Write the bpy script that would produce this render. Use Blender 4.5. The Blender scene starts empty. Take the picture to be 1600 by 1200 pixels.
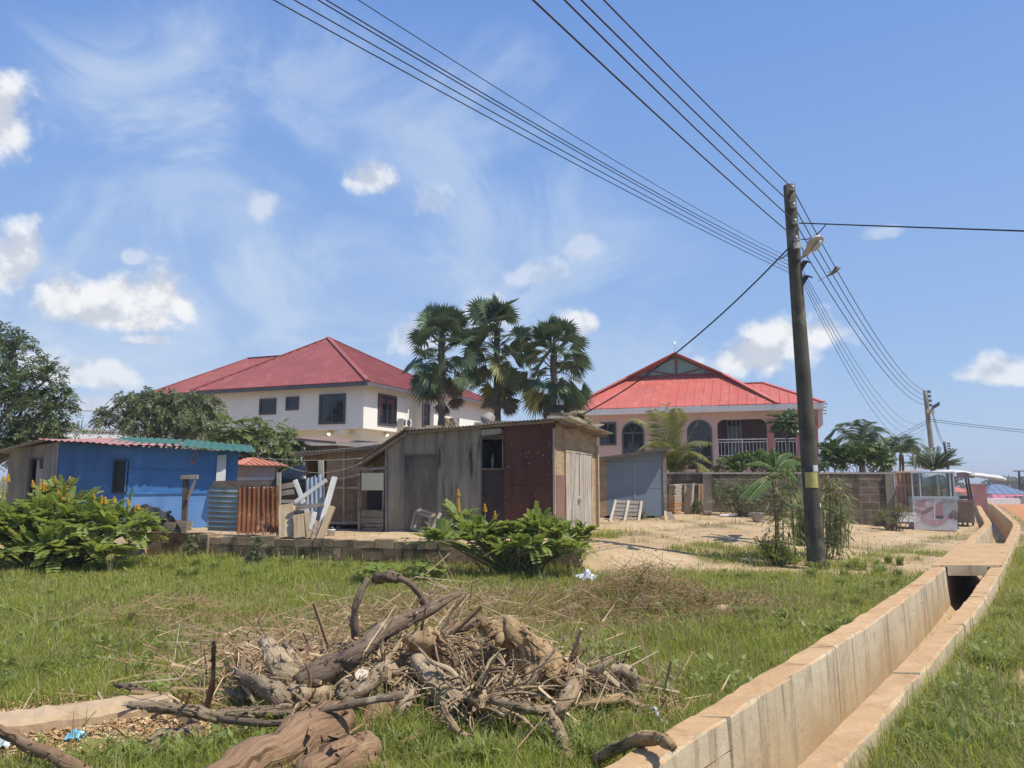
import bpy, math, random
import numpy as np
from mathutils import Vector, Matrix

random.seed(7)
RNG = np.random.default_rng(11)
scene = bpy.context.scene
COL = scene.collection
rad = math.radians
sin, cos, pi = math.sin, math.cos, math.pi

# ------------------------------------------------------------------ camera model (1600x1200 photo pixels)
FPX, EYE, HORIZON = 1200.0, 1.8, 750.0
PITCH = math.atan((HORIZON - 600.0) / FPX)
SP, CP = sin(PITCH), cos(PITCH)

def ray(px, py):
    u = (px - 800.0) / FPX
    w = (600.0 - py) / FPX
    return Vector((u, CP - w * SP, SP + w * CP))

def P(px, py, Y):
    d = ray(px, py)
    return Vector((d.x / d.y * Y, Y, EYE + d.z / d.y * Y))

def PZ(px, py, Z):
    d = ray(px, py)
    t = (Z - EYE) / d.z
    return Vector((d.x * t, d.y * t, Z))

def mpp(Y):
    return Y / FPX

# ------------------------------------------------------------------ terrain
DR_Y = np.array([-400.0, 4.25, 10.3, 17.6, 26.6, 48.0, 120.0, 5000.0])
DR_S = [.744, .744, .69, .678, .584, .52, .5]
_x = [0.0] * 8
_x[1] = .504 + .61
_x[0] = _x[1] - (DR_Y[1] - DR_Y[0]) * DR_S[0]
for _i in range(1, 7):
    _x[_i + 1] = _x[_i] + (DR_Y[_i + 1] - DR_Y[_i]) * DR_S[_i]
DR_X = np.array(_x)

def drain_x(Y):
    a = np.interp(Y, DR_Y, DR_X)
    # rounded bends
    return (a + np.interp(np.asarray(Y) - 1.2, DR_Y, DR_X) + np.interp(np.asarray(Y) + 1.2, DR_Y, DR_X)) / 3

def sst(a, b, x):
    t = np.clip((x - a) / (b - a), 0, 1)
    return t * t * (3 - 2 * t)

WL0, WL1 = (-8.1, 17.6), (1.35, 15.15)          # line of the low block wall
_wd = np.array([WL1[0] - WL0[0], WL1[1] - WL0[1]]); WLEN = float(np.hypot(*_wd)); _wd = _wd / WLEN

def wall_d(X, Y):                                # distance behind the low wall
    return (Y - WL0[1]) * _wd[0] - (X - WL0[0]) * _wd[1]

def wob(X, Y, s, ph=0.0):
    return (np.sin(X * s + ph) * np.cos(Y * s * 1.13 + ph * 2) + .5 * np.sin(X * s * 2.3 - Y * s * 1.9 + ph)
            + .3 * np.cos(X * s * 4.1 + Y * s * 3.7 + ph * 3)) / 1.8

def ground(X, Y):
    X = np.asarray(X, float); Y = np.asarray(Y, float)
    sd = (drain_x(Y) - .61 - X) * .8             # metres left of the drain
    d = wall_d(X, Y)
    wdt = .12 + np.clip(X - 1.3, 0, 9) * .75 + np.clip(-8.3 - X, 0, 9) * .75
    yard = .50 * sst(0.02, 1, np.clip((d - np.where(X < -6.85, .5, .17) * (wdt < .2)) / (wdt + .12 * (wdt < .2)), 0, 1)) + .12 * sst(4, 14, d)
    left = yard * sst(.6, 8.5, sd) + .04
    right = .12 + .03 * wob(X, Y, .6, 2.)
    z = np.where(sd > 0, left, right)
    z = z + .025 * wob(X, Y, .9, 1.) * sst(.2, 1.5, np.abs(sd)) + .012 * wob(X, Y, 3.1, .4) * sst(.2, 1, np.abs(sd))
    # small mounds
    for (mx, my, r, h) in ((1.7, 10.6, 1.0, .32), (-4.1, 9.6, .8, .2)):
        z = z + h * np.exp(-((X - mx) ** 2 + (Y - my) ** 2) / (r * r) * 1.5)
    far = sst(42, 160, Y) * 3.2 + sst(160, 700, Y) * 5.0
    return z - far * sst(-10, 25, X)

def G(x, y):
    return float(ground(x, y))

def gp(px, py, z0=0.0):
    """point where the pixel ray meets the terrain"""
    d = ray(px, py); t = 2.0
    for i in range(4000):
        p = Vector((0, 0, EYE)) + d * t
        if p.z <= G(p.x, p.y) + z0:
            return p
        t += .02 + t * .0008
    return p

# ------------------------------------------------------------------ mesh builders
class MB:
    def __init__(s):
        s.v, s.f, s.m, s.sm = [], [], [], []; s.grain = {}
    def add(s, vs, fs, mi=0, smooth=False):
        o = len(s.v)
        s.v += [Vector(p) for p in vs]
        for f in fs:
            s.f.append([i + o for i in f]); s.m.append(mi); s.sm.append(smooth)
        return s
    def box(s, x0, x1, y0, y1, z0, z1, mi=0):
        vs = [(x0, y0, z0), (x1, y0, z0), (x1, y1, z0), (x0, y1, z0), (x0, y0, z1), (x1, y0, z1), (x1, y1, z1), (x0, y1, z1)]
        return s.add(vs, [(0, 3, 2, 1), (4, 5, 6, 7), (0, 1, 5, 4), (1, 2, 6, 5), (2, 3, 7, 6), (3, 0, 4, 7)], mi)
    def beam(s, p, q, w, h, mi=0, up=(0, 0, 1), taper=1.0):
        p, q = Vector(p), Vector(q)
        d = (q - p).normalized(); up = Vector(up)
        a = d.cross(up)
        if a.length < 1e-4: a = d.cross(Vector((0, 1, 0)))
        a.normalize(); b = a.cross(d).normalized()
        vs = []
        for c, k in ((p, 1), (q, taper)):
            for sa, sb in ((-1, -1), (1, -1), (1, 1), (-1, 1)):
                vs.append(c + a * sa * w / 2 * k + b * sb * h / 2 * k)
        return s.add(vs, [(0, 1, 2, 3)[::-1], (4, 5, 6, 7), (0, 1, 5, 4), (1, 2, 6, 5), (2, 3, 7, 6), (3, 0, 4, 7)], mi)
    def prism(s, poly, ext, mi=0):
        poly = [Vector(p) for p in poly]; ext = Vector(ext); n = len(poly)
        vs = poly + [p + ext for p in poly]
        fs = [list(range(n))[::-1], list(range(n, 2 * n))] + [(i, (i + 1) % n, n + (i + 1) % n, n + i) for i in range(n)]
        return s.add(vs, fs, mi)
    def poly(s, poly, mi=0):
        return s.add(poly, [list(range(len(poly)))], mi)
    def tube(s, pts, rr, n=8, mi=0, capmi=None, rough=0.0, seed=0, smooth=True, cap=True, flat=1.0):
        pts = [Vector(p) for p in pts]
        if not hasattr(rr, '__len__'): rr = [rr] * len(pts)
        rg = random.Random(seed)
        base = len(s.v); t0 = (pts[1] - pts[0]).normalized()
        a = t0.cross(Vector((0, 0, 1)))
        if a.length < .05: a = t0.cross(Vector((1, 0, 0)))
        a.normalize()
        ph = [rg.uniform(0, 6.28) for _ in range(6)]
        vs = []
        for i, p in enumerate(pts):
            t = (pts[min(i + 1, len(pts) - 1)] - pts[max(i - 1, 0)]).normalized()
            a = (a - t * a.dot(t)).normalized(); b = t.cross(a)
            for k in range(n):
                th = 2 * pi * k / n
                r = rr[i]
                if rough:
                    r *= 1 + rough * (.5 * sin(2 * th + ph[0] + i * .35) + .35 * sin(3 * th + ph[1] - i * .5) + .3 * sin(5 * th + ph[2] + i * .9) + .5 * (rg.random() - .5))
                vs.append(p + a * (cos(th) * r) + b * (sin(th) * r * flat))
        ln = 0.0
        for i, p in enumerate(pts):
            if i: ln += (p - pts[i - 1]).length
            for k in range(n):
                th = 2 * pi * k / n; s.grain[base + i * n + k] = (cos(th) * rr[i], sin(th) * rr[i], ln)
        fs = []
        for i in range(len(pts) - 1):
            for k in range(n):
                fs.append((i * n + k, i * n + (k + 1) % n, (i + 1) * n + (k + 1) % n, (i + 1) * n + k))
        s.add(vs, fs, mi, smooth)
        if cap:
            o = base
            s.add([], [], 0)
            e = len(pts) - 1
            s.f.append([o + k for k in range(n)][::-1]); s.m.append(mi if capmi is None else capmi); s.sm.append(False)
            s.f.append([o + e * n + k for k in range(n)]); s.m.append(mi if capmi is None else capmi); s.sm.append(False)
        return s
    def lathe(s, c, prof, n=20, mi=0, smooth=True):
        c = Vector(c); vs = []
        for r, z in prof:
            for k in range(n):
                vs.append(c + Vector((cos(2 * pi * k / n) * r, sin(2 * pi * k / n) * r, z)))
        m = len(prof)
        fs = [(i * n + k, i * n + (k + 1) % n, (i + 1) * n + (k + 1) % n, (i + 1) * n + k) for i in range(m - 1) for k in range(n)]
        s.add(vs, fs, mi, smooth)
        o = len(s.v) - m * n
        s.f.append([o + k for k in range(n)][::-1]); s.m.append(mi); s.sm.append(False)
        s.f.append([o + (m - 1) * n + k for k in range(n)]); s.m.append(mi); s.sm.append(False)
        return s
    def build(s, name, mats, parent=None, world=False, origin=None, grain=False):
        if not isinstance(mats, (list, tuple)): mats = [mats]
        vs = s.v
        if world and parent is not None:
            Mi = FR[parent.name].inverted(); vs = [Mi @ p for p in vs]
        if origin is not None:
            o_ = Vector(origin); vs = [p - o_ for p in vs]
        me = bpy.data.meshes.new(name)
        me.from_pydata([tuple(p) for p in vs], [], s.f)
        for m in mats: me.materials.append(m)
        me.polygons.foreach_set('material_index', s.m)
        me.polygons.foreach_set('use_smooth', s.sm)
        me.update()
        if grain:
            at = me.attributes.new('grain', 'FLOAT_VECTOR', 'POINT')
            at.data.foreach_set('vector', np.array([s.grain.get(i, tuple(s.v[i])) for i in range(len(s.v))], np.float32).ravel())
        o = bpy.data.objects.new(name, me); COL.objects.link(o)
        if origin is not None: o.location = origin
        if parent is not None: o.parent = parent
        return o

def np_mesh(name, V, k, mats, parent=None, world=True, midx=None, origin=None, smooth=False):
    """N polygons of k corners each, no shared vertices"""
    V = np.asarray(V, np.float32).reshape(-1, 3).copy()
    if not isinstance(mats, (list, tuple)): mats = [mats]
    if parent is not None and world:
        Mi = np.array(FR[parent.name].inverted()); V = V @ Mi[:3, :3].T + Mi[:3, 3]
    if origin is not None: V -= np.array(origin, np.float32)
    n = len(V); nf = n // k
    me = bpy.data.meshes.new(name)
    me.vertices.add(n); me.vertices.foreach_set('co', V.astype(np.float32).ravel())
    me.loops.add(n); me.loops.foreach_set('vertex_index', np.arange(n, dtype=np.int32))
    me.polygons.add(nf); me.polygons.foreach_set('loop_start', np.arange(0, n, k, dtype=np.int32))
    for m in mats: me.materials.append(m)
    if midx is not None: me.polygons.foreach_set('material_index', np.asarray(midx, np.int32))
    if smooth: me.polygons.foreach_set('use_smooth', np.ones(nf, bool))
    me.update(calc_edges=True); me.validate()
    o = bpy.data.objects.new(name, me); COL.objects.link(o)
    if origin is not None: o.location = origin
    if parent is not None: o.parent = parent
    return o

FR = {}
def tag(o, label=None, cat=None, group=None, kind=None):
    if label: o['label'] = label
    if cat: o['category'] = cat
    if group: o['group'] = group
    if kind: o['kind'] = kind
    return o

def thing(name, label, cat, loc=(0, 0, 0), rotz=0.0, group=None):
    o = bpy.data.objects.new(name, None); COL.objects.link(o)
    o.empty_display_size = .2
    o.location = loc; o.rotation_euler = (0, 0, rotz)
    FR[o.name] = Matrix.Translation(Vector(loc)) @ Matrix.Rotation(rotz, 4, 'Z')
    return tag(o, label, cat, group)

class Fr:
    """oriented building frame; x runs right along the front, y into the depth, z up"""
    def __init__(s, p, naz, base=None):
        n = rad(naz)
        s.o = Vector((p[0], p[1], p[2])); s.x = Vector((-cos(n), sin(n), 0)); s.y = Vector((-sin(n), -cos(n), 0))
        s.rot = math.atan2(s.x.y, s.x.x)
    def front(s, px, py, yl=0.0):
        d = ray(px, py); c = Vector((0, 0, EYE)); o = s.o + s.y * yl
        t = (o - c).dot(s.y) / d.dot(s.y); p = c + d * t - s.o
        return p.dot(s.x), p.z
    def side(s, px, py, xl=0.0):
        d = ray(px, py); c = Vector((0, 0, EYE)); o = s.o + s.x * xl
        t = (o - c).dot(s.x) / d.dot(s.x); p = c + d * t - s.o
        return p.dot(s.y), p.z
    def rect(s, px0, px1, py0, py1, yl=0.0):
        xm = (px0 + px1) / 2; ym = (py0 + py1) / 2
        return s.front(px0, ym, yl)[0], s.front(px1, ym, yl)[0], s.front(xm, py1, yl)[1], s.front(xm, py0, yl)[1]
    def srect(s, px0, px1, py0, py1, xl=0.0):
        xm = (px0 + px1) / 2; ym = (py0 + py1) / 2
        return s.side(px0, ym, xl)[0], s.side(px1, ym, xl)[0], s.side(xm, py1, xl)[1], s.side(xm, py0, xl)[1]
    def W(s, x, y, z):
        return s.o + s.x * x + s.y * y + Vector((0, 0, z))

def plank(name, p, q, w, t, mats, label, cat, group=None, face=None, taper=1.0, parent=None):
    """a board of its own: local x along its length, so the grain follows it"""
    p, q = Vector(p), Vector(q); L = (q - p).length
    x = (q - p).normalized(); n = Vector(face) if face else Vector((0, -1, .1))
    y = n.cross(x); 
    if y.length < .01: y = Vector((1, 0, 0)).cross(x)
    y.normalize(); z = x.cross(y)
    mb = MB(); c = min(w, t) * .12; rg = random.Random(int(abs(p.x * 977 + p.z * 131) * 10))
    N = 5; vs = []
    for i in range(N + 1):
        k = 1 + (taper - 1) * i / N; j = rg.uniform(-.012, .012) * w
        vs += [(L * i / N, -w / 2 * k + j, -t / 2), (L * i / N, w / 2 * k + j, -t / 2), (L * i / N, w / 2 * k + j, t / 2), (L * i / N, -w / 2 * k + j, t / 2)]
    fs = [(3, 2, 1, 0), tuple(N * 4 + i for i in range(4))]
    for i in range(N):
        for k in range(4):
            fs.append((i * 4 + k, i * 4 + (k + 1) % 4, i * 4 + 4 + (k + 1) % 4, i * 4 + 4 + k))
    mb.add(vs, fs)
    o = mb.build(name, mats)
    M = Matrix((x, y, z)).transposed().to_4x4(); M.translation = p
    if parent is not None:
        o.parent = parent; o.matrix_local = FR[parent.name].inverted() @ M
    else:
        o.matrix_world = M
        tag(o, label, cat, group)
    return o

def crom(pts, n):
    pts = [Vector(p) for p in pts]
    out = []
    e = [pts[0] * 2 - pts[1]] + pts + [pts[-1] * 2 - pts[-2]]
    for i in range(1, len(e) - 2):
        for k in range(n):
            t = k / n; a, b, c, d = e[i - 1], e[i], e[i + 1], e[i + 2]
            out.append(.5 * ((2 * b) + (c - a) * t + (2 * a - 5 * b + 4 * c - d) * t * t + (3 * b - a - 3 * c + d) * t ** 3))
    out.append(pts[-1]); return out

# ------------------------------------------------------------------ materials
def newmat(name):
    m = bpy.data.materials.new(name); m.use_nodes = True
    nt = m.node_tree; nt.nodes.clear()
    out = nt.nodes.new('ShaderNodeOutputMaterial')
    return m, nt, out

def N(nt, t, **kw):
    n = nt.nodes.new(t)
    for k, v in kw.items():
        if k.startswith('i_'):
            n.inputs[int(k[2:]) if k[2:].isdigit() else k[2:]].default_value = v
        else: setattr(n, k, v)
    return n

def mixc(nt, f, a, b, mode='MIX'):
    n = nt.nodes.new('ShaderNodeMix'); n.data_type = 'RGBA'; n.blend_type = mode
    for k, v in ((0, f), (6, a), (7, b)):
        if hasattr(v, 'is_output') or isinstance(v, bpy.types.NodeSocket): nt.links.new(v, n.inputs[k])
        else: n.inputs[k].default_value = v if k == 0 else (*v[:3], 1)
    return n.outputs[2]

def math_(nt, op, a, b=0.0, c=None, clamp=False):
    n = nt.nodes.new('ShaderNodeMath'); n.operation = op; n.use_clamp = clamp
    for k, v in ((0, a), (1, b), (2, c)):
        if v is None: continue
        if isinstance(v, bpy.types.NodeSocket): nt.links.new(v, n.inputs[k])
        else: n.inputs[k].default_value = v
    return n.outputs[0]

def rng_(nt, v, a, b, c=0.0, d=1.0, smooth=False):
    n = nt.nodes.new('ShaderNodeMapRange'); n.clamp = True
    if smooth: n.interpolation_type = 'SMOOTHSTEP'
    nt.links.new(v, n.inputs[0])
    for k, x in ((1, a), (2, b), (3, c), (4, d)): n.inputs[k].default_value = x
    return n.outputs[0]

def noise_(nt, co, scale, detail=4, rough=.55, st=None, dist=0.0):
    if st is not None:
        mp = nt.nodes.new('ShaderNodeMapping'); mp.inputs['Scale'].default_value = st
        nt.links.new(co, mp.inputs[0]); co = mp.outputs[0]
    n = nt.nodes.new('ShaderNodeTexNoise'); n.inputs['Scale'].default_value = scale
    n.inputs['Detail'].default_value = detail; n.inputs['Roughness'].default_value = rough
    n.inputs['Distortion'].default_value = dist
    nt.links.new(co, n.inputs['Vector']); return n.outputs[0]

def mat(name, c1, c2=None, scale=2.5, rough=.85, bump=.25, bscale=18, c3=None, st=(4, 4, .5), s_lo=.52, s_hi=.7,
        grain=None, metallic=0.0, spec=.3, c4=None, p_lo=.6, p_hi=.68, pscale=1.2, rnd=0.0, bdist=.02, wave=None):
    """c1..c2 mottled base, c3 streaks along the axis st stretches, c4 patches, grain: fine stretched noise, rnd: value change per object"""
    m, nt, out = newmat(name)
    b = N(nt, 'ShaderNodeBsdfPrincipled'); nt.links.new(b.outputs[0], out.inputs[0])
    tc = N(nt, 'ShaderNodeTexCoord'); co = tc.outputs['Object']
    oi = N(nt, 'ShaderNodeObjectInfo')
    va = N(nt, 'ShaderNodeVectorMath', operation='MULTIPLY_ADD'); nt.links.new(oi.outputs['Random'], va.inputs[0])
    va.inputs[1].default_value = (17.3, 9.1, 5.7); nt.links.new(co, va.inputs[2]); co = va.outputs[0]
    c2 = c2 or tuple(min(1, x * 1.35) for x in c1)
    f = rng_(nt, noise_(nt, co, scale, 6, .6), .32, .68)
    c = mixc(nt, f, c1, c2)
    if grain:
        g = noise_(nt, co, 1.0, 5, .65, grain); gg = rng_(nt, g, .35, .65, .72, 1.13)
        mm = N(nt, 'ShaderNodeVectorMath', operation='SCALE'); nt.links.new(c, mm.inputs[0]); nt.links.new(gg, mm.inputs['Scale']); c = mm.outputs[0]
    if c3:
        f3 = rng_(nt, noise_(nt, co, 1.0, 5, .6, st), s_lo, s_hi); c = mixc(nt, f3, c, c3)
    if c4:
        f4 = rng_(nt, noise_(nt, co, pscale, 5, .65), p_lo, p_hi); c = mixc(nt, f4, c, c4)
    if rnd:
        r = rng_(nt, oi.outputs['Random'], 0, 1, 1 - rnd, 1 + rnd)
        mm = N(nt, 'ShaderNodeVectorMath', operation='SCALE'); nt.links.new(c, mm.inputs[0]); nt.links.new(r, mm.inputs['Scale']); c = mm.outputs[0]
    nt.links.new(c, b.inputs['Base Color'])
    b.inputs['Roughness'].default_value = rough; b.inputs['Metallic'].default_value = metallic
    b.inputs['Specular IOR Level'].default_value = spec
    if bump:
        h = noise_(nt, co, bscale, 6, .65) if not grain else noise_(nt, co, 1.0, 5, .65, tuple(x * 1.5 for x in grain))
        bp = N(nt, 'ShaderNodeBump'); bp.inputs['Strength'].default_value = bump; bp.inputs['Distance'].default_value = bdist
        nt.links.new(h, bp.inputs['Height']); nt.links.new(bp.outputs[0], b.inputs['Normal'])
    return m

def leafmat(name, c1, c2, trans=.35, rough=.5, c3=None, p3=.85, big=.6, spec=.35):
    m, nt, out = newmat(name)
    geo = N(nt, 'ShaderNodeNewGeometry'); tc = N(nt, 'ShaderNodeTexCoord')
    r = geo.outputs['Random Per Island']
    nz = noise_(nt, tc.outputs['Object'], big, 3, .6)
    f = math_(nt, 'ADD', math_(nt, 'MULTIPLY', r, .55), math_(nt, 'MULTIPLY', rng_(nt, nz, .3, .7), .5), clamp=True)
    c = mixc(nt, f, c1, c2)
    if c3:
        wn = N(nt, 'ShaderNodeTexWhiteNoise', noise_dimensions='1D'); nt.links.new(r, wn.inputs['W'])
        c = mixc(nt, math_(nt, 'GREATER_THAN', wn.outputs[0], p3), c, c3)
    b = N(nt, 'ShaderNodeBsdfPrincipled'); nt.links.new(c, b.inputs['Base Color'])
    b.inputs['Roughness'].default_value = rough; b.inputs['Specular IOR Level'].default_value = spec
    t = N(nt, 'ShaderNodeBsdfTranslucent')
    hs = N(nt, 'ShaderNodeHueSaturation'); hs.inputs['Hue'].default_value = .485; hs.inputs['Saturation'].default_value = 1.1; hs.inputs['Value'].default_value = 1.25
    nt.links.new(c, hs.inputs['Color']); nt.links.new(hs.outputs[0], t.inputs[0])
    mx = N(nt, 'ShaderNodeMixShader'); mx.inputs[0].default_value = trans
    nt.links.new(b.outputs[0], mx.inputs[1]); nt.links.new(t.outputs[0], mx.inputs[2]); nt.links.new(mx.outputs[0], out.inputs[0])
    return m

def simple(name, c, rough=.5, metallic=0.0, spec=.5, emit=None):
    m, nt, out = newmat(name)
    b = N(nt, 'ShaderNodeBsdfPrincipled'); nt.links.new(b.outputs[0], out.inputs[0])
    tc = N(nt, 'ShaderNodeTexCoord')
    nz = rng_(nt, noise_(nt, tc.outputs['Object'], 6, 4, .6), .3, .7)
    nt.links.new(mixc(nt, nz, tuple(x * .85 for x in c), tuple(min(1, x * 1.12) for x in c)), b.inputs['Base Color'])
    b.inputs['Roughness'].default_value = rough; b.inputs['Metallic'].default_value = metallic
    b.inputs['Specular IOR Level'].default_value = spec
    if emit:
        b.inputs['Emission Color'].default_value = (*emit[:3], 1); b.inputs['Emission Strength'].default_value = emit[3]
    return m

def glassmat(name):
    m, nt, out = newmat(name)
    g = N(nt, 'ShaderNodeBsdfGlossy'); g.inputs['Roughness'].default_value = .03; g.inputs['Color'].default_value = (.9, .95, 1, 1)
    t = N(nt, 'ShaderNodeBsdfTransparent'); t.inputs[0].default_value = (.86, .9, .88, 1)
    fr = N(nt, 'ShaderNodeFresnel'); fr.inputs[0].default_value = 1.5
    mx = N(nt, 'ShaderNodeMixShader'); nt.links.new(fr.outputs[0], mx.inputs[0])
    nt.links.new(t.outputs[0], mx.inputs[1]); nt.links.new(g.outputs[0], mx.inputs[2]); nt.links.new(mx.outputs[0], out.inputs[0])
    return m

M = {}
M['cream'] = mat('cream_plaster', (.76, .745, .68), (.82, .80, .735), .6, .9, .08, 40, c3=(.68, .65, .58), st=(1.5, 1.5, .12), s_lo=.58, s_hi=.8)
M['redroof'] = mat('maroon_roof_sheet', (.255, .068, .063), (.31, .086, .077), 1.0, .6, 0, c4=(.23, .066, .06), p_lo=.5, p_hi=.72, pscale=.6, spec=.35, c3=(.38, .14, .12), st=(1.6, 1.6, .3), s_lo=.55, s_hi=.75)
M['redroof2'] = mat('red_roof_sheet', (.50, .115, .08), (.57, .15, .105), .8, .55, 0, c4=(.43, .13, .10), p_lo=.5, p_hi=.75, pscale=.7, spec=.35, c3=(.58, .24, .19), st=(1.6, 1.6, .3), s_lo=.55, s_hi=.75)
M['fascia'] = mat('grey_fascia', (.10, .09, .10), (.14, .13, .14), 2, .6, 0)
M['whitefascia'] = mat('white_fascia', (.62, .58, .56), (.7, .66, .63), 2, .6, 0)
M['winframe'] = simple('charcoal_frame', (.055, .06, .065), .5)
M['pane'] = simple('dark_window_pane', (.012, .014, .018), .04, spec=.6)
M['pink'] = mat('pink_plaster', (.52, .365, .32), (.60, .43, .385), .5, .9, .06, 40, c3=(.43, .31, .27), st=(1.2, 1.2, .1), s_lo=.56, s_hi=.8)
M['pinkdark'] = mat('dark_pink_plaster', (.40, .17, .16), (.46, .21, .19), .8, .9, .05, 40)
M['concrete'] = mat('weathered_concrete', (.30, .27, .23), (.42, .38, .32), 2, .9, .3, 25)
M['white'] = simple('white_paint', (.72, .71, .68), .5)
M['chrome'] = simple('steel', (.5, .5, .5), .3, .8)
M['black'] = simple('black_rubber', (.015, .015, .016), .5)
M['dark'] = simple('dark_interior', (.03, .028, .026), .9)
M['cable'] = simple('cable_sheath', (.012, .012, .014), .6)
M['wire'] = simple('aluminium_wire', (.05, .05, .055), .5)
M['glass'] = glassmat('clear_glass')
M['grass_leaf'] = leafmat('grass_blade', (.10, .15, .025), (.17, .24, .045), .45, .5, (.34, .28, .12), .86, .35)
# ================================================================== camera, light, sky
cam = bpy.data.cameras.new('camera'); camo = bpy.data.objects.new('camera', cam); COL.objects.link(camo)
cam.sensor_width = 36.0; cam.lens = 36.0 * FPX / 1600.0; cam.clip_start = .05; cam.clip_end = 9000
camo.location = (0, 0, EYE); camo.rotation_euler = (pi / 2 + PITCH, 0, 0)
scene.camera = camo

SUN_AZ, SUN_EL = 114.0, 58.0
sd = bpy.data.lights.new('sun', 'SUN'); sd.energy = 4.6; sd.angle = rad(.53); sd.color = (1, .945, .86)
so = bpy.data.objects.new('sun', sd); COL.objects.link(so)
tos = Vector((sin(rad(SUN_AZ)) * cos(rad(SUN_EL)), cos(rad(SUN_AZ)) * cos(rad(SUN_EL)), sin(rad(SUN_EL))))
so.rotation_euler = tos.to_track_quat('Z', 'Y').to_euler(); so.location = (20, -5, 40)

wd_ = bpy.data.worlds.new('World'); scene.world = wd_; wd_.use_nodes = True
nt = wd_.node_tree; nt.nodes.clear()
wo = N(nt, 'ShaderNodeOutputWorld'); bg = N(nt, 'ShaderNodeBackground'); nt.links.new(bg.outputs[0], wo.inputs[0])
SKY_STR = .15
bg.inputs[1].default_value = SKY_STR
sky = N(nt, 'ShaderNodeTexSky'); sky.sky_type = 'NISHITA'; sky.sun_disc = False
sky.sun_elevation = rad(SUN_EL); sky.sun_rotation = rad(SUN_AZ); sky.air_density = 1.0; sky.dust_density = .4; sky.ozone_density = 1.6; sky.altitude = 60
hsv = N(nt, 'ShaderNodeHueSaturation'); hsv.inputs['Saturation'].default_value = 1.12; hsv.inputs['Value'].default_value = 1.1
nt.links.new(sky.outputs[0], hsv.inputs['Color'])
tc = N(nt, 'ShaderNodeTexCoord'); dirv = tc.outputs['Generated']
sx = N(nt, 'ShaderNodeSeparateXYZ'); nt.links.new(dirv, sx.inputs[0])
az = math_(nt, 'ARCTAN2', sx.outputs[0], sx.outputs[1]); el = math_(nt, 'ARCSINE', sx.outputs[2])
def cxyz(a, b, c=0.0):
    n = N(nt, 'ShaderNodeCombineXYZ')
    for k, v in enumerate((a, b, c)):
        if isinstance(v, bpy.types.NodeSocket): nt.links.new(v, n.inputs[k])
        else: n.inputs[k].default_value = v
    return n.outputs[0]
ae = cxyz(az, el)
nA = noise_(nt, ae, 15, 6, .55)                      # billows
nB = noise_(nt, ae, 5.5, 3, .5)
nC = noise_(nt, cxyz(az, el, 3.7), 4.2, 8, .62, (1.0, 1.5, 1), .9)     # wisps
def azel(px, py):
    d = ray(px, py).normalized(); return math.atan2(d.x, d.y), math.asin(d.z)
def blob(px, py, wx, up, dn):
    a0, e0 = azel(px, py)
    da = math_(nt, 'DIVIDE', math_(nt, 'SUBTRACT', az, a0), wx / FPX)
    ef = math_(nt, 'SUBTRACT', el, e0)
    ee = math_(nt, 'MAXIMUM', math_(nt, 'DIVIDE', ef, up / FPX), math_(nt, 'DIVIDE', ef, -dn / FPX))
    d = math_(nt, 'SQRT', math_(nt, 'ADD', math_(nt, 'MULTIPLY', da, da), math_(nt, 'MULTIPLY', ee, ee)))
    return math_(nt, 'SUBTRACT', 1.0, d)
cum = None
bill = math_(nt, 'MULTIPLY', math_(nt, 'SUBTRACT', nA, .5), 2.6)
shade = None
for (px, py, wx, up, dn, dens) in (
        (175, 490, 130, 66, 34, 1.0), (255, 476, 74, 60, 36, 1.0), (110, 478, 74, 58, 36, 1.0), (190, 462, 60, 48, 40, .95), (-6, 200, 44, 78, 56, .95), (-4, 418, 60, 66, 46, .95), (575, 282, 56, 34, 24, .8),
        (233, 533, 44, 14, 10, .75), (130, 588, 92, 40, 20, .75), (150, 640, 90, 22, 14, .6), (1165, 562, 96, 50, 34, .95), (1250, 522, 78, 44, 28, .95), (1205, 545, 70, 40, 30, .9),
        (1575, 580, 62, 30, 18, .8), (888, 512, 50, 30, 24, .85), (760, 500, 60, 44, 40, .7), (640, 530, 50, 40, 40, .6), (403, 318, 34, 34, 30, .42),
        (668, 316, 42, 34, 28, .42), (1370, 368, 36, 14, 10, .35), (205, 402, 26, 18, 14, .42), (910, 385, 40, 38, 26, .34), (840, 430, 70, 34, 24, .4)):
    b_ = math_(nt, 'ADD', blob(px, py, wx, up, dn), bill)
    mk = math_(nt, 'MULTIPLY', rng_(nt, b_, .04, .62, 0, 1, True), dens)
    cum = mk if cum is None else math_(nt, 'MAXIMUM', cum, mk)
cir = None
for (px, py, wx, up, dn, dens) in ((250, 150, 190, 130, 130, .8), (560, 160, 330, 160, 160, .5), (620, 260, 160, 110, 100, .6), (330, 330, 240, 120, 110, .5),
        (520, 470, 420, 170, 160, .75), (820, 400, 260, 150, 150, .55), (150, 600, 620, 190, 220, .8), (1500, 660, 520, 110, 140, .22), (640, 620, 560, 170, 200, .75), (1050, 620, 300, 150, 150, .35)):
    b_ = blob(px, py, wx, up, dn)
    mk = math_(nt, 'MULTIPLY', rng_(nt, math_(nt, 'ADD', b_, math_(nt, 'MULTIPLY', math_(nt, 'SUBTRACT', nC, .5), 2.2)), -.1, .9, 0, 1, True), dens)
    cir = mk if cir is None else math_(nt, 'MAXIMUM', cir, mk)
cir = math_(nt, 'MULTIPLY', cir, rng_(nt, math_(nt, 'ADD', math_(nt, 'MULTIPLY', nC, .75), math_(nt, 'MULTIPLY', nB, .25)), .36, .66, .18, 1.0, True))
nS = noise_(nt, cxyz(az, math_(nt, 'ADD', el, .022)), 15, 6, .55)
lit = rng_(nt, math_(nt, 'SUBTRACT', nA, nS), -.10, .07, 0, 1, True)
EXPO = 2 ** .2
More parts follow.
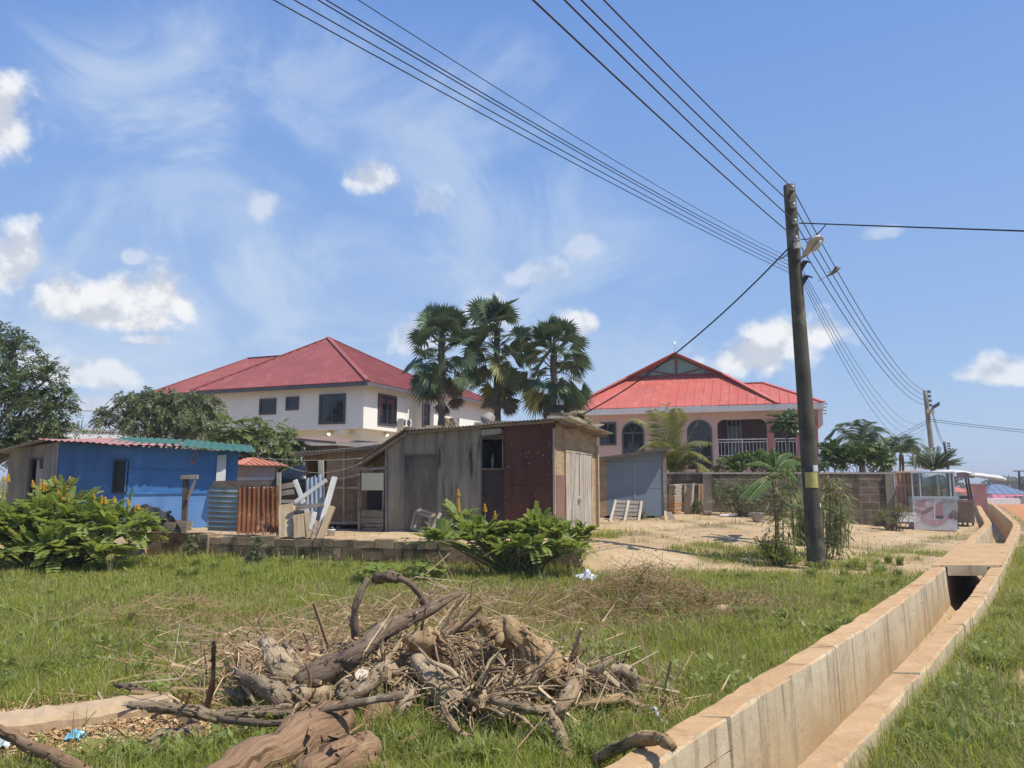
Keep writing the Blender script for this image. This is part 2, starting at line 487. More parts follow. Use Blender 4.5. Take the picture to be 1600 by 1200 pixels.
k = 1.0 / SKY_STR / EXPO
ccol = mixc(nt, lit, (.62 * k, .66 * k, .74 * k), (.93 * k, .94 * k, .96 * k))
hzf = math_(nt, 'MULTIPLY', math_(nt, 'POWER', rng_(nt, el, -.05, .42, 1, 0), 2.2), .85)
hzc = mixc(nt, rng_(nt, az, -.6, .5), (.54 * k, .60 * k, .74 * k), (.37 * k, .47 * k, .69 * k))
rp = N(nt, 'ShaderNodeValToRGB'); nt.links.new(rng_(nt, el, -.02, .78), rp.inputs[0]); cr = rp.color_ramp
cr.elements[0].color = (.37 , .50, .75, 1); cr.elements[1].position = 1; cr.elements[1].color = (.125, .27, .67, 1)
for p_, c_ in ((.2, (.32, .48, .78)), (.5, (.235, .405, .78)), (.75, (.17, .33, .74))):
    e_ = cr.elements.new(p_); e_.color = (*c_, 1)
sc_ = N(nt, 'ShaderNodeVectorMath', operation='SCALE'); nt.links.new(rp.outputs[0], sc_.inputs[0]); sc_.inputs['Scale'].default_value = k
skyh = mixc(nt, .85, hsv.outputs[0], sc_.outputs[0])
skyh = mixc(nt, math_(nt, 'MULTIPLY', hzf, rng_(nt, az, -.7, .35, .55, .0)), skyh, (.58 * k, .65 * k, .78 * k))
skyc = mixc(nt, math_(nt, 'MULTIPLY', cir, .9), skyh, (.66 * k, .76 * k, .90 * k))
skyc = mixc(nt, cum, skyc, ccol)
nt.links.new(skyc, bg.inputs[0])
wd_.cycles.sampling_method = 'MANUAL'; wd_.cycles.sample_map_resolution = 512

scene.view_settings.view_transform = 'Standard'; scene.view_settings.look = 'None'
scene.view_settings.exposure = 0.2; scene.view_settings.gamma = 1.0
scene.render.engine = 'CYCLES'
scene.cycles.max_bounces = 7; scene.cycles.transparent_max_bounces = 16; scene.cycles.diffuse_bounces = 3
scene.cycles.use_denoising = True

# ================================================================== ground sheet (columns follow the drain, so its channel is left open)
def ground_mat():
    m, nt, out = newmat('ground_earth')
    b = N(nt, 'ShaderNodeBsdfPrincipled'); nt.links.new(b.outputs[0], out.inputs[0])
    tc = N(nt, 'ShaderNodeTexCoord'); co = tc.outputs['Object']
    at = N(nt, 'ShaderNodeAttribute', attribute_name='cover', attribute_type='GEOMETRY')
    sp = N(nt, 'ShaderNodeSeparateColor'); nt.links.new(at.outputs['Color'], sp.inputs[0])
    n1 = noise_(nt, co, .55, 6, .62); n2 = noise_(nt, co, 5, 6, .7); n3 = noise_(nt, co, 40, 4, .7)
    sand = mixc(nt, rng_(nt, n1, .35, .65), (.43, .295, .16), (.55, .41, .24))
    sand = mixc(nt, rng_(nt, n2, .5, .75), sand, (.38, .255, .145))
    sand = mixc(nt, rng_(nt, n3, .58, .75), sand, (.60, .46, .30))
    soil = mixc(nt, rng_(nt, n2, .3, .7), (.19, .145, .075), (.29, .22, .125))
    soil = mixc(nt, rng_(nt, n3, .5, .75), soil, (.17, .155, .06))
    road = mixc(nt, rng_(nt, n2, .3, .7), (.46, .20, .085), (.55, .27, .13))
    farg = mixc(nt, rng_(nt, noise_(nt, co, .06, 6, .6), .4, .6), (.09, .11, .035), (.27, .18, .09))
    c = mixc(nt, math_(nt, 'ADD', sp.outputs[0], math_(nt, 'MULTIPLY', math_(nt, 'SUBTRACT', n2, .5), .9), clamp=True), sand, soil)
    c = mixc(nt, sp.outputs[1], c, road); c = mixc(nt, sp.outputs[2], c, farg)
    nt.links.new(c, b.inputs['Base Color']); b.inputs['Roughness'].default_value = .95; b.inputs['Specular IOR Level'].default_value = .1
    bp = N(nt, 'ShaderNodeBump'); bp.inputs['Strength'].default_value = .6; bp.inputs['Distance'].default_value = .04
    nt.links.new(math_(nt, 'ADD', n2, math_(nt, 'MULTIPLY', n3, .4)), bp.inputs['Height']); nt.links.new(bp.outputs[0], b.inputs['Normal'])
    return m

def grass_cover(X, Y):
    """0 bare .. 1 thick grass"""
    X = np.asarray(X, float); Y = np.asarray(Y, float)
    s = X - drain_x(Y)
    d = wall_d(X, Y)
    w = wob(X, Y, .8, .3) + .6 * wob(X, Y, 2.1, 1.7)
    edge = np.where(X < 1.2, -.1, np.interp(X, [1.2, 3, 8, 14], [-.6, .1, .9, 1.6]))
    f = 1 - sst(-.5, .7, d - edge + .5 * w)                     # field in front of the yard
    tuft = .8 * sst(.12, .75, w + .4 * np.exp(-((Y - 17.8) / 1.6) ** 2)) * (X > 1.0) * (Y < 34)        # tufts in the sand
    f = np.maximum(f, tuft)
    f = np.where((s > .6), .9 * sst(-.95, .15, w + .1) , f)
    # bare chips in front of the kerb beam, bottom left
    ch = np.exp(-(((X + 3.4) / 1.6) ** 2 + ((Y - 5.6) / .55) ** 2) * 1.0)
    f = f * (1 - np.clip(ch * 1.9, 0, .97))
    f = f * (1 - .8 * sst(.62, 1.0, wob(X, Y, 1.5, 9.) + .3 * wob(X, Y, 5., 2.)) * (Y > 5.5))
    br = np.exp(-(((X + 1.5) / 2.6) ** 2 + ((Y - 8.6) / 2.0) ** 2))     # brushwood
    f = f * (1 - .55 * np.clip(br * 1.2, 0, 1))
    return np.clip(f, 0, 1)

ys = np.concatenate([-np.geomspace(400, 6, 14), np.arange(-4, 3, .5), np.arange(3, 24, .16), np.arange(24, 60, .6), np.geomspace(61, 5000, 46)])
pos = np.concatenate([np.arange(.61, 4, .16)[1:], np.arange(4, 30, .3), np.geomspace(31, 5000, 40)])
posl = np.concatenate([np.arange(.61, 24, .16)[1:], np.arange(24, 50, .5), np.geomspace(51, 5000, 40)])
ss = np.concatenate([-posl[::-1], [-.61, -.36, .385, .61], pos])
kcut = len(posl) + 1
YY, SS = np.meshgrid(ys, ss, indexing='ij')
XX = drain_x(YY) + SS
ZZ = ground(XX, YY)
ny, nx = XX.shape
idx = np.arange(ny * nx).reshape(ny, nx)
q = np.stack([idx[:-1, :-1], idx[:-1, 1:], idx[1:, 1:], idx[1:, :-1]], -1)
keep = np.ones((ny - 1, nx - 1), bool); keep[(ys[:-1] > -80) & (ys[:-1] < 110), kcut] = False
q = q[keep].reshape(-1, 4)
me = bpy.data.meshes.new('ground')
me.from_pydata(np.stack([XX, YY, ZZ], -1).reshape(-1, 3).tolist(), [], q.tolist())
me.polygons.foreach_set('use_smooth', np.ones(len(q), bool))
cov = me.color_attributes.new('cover', 'FLOAT_COLOR', 'POINT')
gc = grass_cover(XX, YY)
roadm = sst(.9, 1.4, SS) * sst(27, 33, YY) * (1 - sst(7.5, 9, SS))
farm = sst(50, 75, YY + np.abs(XX) * .2) * (1 - roadm)
cov.data.foreach_set('color', np.stack([gc, roadm * np.ones_like(gc), farm, np.ones_like(gc)], -1).astype(np.float32).ravel())
me.materials.append(ground_mat()); me.update()
gr = bpy.data.objects.new('ground', me); COL.objects.link(gr); gr['kind'] = 'structure'

# ================================================================== concrete storm drain with its crossing slab
def drain_mat(name, wet=False):
    m, nt, out = newmat(name)
    b = N(nt, 'ShaderNodeBsdfPrincipled'); nt.links.new(b.outputs[0], out.inputs[0])
    tc = N(nt, 'ShaderNodeTexCoord'); co = tc.outputs['Object']
    geo = N(nt, 'ShaderNodeNewGeometry'); sn = N(nt, 'ShaderNodeSeparateXYZ'); nt.links.new(geo.outputs['True Normal'], sn.inputs[0])
    sz = N(nt, 'ShaderNodeSeparateXYZ'); nt.links.new(co, sz.inputs[0])
    n1 = noise_(nt, co, 1.3, 6, .65); n2 = noise_(nt, co, 14, 6, .7); ns = noise_(nt, co, 1.0, 6, .65, (6, 6, .7))
    grey = mixc(nt, rng_(nt, n1, .35, .65), (.51, .41, .26), (.62, .525, .36))
    grey = mixc(nt, rng_(nt, ns, .52, .64, 0, .9), grey, (.28, .21, .14))
    tan = mixc(nt, rng_(nt, n1, .3, .7), (.45, .275, .13), (.55, .36, .19))
    tan = mixc(nt, rng_(nt, n2, .5, .8, 0, .7), tan, (.60, .45, .29))
    # silt left by run-off low down on the faces, and spilled over the top
    hz = math_(nt, 'ADD', sz.outputs[2], math_(nt, 'MULTIPLY', math_(nt, 'SUBTRACT', n1, .5), .5))
    low = rng_(nt, hz, -.36, .10, 1, 0)
    grey = mixc(nt, math_(nt, 'MULTIPLY', low, .8), grey, (.47, .31, .16))
    grey = mixc(nt, rng_(nt, n2, .6, .68, 0, .6), grey, (.22, .18, .13))
    n4 = noise_(nt, co, 3.4, 7, .72); grey = mixc(nt, rng_(nt, n4, .52, .68, 0, .75), grey, (.36, .29, .2)); grey = mixc(nt, rng_(nt, n4, .28, .4, .6, 0), grey, (.66, .58, .46)); tan = mixc(nt, rng_(nt, n4, .52, .66, 0, .85), tan, (.33, .20, .095)); tan = mixc(nt, rng_(nt, n4, .26, .40, .7, 0), tan, (.62, .48, .31)); n6 = noise_(nt, co, 22, 5, .7); tan = mixc(nt, rng_(nt, n6, .6, .7, 0, .6), tan, (.26, .17, .09))
    n5 = noise_(nt, co, 45, 3, .6); grey = mixc(nt, rng_(nt, n5, .68, .72, 0, .8), grey, (.1, .08, .06))
    c = mixc(nt, rng_(nt, sn.outputs[2], .4, .8), grey, tan)
    nt.links.new(c, b.inputs['Base Color']); b.inputs['Roughness'].default_value = .9; b.inputs['Specular IOR Level'].default_value = .2
    bp = N(nt, 'ShaderNodeBump'); bp.inputs['Strength'].default_value = .5; bp.inputs['Distance'].default_value = .015
    nt.links.new(n2, bp.inputs['Height']); nt.links.new(bp.outputs[0], b.inputs['Normal'])
    return m
M['drain'] = drain_mat('silt_stained_concrete')
M['silt'] = mat('wet_silt', (.20, .14, .075), (.33, .24, .14), 2.2, .6, .3, 12, c4=(.10, .12, .04), p_lo=.55, p_hi=.65, pscale=2)

def sweep(mb, prof, y0, y1, mi=0, step=.5, wig=0.0, seed=0):
    n = max(2, int((y1 - y0) / step) + 1); Ys = np.linspace(y0, y1, n); k = len(prof); vs = []
    rg = random.Random(seed + int(y0 * 10))
    for Y in Ys:
        xc = float(drain_x(Y))
        for (s_, z_, w_) in prof:
            vs.append((xc + s_ + (rg.uniform(-wig, wig) if w_ else 0), Y, z_ + (rg.uniform(-wig, wig) if w_ else 0)))
    fs = [(i * k + j, i * k + (j + 1) % k, (i + 1) * k + (j + 1) % k, (i + 1) * k + j) for i in range(n - 1) for j in range(k)]
    fs += [tuple(range(k))[::-1], tuple((n - 1) * k + j for j in range(k))]
    mb.add(vs, fs, mi)

dr = thing('storm_drain', 'open concrete storm drain stained with orange silt, running along the grass', 'drain', (float(drain_x(6.0)), 6.0, 0))
cuts = [-8, -4.5, -1, 2.2, 5.1, 7.15, 9.1, 11.3, 13.7, 16.9, 20, 23, 26, 29, 32, 35, 38, 41, 44, 48, 52, 56, 60]
mbl, mbr = MB(), MB()
for a, b in zip(cuts[:-1], cuts[1:]):
    j = random.uniform(-.012, .012)
    sweep(mbl, [(-.62 + j, -.8, 0), (-.62 + j, .295, 1), (-.60 + j, .31, 1), (-.375 + j, .31, 1), (-.36 + j, .295, 1), (-.34, -.35, 0), (-.22, -.52, 0), (-.22, -.8, 0)], a + .008, b - .008, step=.16, wig=.010, seed=3)
for a, b in zip(cuts[:-1], cuts[1:]):
    a += 1.1; b += 1.1; j = random.uniform(-.012, .012)
    sweep(mbr, [(.24, -.8, 0), (.24, -.52, 0), (.36, -.35, 0), (.385 + j, .29, 1), (.40 + j, .305, 1), (.60 + j, .305, 1), (.62 + j, .29, 1), (.62 + j, -.8, 0)], a + .008, b - .008, step=.16, wig=.010, seed=9)
mbl.build('side_wall', M['drain'], dr, True); mbr.build('side_wall', M['drain'], dr, True)
mb = MB(); sweep(mb, [(-.235, -.85, 0), (-.235, -.50, 0), (.235, -.50, 0), (.235, -.85, 0)], -8, 60, step=.5)
mb.build('channel_floor', M['silt'], dr, True)
mb = MB(); sweep(mb, [(-.61, .316, 0), (-.615, .345, 1), (.615, .345, 1), (.61, .316, 0), (.36, .316, 0), (.36, .17, 0), (-.335, .17, 0), (-.335, .316, 0)], 13.5, 18.1, step=.4, wig=.006)
o = mb.build('crossing_slab', M['drain'], None, origin=(float(drain_x(15.8)), 15.8, .315))
tag(o, 'flat concrete slab bridging the open drain as a crossing', 'slab')
# loose stone edging on the far right wall

# ================================================================== thin haze in the air
hm_ = bpy.data.materials.new('haze_air'); hm_.use_nodes = True; hn = hm_.node_tree; hn.nodes.clear()
ho = hn.nodes.new('ShaderNodeOutputMaterial'); pv = hn.nodes.new('ShaderNodeVolumePrincipled'); pv.inputs['Density'].default_value = .0009; pv.inputs['Color'].default_value = (.92, .95, 1, 1); pv.inputs['Anisotropy'].default_value = .3
hn.links.new(pv.outputs[0], ho.inputs['Volume'])
mb = MB(); mb.box(-420, 5200, -460, 5200, -10, 13.5); o = mb.build('haze', hm_); o['kind'] = 'stuff'; tag(o, 'thin pale haze in the air over the whole plot', 'haze')
# ================================================================== building helpers
def facet(mb, poly, spacing=.3, rh=.03, rw=.05, mi=0, thick=.03, ribs=True):
    """a roof plane (first edge = eave) with raised ribs running up the slope"""
    poly = [Vector(p) for p in poly]
    e = (poly[1] - poly[0]).normalized()
    n = Vector((0, 0, 0))
    for i in range(1, len(poly) - 1): n += (poly[i] - poly[0]).cross(poly[i + 1] - poly[0])
    n.normalize()
    if n.z < 0: n = -n
    sl = n.cross(e)
    mb.prism(poly if (poly[1] - poly[0]).cross(poly[2] - poly[0]).z < 0 else poly[::-1], -n * thick, mi)
    if not ribs: return
    pts = [((p - poly[0]).dot(e), (p - poly[0]).dot(sl)) for p in poly]
    a0 = min(p[0] for p in pts); a1 = max(p[0] for p in pts)
    a = a0 + spacing * .5
    while a < a1:
        ts = []
        for i in range(len(pts)):
            (x0, t0), (x1, t1) = pts[i], pts[(i + 1) % len(pts)]
            if (x0 - a) * (x1 - a) < 0: ts.append(t0 + (t1 - t0) * (a - x0) / (x1 - x0))
        if len(ts) >= 2 and max(ts) - min(ts) > .1:
            p = poly[0] + e * a + sl * min(ts) + n * .002; q = poly[0] + e * a + sl * max(ts) + n * .002
            v = [p - e * rw / 2, p + e * rw / 2, p + n * rh + e * rw * .2, p + n * rh - e * rw * .2]
            v2 = [x + (q - p) for x in v]
            mb.add(v + v2, [(0, 1, 2, 3)[::-1], (4, 5, 6, 7), (1, 5, 6, 2), (2, 6, 7, 3), (3, 7, 4, 0)], mi)
        a += spacing

def window(par, f, x0, x1, z0, z1, y=0.0, fw=.11, split=1, side=False, xl=0.0, proud=.05, panemat=None, framemat=None):
    """frame standing proud of the wall, the pane its child; side=True puts it on the wall x = xl"""
    def T(a, b, z): return (xl + b, a, z) if side else (a, y - b, z)
    mb = MB()
    def bx(a0, a1, c0, c1, d0, d1):
        p, q = T(a0, d0, c0), T(a1, d1, c1)
        mb.box(min(p[0], q[0]), max(p[0], q[0]), min(p[1], q[1]), max(p[1], q[1]), c0, c1)
    bx(x0, x1, z1 - fw, z1, 0.0, proud); bx(x0, x1, z0, z0 + fw, 0.0, proud)
    bx(x0, x0 + fw, z0 + fw, z1 - fw, 0.0, proud); bx(x1 - fw, x1, z0 + fw, z1 - fw, 0.0, proud)
    for i in range(1, split):
        c = x0 + fw + (x1 - x0 - 2 * fw) * i / split
        bx(c - .03, c + .03, z0 + fw, z1 - fw, 0.008, proud * .7)
    w = mb.build('window', framemat or M['winframe'], par)
    mb = MB(); p, q = T(x0 + fw, 0.006, z0 + fw), T(x1 - fw, .014, z1 - fw)
    mb.box(min(p[0], q[0]), max(p[0], q[0]), min(p[1], q[1]), max(p[1], q[1]), z0 + fw, z1 - fw)
    mb.build('pane', panemat or M['pane'], w)
    return w

def ridge(mb, p, q, w=.22, h=.06, mi=0):
    p, q = Vector(p), Vector(q); up = Vector((0, 0, h))
    mb.beam(p + up * .4, q + up * .4, w, h, mi)

# ================================================================== white two-storey house
Pc = P(569, 597, 34.4)
f = Fr((Pc.x, Pc.y, .7), 202.7)
H = thing('two_storey_house', 'cream two-storey house under a maroon hipped sheet roof with charcoal window surrounds', 'house', f.o, f.rot)
zE = f.front(569, 598)[1]                         # eave height
zS = f.front(568, 669)[1]                         # underside of the jettied upper floor
xl = f.front(262, 630)[0]; D = 9.4
mb = MB(); ry = f.side(646, 640)[0]
mb.box(xl, 0, 0, D, zS, zE + .02)
mb.box(-.3, .0, 0.0, .0, 0, 0) if False else None
mb.build('upper_wall', M['cream'], H)
mb = MB(); mb.box(xl + .3, -.55, .65, D - .2, -.7, zS - .003); mb.build('lower_wall', M['cream'], H)
mb = MB()
for (x, y, ty) in ((-1.2, .02, 0), (-.42, .30, 1)):
    mb.box(x - .15, x + .15, y, y + .62, zS - .26, zS - .004)
mb.build('bracket', M['cream'], H)
# wing behind, stepping out to the right
xw = 1.1
mb = MB(); mb.box(-.6, xw, ry + .12, D + 3.0, -.7, zE + .02); mb.build('rear_wing_wall', M['cream'], H)
x0, x1, z0, z1 = f.rect(499, 540, 615.7, 662.7); window(H, f, x0, x1, z0, z1, split=2)
x0, x1, z0, z1 = f.rect(405.7, 431.7, 623, 648); window(H, f, x0, x1, z0, z1)
x0, x1, z0, z1 = f.rect(447, 467, 620, 641); window(H, f, x0, x1, z0, z1)
y0, y1, z0, z1 = f.srect(590, 619, 617, 665.7); window(H, f, y0, y1, z0, z1, side=True, split=2)
y0, y1, z0, z1 = f.srect(659, 671, 628, 668, xw); window(H, f, y0 , y1 , z0, z1, side=True, xl=xw)
# air conditioner on the side wall
y0, y1, z0, z1 = f.srect(620, 633, 655, 670)
mb = MB(); mb.box(.06, .36, y0, y1, z0 + .1, z1)
mb.box(.0, .3, y0 + .08, y0 + .12, z0 + .02, z0 + .1); mb.box(.0, .3, y1 - .12, y1 - .08, z0 + .02, z0 + .1)
ac = mb.build('air_conditioner', M['white'], H)
mb = MB(); cyy, czz = y0 + (y1 - y0) * .66, (z0 + z1) / 2 + .05; r_ = (z1 - z0) * .36
mb.tube([(.362, cyy, czz), (.372, cyy, czz)], [r_, r_], 18, smooth=False); mb.box(.362, .37, y0 + .02, y0 + (y1 - y0) * .26, z0 + .14, z1 - .06)
mb.build('fan_grille', M['winframe'], ac)
lamp_m = simple('lit_lamp', (.9, .85, .7), .3, emit=(1, .9, .7, 6))
for (px, py, sd_) in ((517, 675, 0), (601, 677, 1)):
    if sd_: yy, zz = f.side(px, py, -.55); c = (-.5, yy, zz); q = (-.4, yy, zz - .1)
    else: xx, zz = f.front(px, py, .65); c = (xx, .6, zz); q = (xx, .5, zz - .1)
    mb = MB(); mb.beam(c, q, .16, .12); fl = mb.build('floodlight', M['white'], H)
    mb = MB(); v = (Vector(q) - Vector(c)).normalized(); mb.beam(Vector(q) + v * .003, Vector(q) + v * .02, .12, .09); mb.build('lamp_lens', lamp_m, fl)
# roof
ov = .55
ax, az_ = f.front(513, 528, D / 2)
A = Vector((ax, D / 2, az_)); zr = zE
xml = f.front(297, 606, -ov)[0]
E0, E1 = Vector((xml, -ov, zr)), Vector((ov, -ov, zr)); E2, E3 = Vector((ov, D + ov, zr)), Vector((xml, D + ov, zr))
mb = MB()
facet(mb, [E0, E1, A], .26); facet(mb, [E1, E2, A], .26); facet(mb, [E2, E3, A], .26); facet(mb, [E3, E0, A], .26)
for q in (E0, E1, E2, E3): ridge(mb, q, A)
# left wing hip behind
wy = D / 2 + .9
rx0, rz = f.front(388, 560.5, wy); rx1, _ = f.front(440, 560.5, wy)
wl, wz = f.front(240, 612.5, .25)
W0, W1, W2, W3 = Vector((wl, -.3, zr - .02)), Vector((rx1 + 3, -.3, zr - .02)), Vector((rx1 + 3, D + 1.5, zr - .02)), Vector((wl, D + 1.5, zr - .02))
R0, R1 = Vector((rx0, wy, rz)), Vector((rx1 + .5, wy, rz))
facet(mb, [W0, W1, R1, R0], .26); facet(mb, [W2, W3, R0, R1], .26); facet(mb, [W3, W0, R0], .26)
ridge(mb, R0, R1); ridge(mb, W0, R0)
# hip over the rear right wing
g0 = Vector((xw + ov, ry + .12 - ov, zr - .015)); g1 = Vector((xw + ov, D + 3.5, zr - .015)); g2 = Vector((-3.5, D + 3.5, zr - .015)); g3 = Vector((-3.5, ry + .12 - ov, zr - .015))
ga, gb = Vector((-1.2, ry + 2.6, zr + 1.25)), Vector((-1.2, D + 1.2, zr + 1.25))
facet(mb, [g0, g1, gb, ga], .26); facet(mb, [g3, g0, ga], .26); facet(mb, [g1, g2, gb], .26)
ridge(mb, g0, ga); ridge(mb, ga, gb)
rf = mb.build('roof', M['redroof'], H)
mb = MB(); h0, h1 = zr - .2, zr - .036
mb.box(xml, ov, -ov, -ov + .04, h0, h1); mb.box(ov - .04, ov, -ov + .04, ry - ov, h0, h1); mb.box(wl, xml, -.3, -.26, h0, h1)
mb.box(xw + ov - .04, xw + ov, ry - ov + .1, D + 3.5, h0 - .01, h1 - .02); mb.box(ov, xw + ov, ry - ov + .1, ry - ov + .14, h0 - .01, h1 - .02)
mb.box(xml, ov - .04, -ov + .04, 0, h1 - .03, h1 - .005); mb.box(0.0, ov - .04, 0, ry - ov, h1 - .03, h1 - .005)
mb.build('fascia', M['fascia'], H)

# ================================================================== pink house with a gablet roof
Pp = P(1214, 632, 39.4)
f = Fr((Pp.x, Pp.y, .05), 198.3)
H = thing('veranda_house', 'pink plastered house with arched windows and a veranda under a bright red gablet roof', 'house', f.o, f.rot)
zE = f.front(1214, 635)[1]; zE0 = zE
xR = f.front(1277, 650)[0]; xB0, xB1, zB0, zB1 = f.rect(1121, 1199, 655, 714)
xC0, xC1 = f.front(1199, 690)[0], f.front(1210, 690)[0]
xD1 = f.front(1245, 690)[0]; xE1 = f.front(1255, 690)[0]
xL = f.front(889, 670)[0]; xP0, xP1 = f.front(914, 670)[0], f.front(933, 670)[0]
D = 10.0; T_ = .22
mb = MB()
mb.box(xL, xB0, 0, T_, -.3, zE)                    # solid wall left of the veranda
mb.box(xB0, xR, 0, T_, zB1, zE)                    # head over the openings
mb.box(xB0, xR, 0, T_, -.3, zB0)                   # wall under the veranda floor
mb.box(xL, xL + .2, T_, D, -.3, zE); mb.box(xL + .2, xR, D - .2, D, -.3, zE)
mb.box(xR - T_, xR, T_, 1.0, zB0, zE); mb.box(xR - T_, xR, 1.0, D - .2, -.3, zE)
# rounded opening corners
for (xa, sg) in ((xB0, 1), (xC0, -1)):
    pts = [(xa, 0, zB1), (xa, 0, zB1 - .34)] + [(xa + sg * (.34 - .34 * cos(t)), 0, zB1 - .34 + .34 * sin(t)) for t in (rad(25), rad(45), rad(65))] + [(xa + sg * .34, 0, zB1)]
    mb.prism(pts, (0, T_ - .004, 0))
mb.build('wall', M['pink'], H)
mb = MB(); mb.box(xL, xP0, -.06, 0, -.3, zE - .003); mb.build('pilaster', M['pinkdark'], H)
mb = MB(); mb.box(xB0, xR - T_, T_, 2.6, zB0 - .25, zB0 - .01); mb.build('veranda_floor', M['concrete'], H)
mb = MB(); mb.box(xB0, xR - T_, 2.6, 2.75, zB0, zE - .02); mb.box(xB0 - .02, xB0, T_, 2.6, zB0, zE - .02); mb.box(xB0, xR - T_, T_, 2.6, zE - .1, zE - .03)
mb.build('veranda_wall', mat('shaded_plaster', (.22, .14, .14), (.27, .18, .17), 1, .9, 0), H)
for (a, b_) in ((xC0, xC1), (xD1, xE1), (xR - .34, xR)):
    mb = MB(); mb.box(a, b_, .0, T_ + .04, zB0, zB1); mb.box(a - .04, b_ + .04, -.03, T_ + .07, zB0, zB0 + .12); mb.box(a - .04, b_ + .04, -.03, T_ + .07, zB1 - .12, zB1 - .004)
    mb.build('column', M['pinkdark'], H)
# French door at the back of the veranda
dx0 = f.front(1138, 690, 2.6)[0]; dx1 = f.front(1158, 690, 2.6)[0]
mb = MB()
for i in range(4):
    c = dx0 + (dx1 - dx0) * i / 3; mb.box(c - .03, c + .03, 2.54, 2.6, zB0, zB0 + 2.1)
mb.box(dx0, dx1, 2.54, 2.598, zB0 + 2.1, zB0 + 2.18); dd = mb.build('door', M['white'], H)
mb = MB(); mb.box(dx0, dx1, 2.58, 2.597, zB0, zB0 + 2.1); mb.build('door_pane', M['pane'], dd)
for (a, b_) in ((xB0, xC0), (xC1, xD1), (xE1, xR - .34)):
    mb = MB(); zr = zB0 + .92
    mb.beam((a, .1, zr), (b_, .1, zr), .05, .05); mb.beam((a, .1, zr - .14), (b_, .1, zr - .14), .035, .035); mb.beam((a, .1, zB0 + .08), (b_, .1, zB0 + .08), .035, .035)
    n = max(2, int((b_ - a) / .17))
    for i in range(1, n):
        x = a + (b_ - a) * i / n; mb.beam((x, .1, zB0 + .08), (x, .1, zr - .14), .02, .02)
    n = max(1, int((b_ - a) / 1.1))
    for i in range(n + 1):
        x = a + (b_ - a) * i / n; x = min(max(x, a + .02), b_ - .02); mb.beam((x, .1, zB0 + .0), (x, .1, zr), .04, .04)
    mb.build('railing', simple('railing_paint', (.72, .66, .62), .5), H)
gl = M['pane']
x0, x1, z0, z1 = f.rect(937, 963, 660, 696); window(H, f, x0, x1, z0, z1, split=2, fw=.09)
for (a, b_, t, bt) in ((972, 1007, 659, 728), (1074, 1113, 656, 733)):
    x0, x1, z0, z1 = f.rect(a, b_, t, bt); r = (x1 - x0) / 2; cx = (x0 + x1) / 2; zc = z1 - r
    arc = lambda rr, n=16: [(cx + rr * cos(pi * i / n), zc + rr * sin(pi * i / n)) for i in range(n + 1)]
    mb = MB(); o_, i_ = arc(r), arc(r - .1)
    for k in range(16):
        mb.prism([(o_[k][0], -.05, o_[k][1]), (o_[k + 1][0], -.05, o_[k + 1][1]), (i_[k + 1][0], -.05, i_[k + 1][1]), (i_[k][0], -.05, i_[k][1])], (0, .05, 0))
    mb.box(x0, x0 + .1, -.05, 0, z0, zc); mb.box(x1 - .1, x1, -.05, 0, z0, zc); mb.box(x0 + .1, x1 - .1, -.05, 0, zc - .05, zc + .05); mb.box(cx - .035, cx + .035, -.045, 0, z0, zc - .05)
    mb.box(x0 + .1, x1 - .1, -.045, 0, zc - 1.35, zc - 1.27)
    for t_ in (60, 120): mb.beam((cx, -.025, zc), (cx + (r - .1) * cos(rad(t_)), -.025, zc + (r - .1) * sin(rad(t_))), .04, .04)
    w = mb.build('arched_window', M['winframe'], H)
    mb = MB(); mb.prism([(x0 + .08, -.016, z0)] + [(p[0], -.016, p[1]) for p in arc(r - .06)][::-1] + [(x1 - .08, -.016, z0)], (0, .008, 0))
    mb.build('pane', gl, w)
# roof
yg = 3.1
gx0, gz0 = f.front(987, 592, yg); gx1, gz1 = f.front(1123, 583, yg); zg = (gz0 + gz1) / 2
apx, apz = f.front(1056, 555, yg)
ex0 = f.front(882, 634, -.6)[0]; ex1 = f.front(1216, 629, -.6)[0]
zr = zE + .1
Fp = [Vector((ex0, -.6, zr)), Vector((ex1, -.6, zr)), Vector((gx1, yg, zg)), Vector((gx0, yg, zg))]
mb = MB(); facet(mb, Fp, .45, .03, .06)
ap = Vector((apx, yg, apz)); back = Vector((apx, D, apz))
yo = yg - .45
a_, l_, r_ = Vector((apx, yo, apz + .05)), Vector((gx0 - .25, yo, zg - .05)), Vector((gx1 + .25, yo, zg - .05))
bk = D + .6
eL, eR = Vector((ex0, bk, zr)), Vector((ex1, bk, zr))
facet(mb, [Vector((ex0, bk, zr)), Fp[0], l_, a_, Vector((apx, bk, apz + .05))], .45, ribs=True)
facet(mb, [Fp[1], Vector((ex1, bk, zr)), Vector((apx, bk, apz + .05)), a_, r_], .45, ribs=True)
ridge(mb, Fp[1], r_, .25); ridge(mb, Fp[0], l_, .25); ridge(mb, r_, a_, .2); ridge(mb, l_, a_, .2)
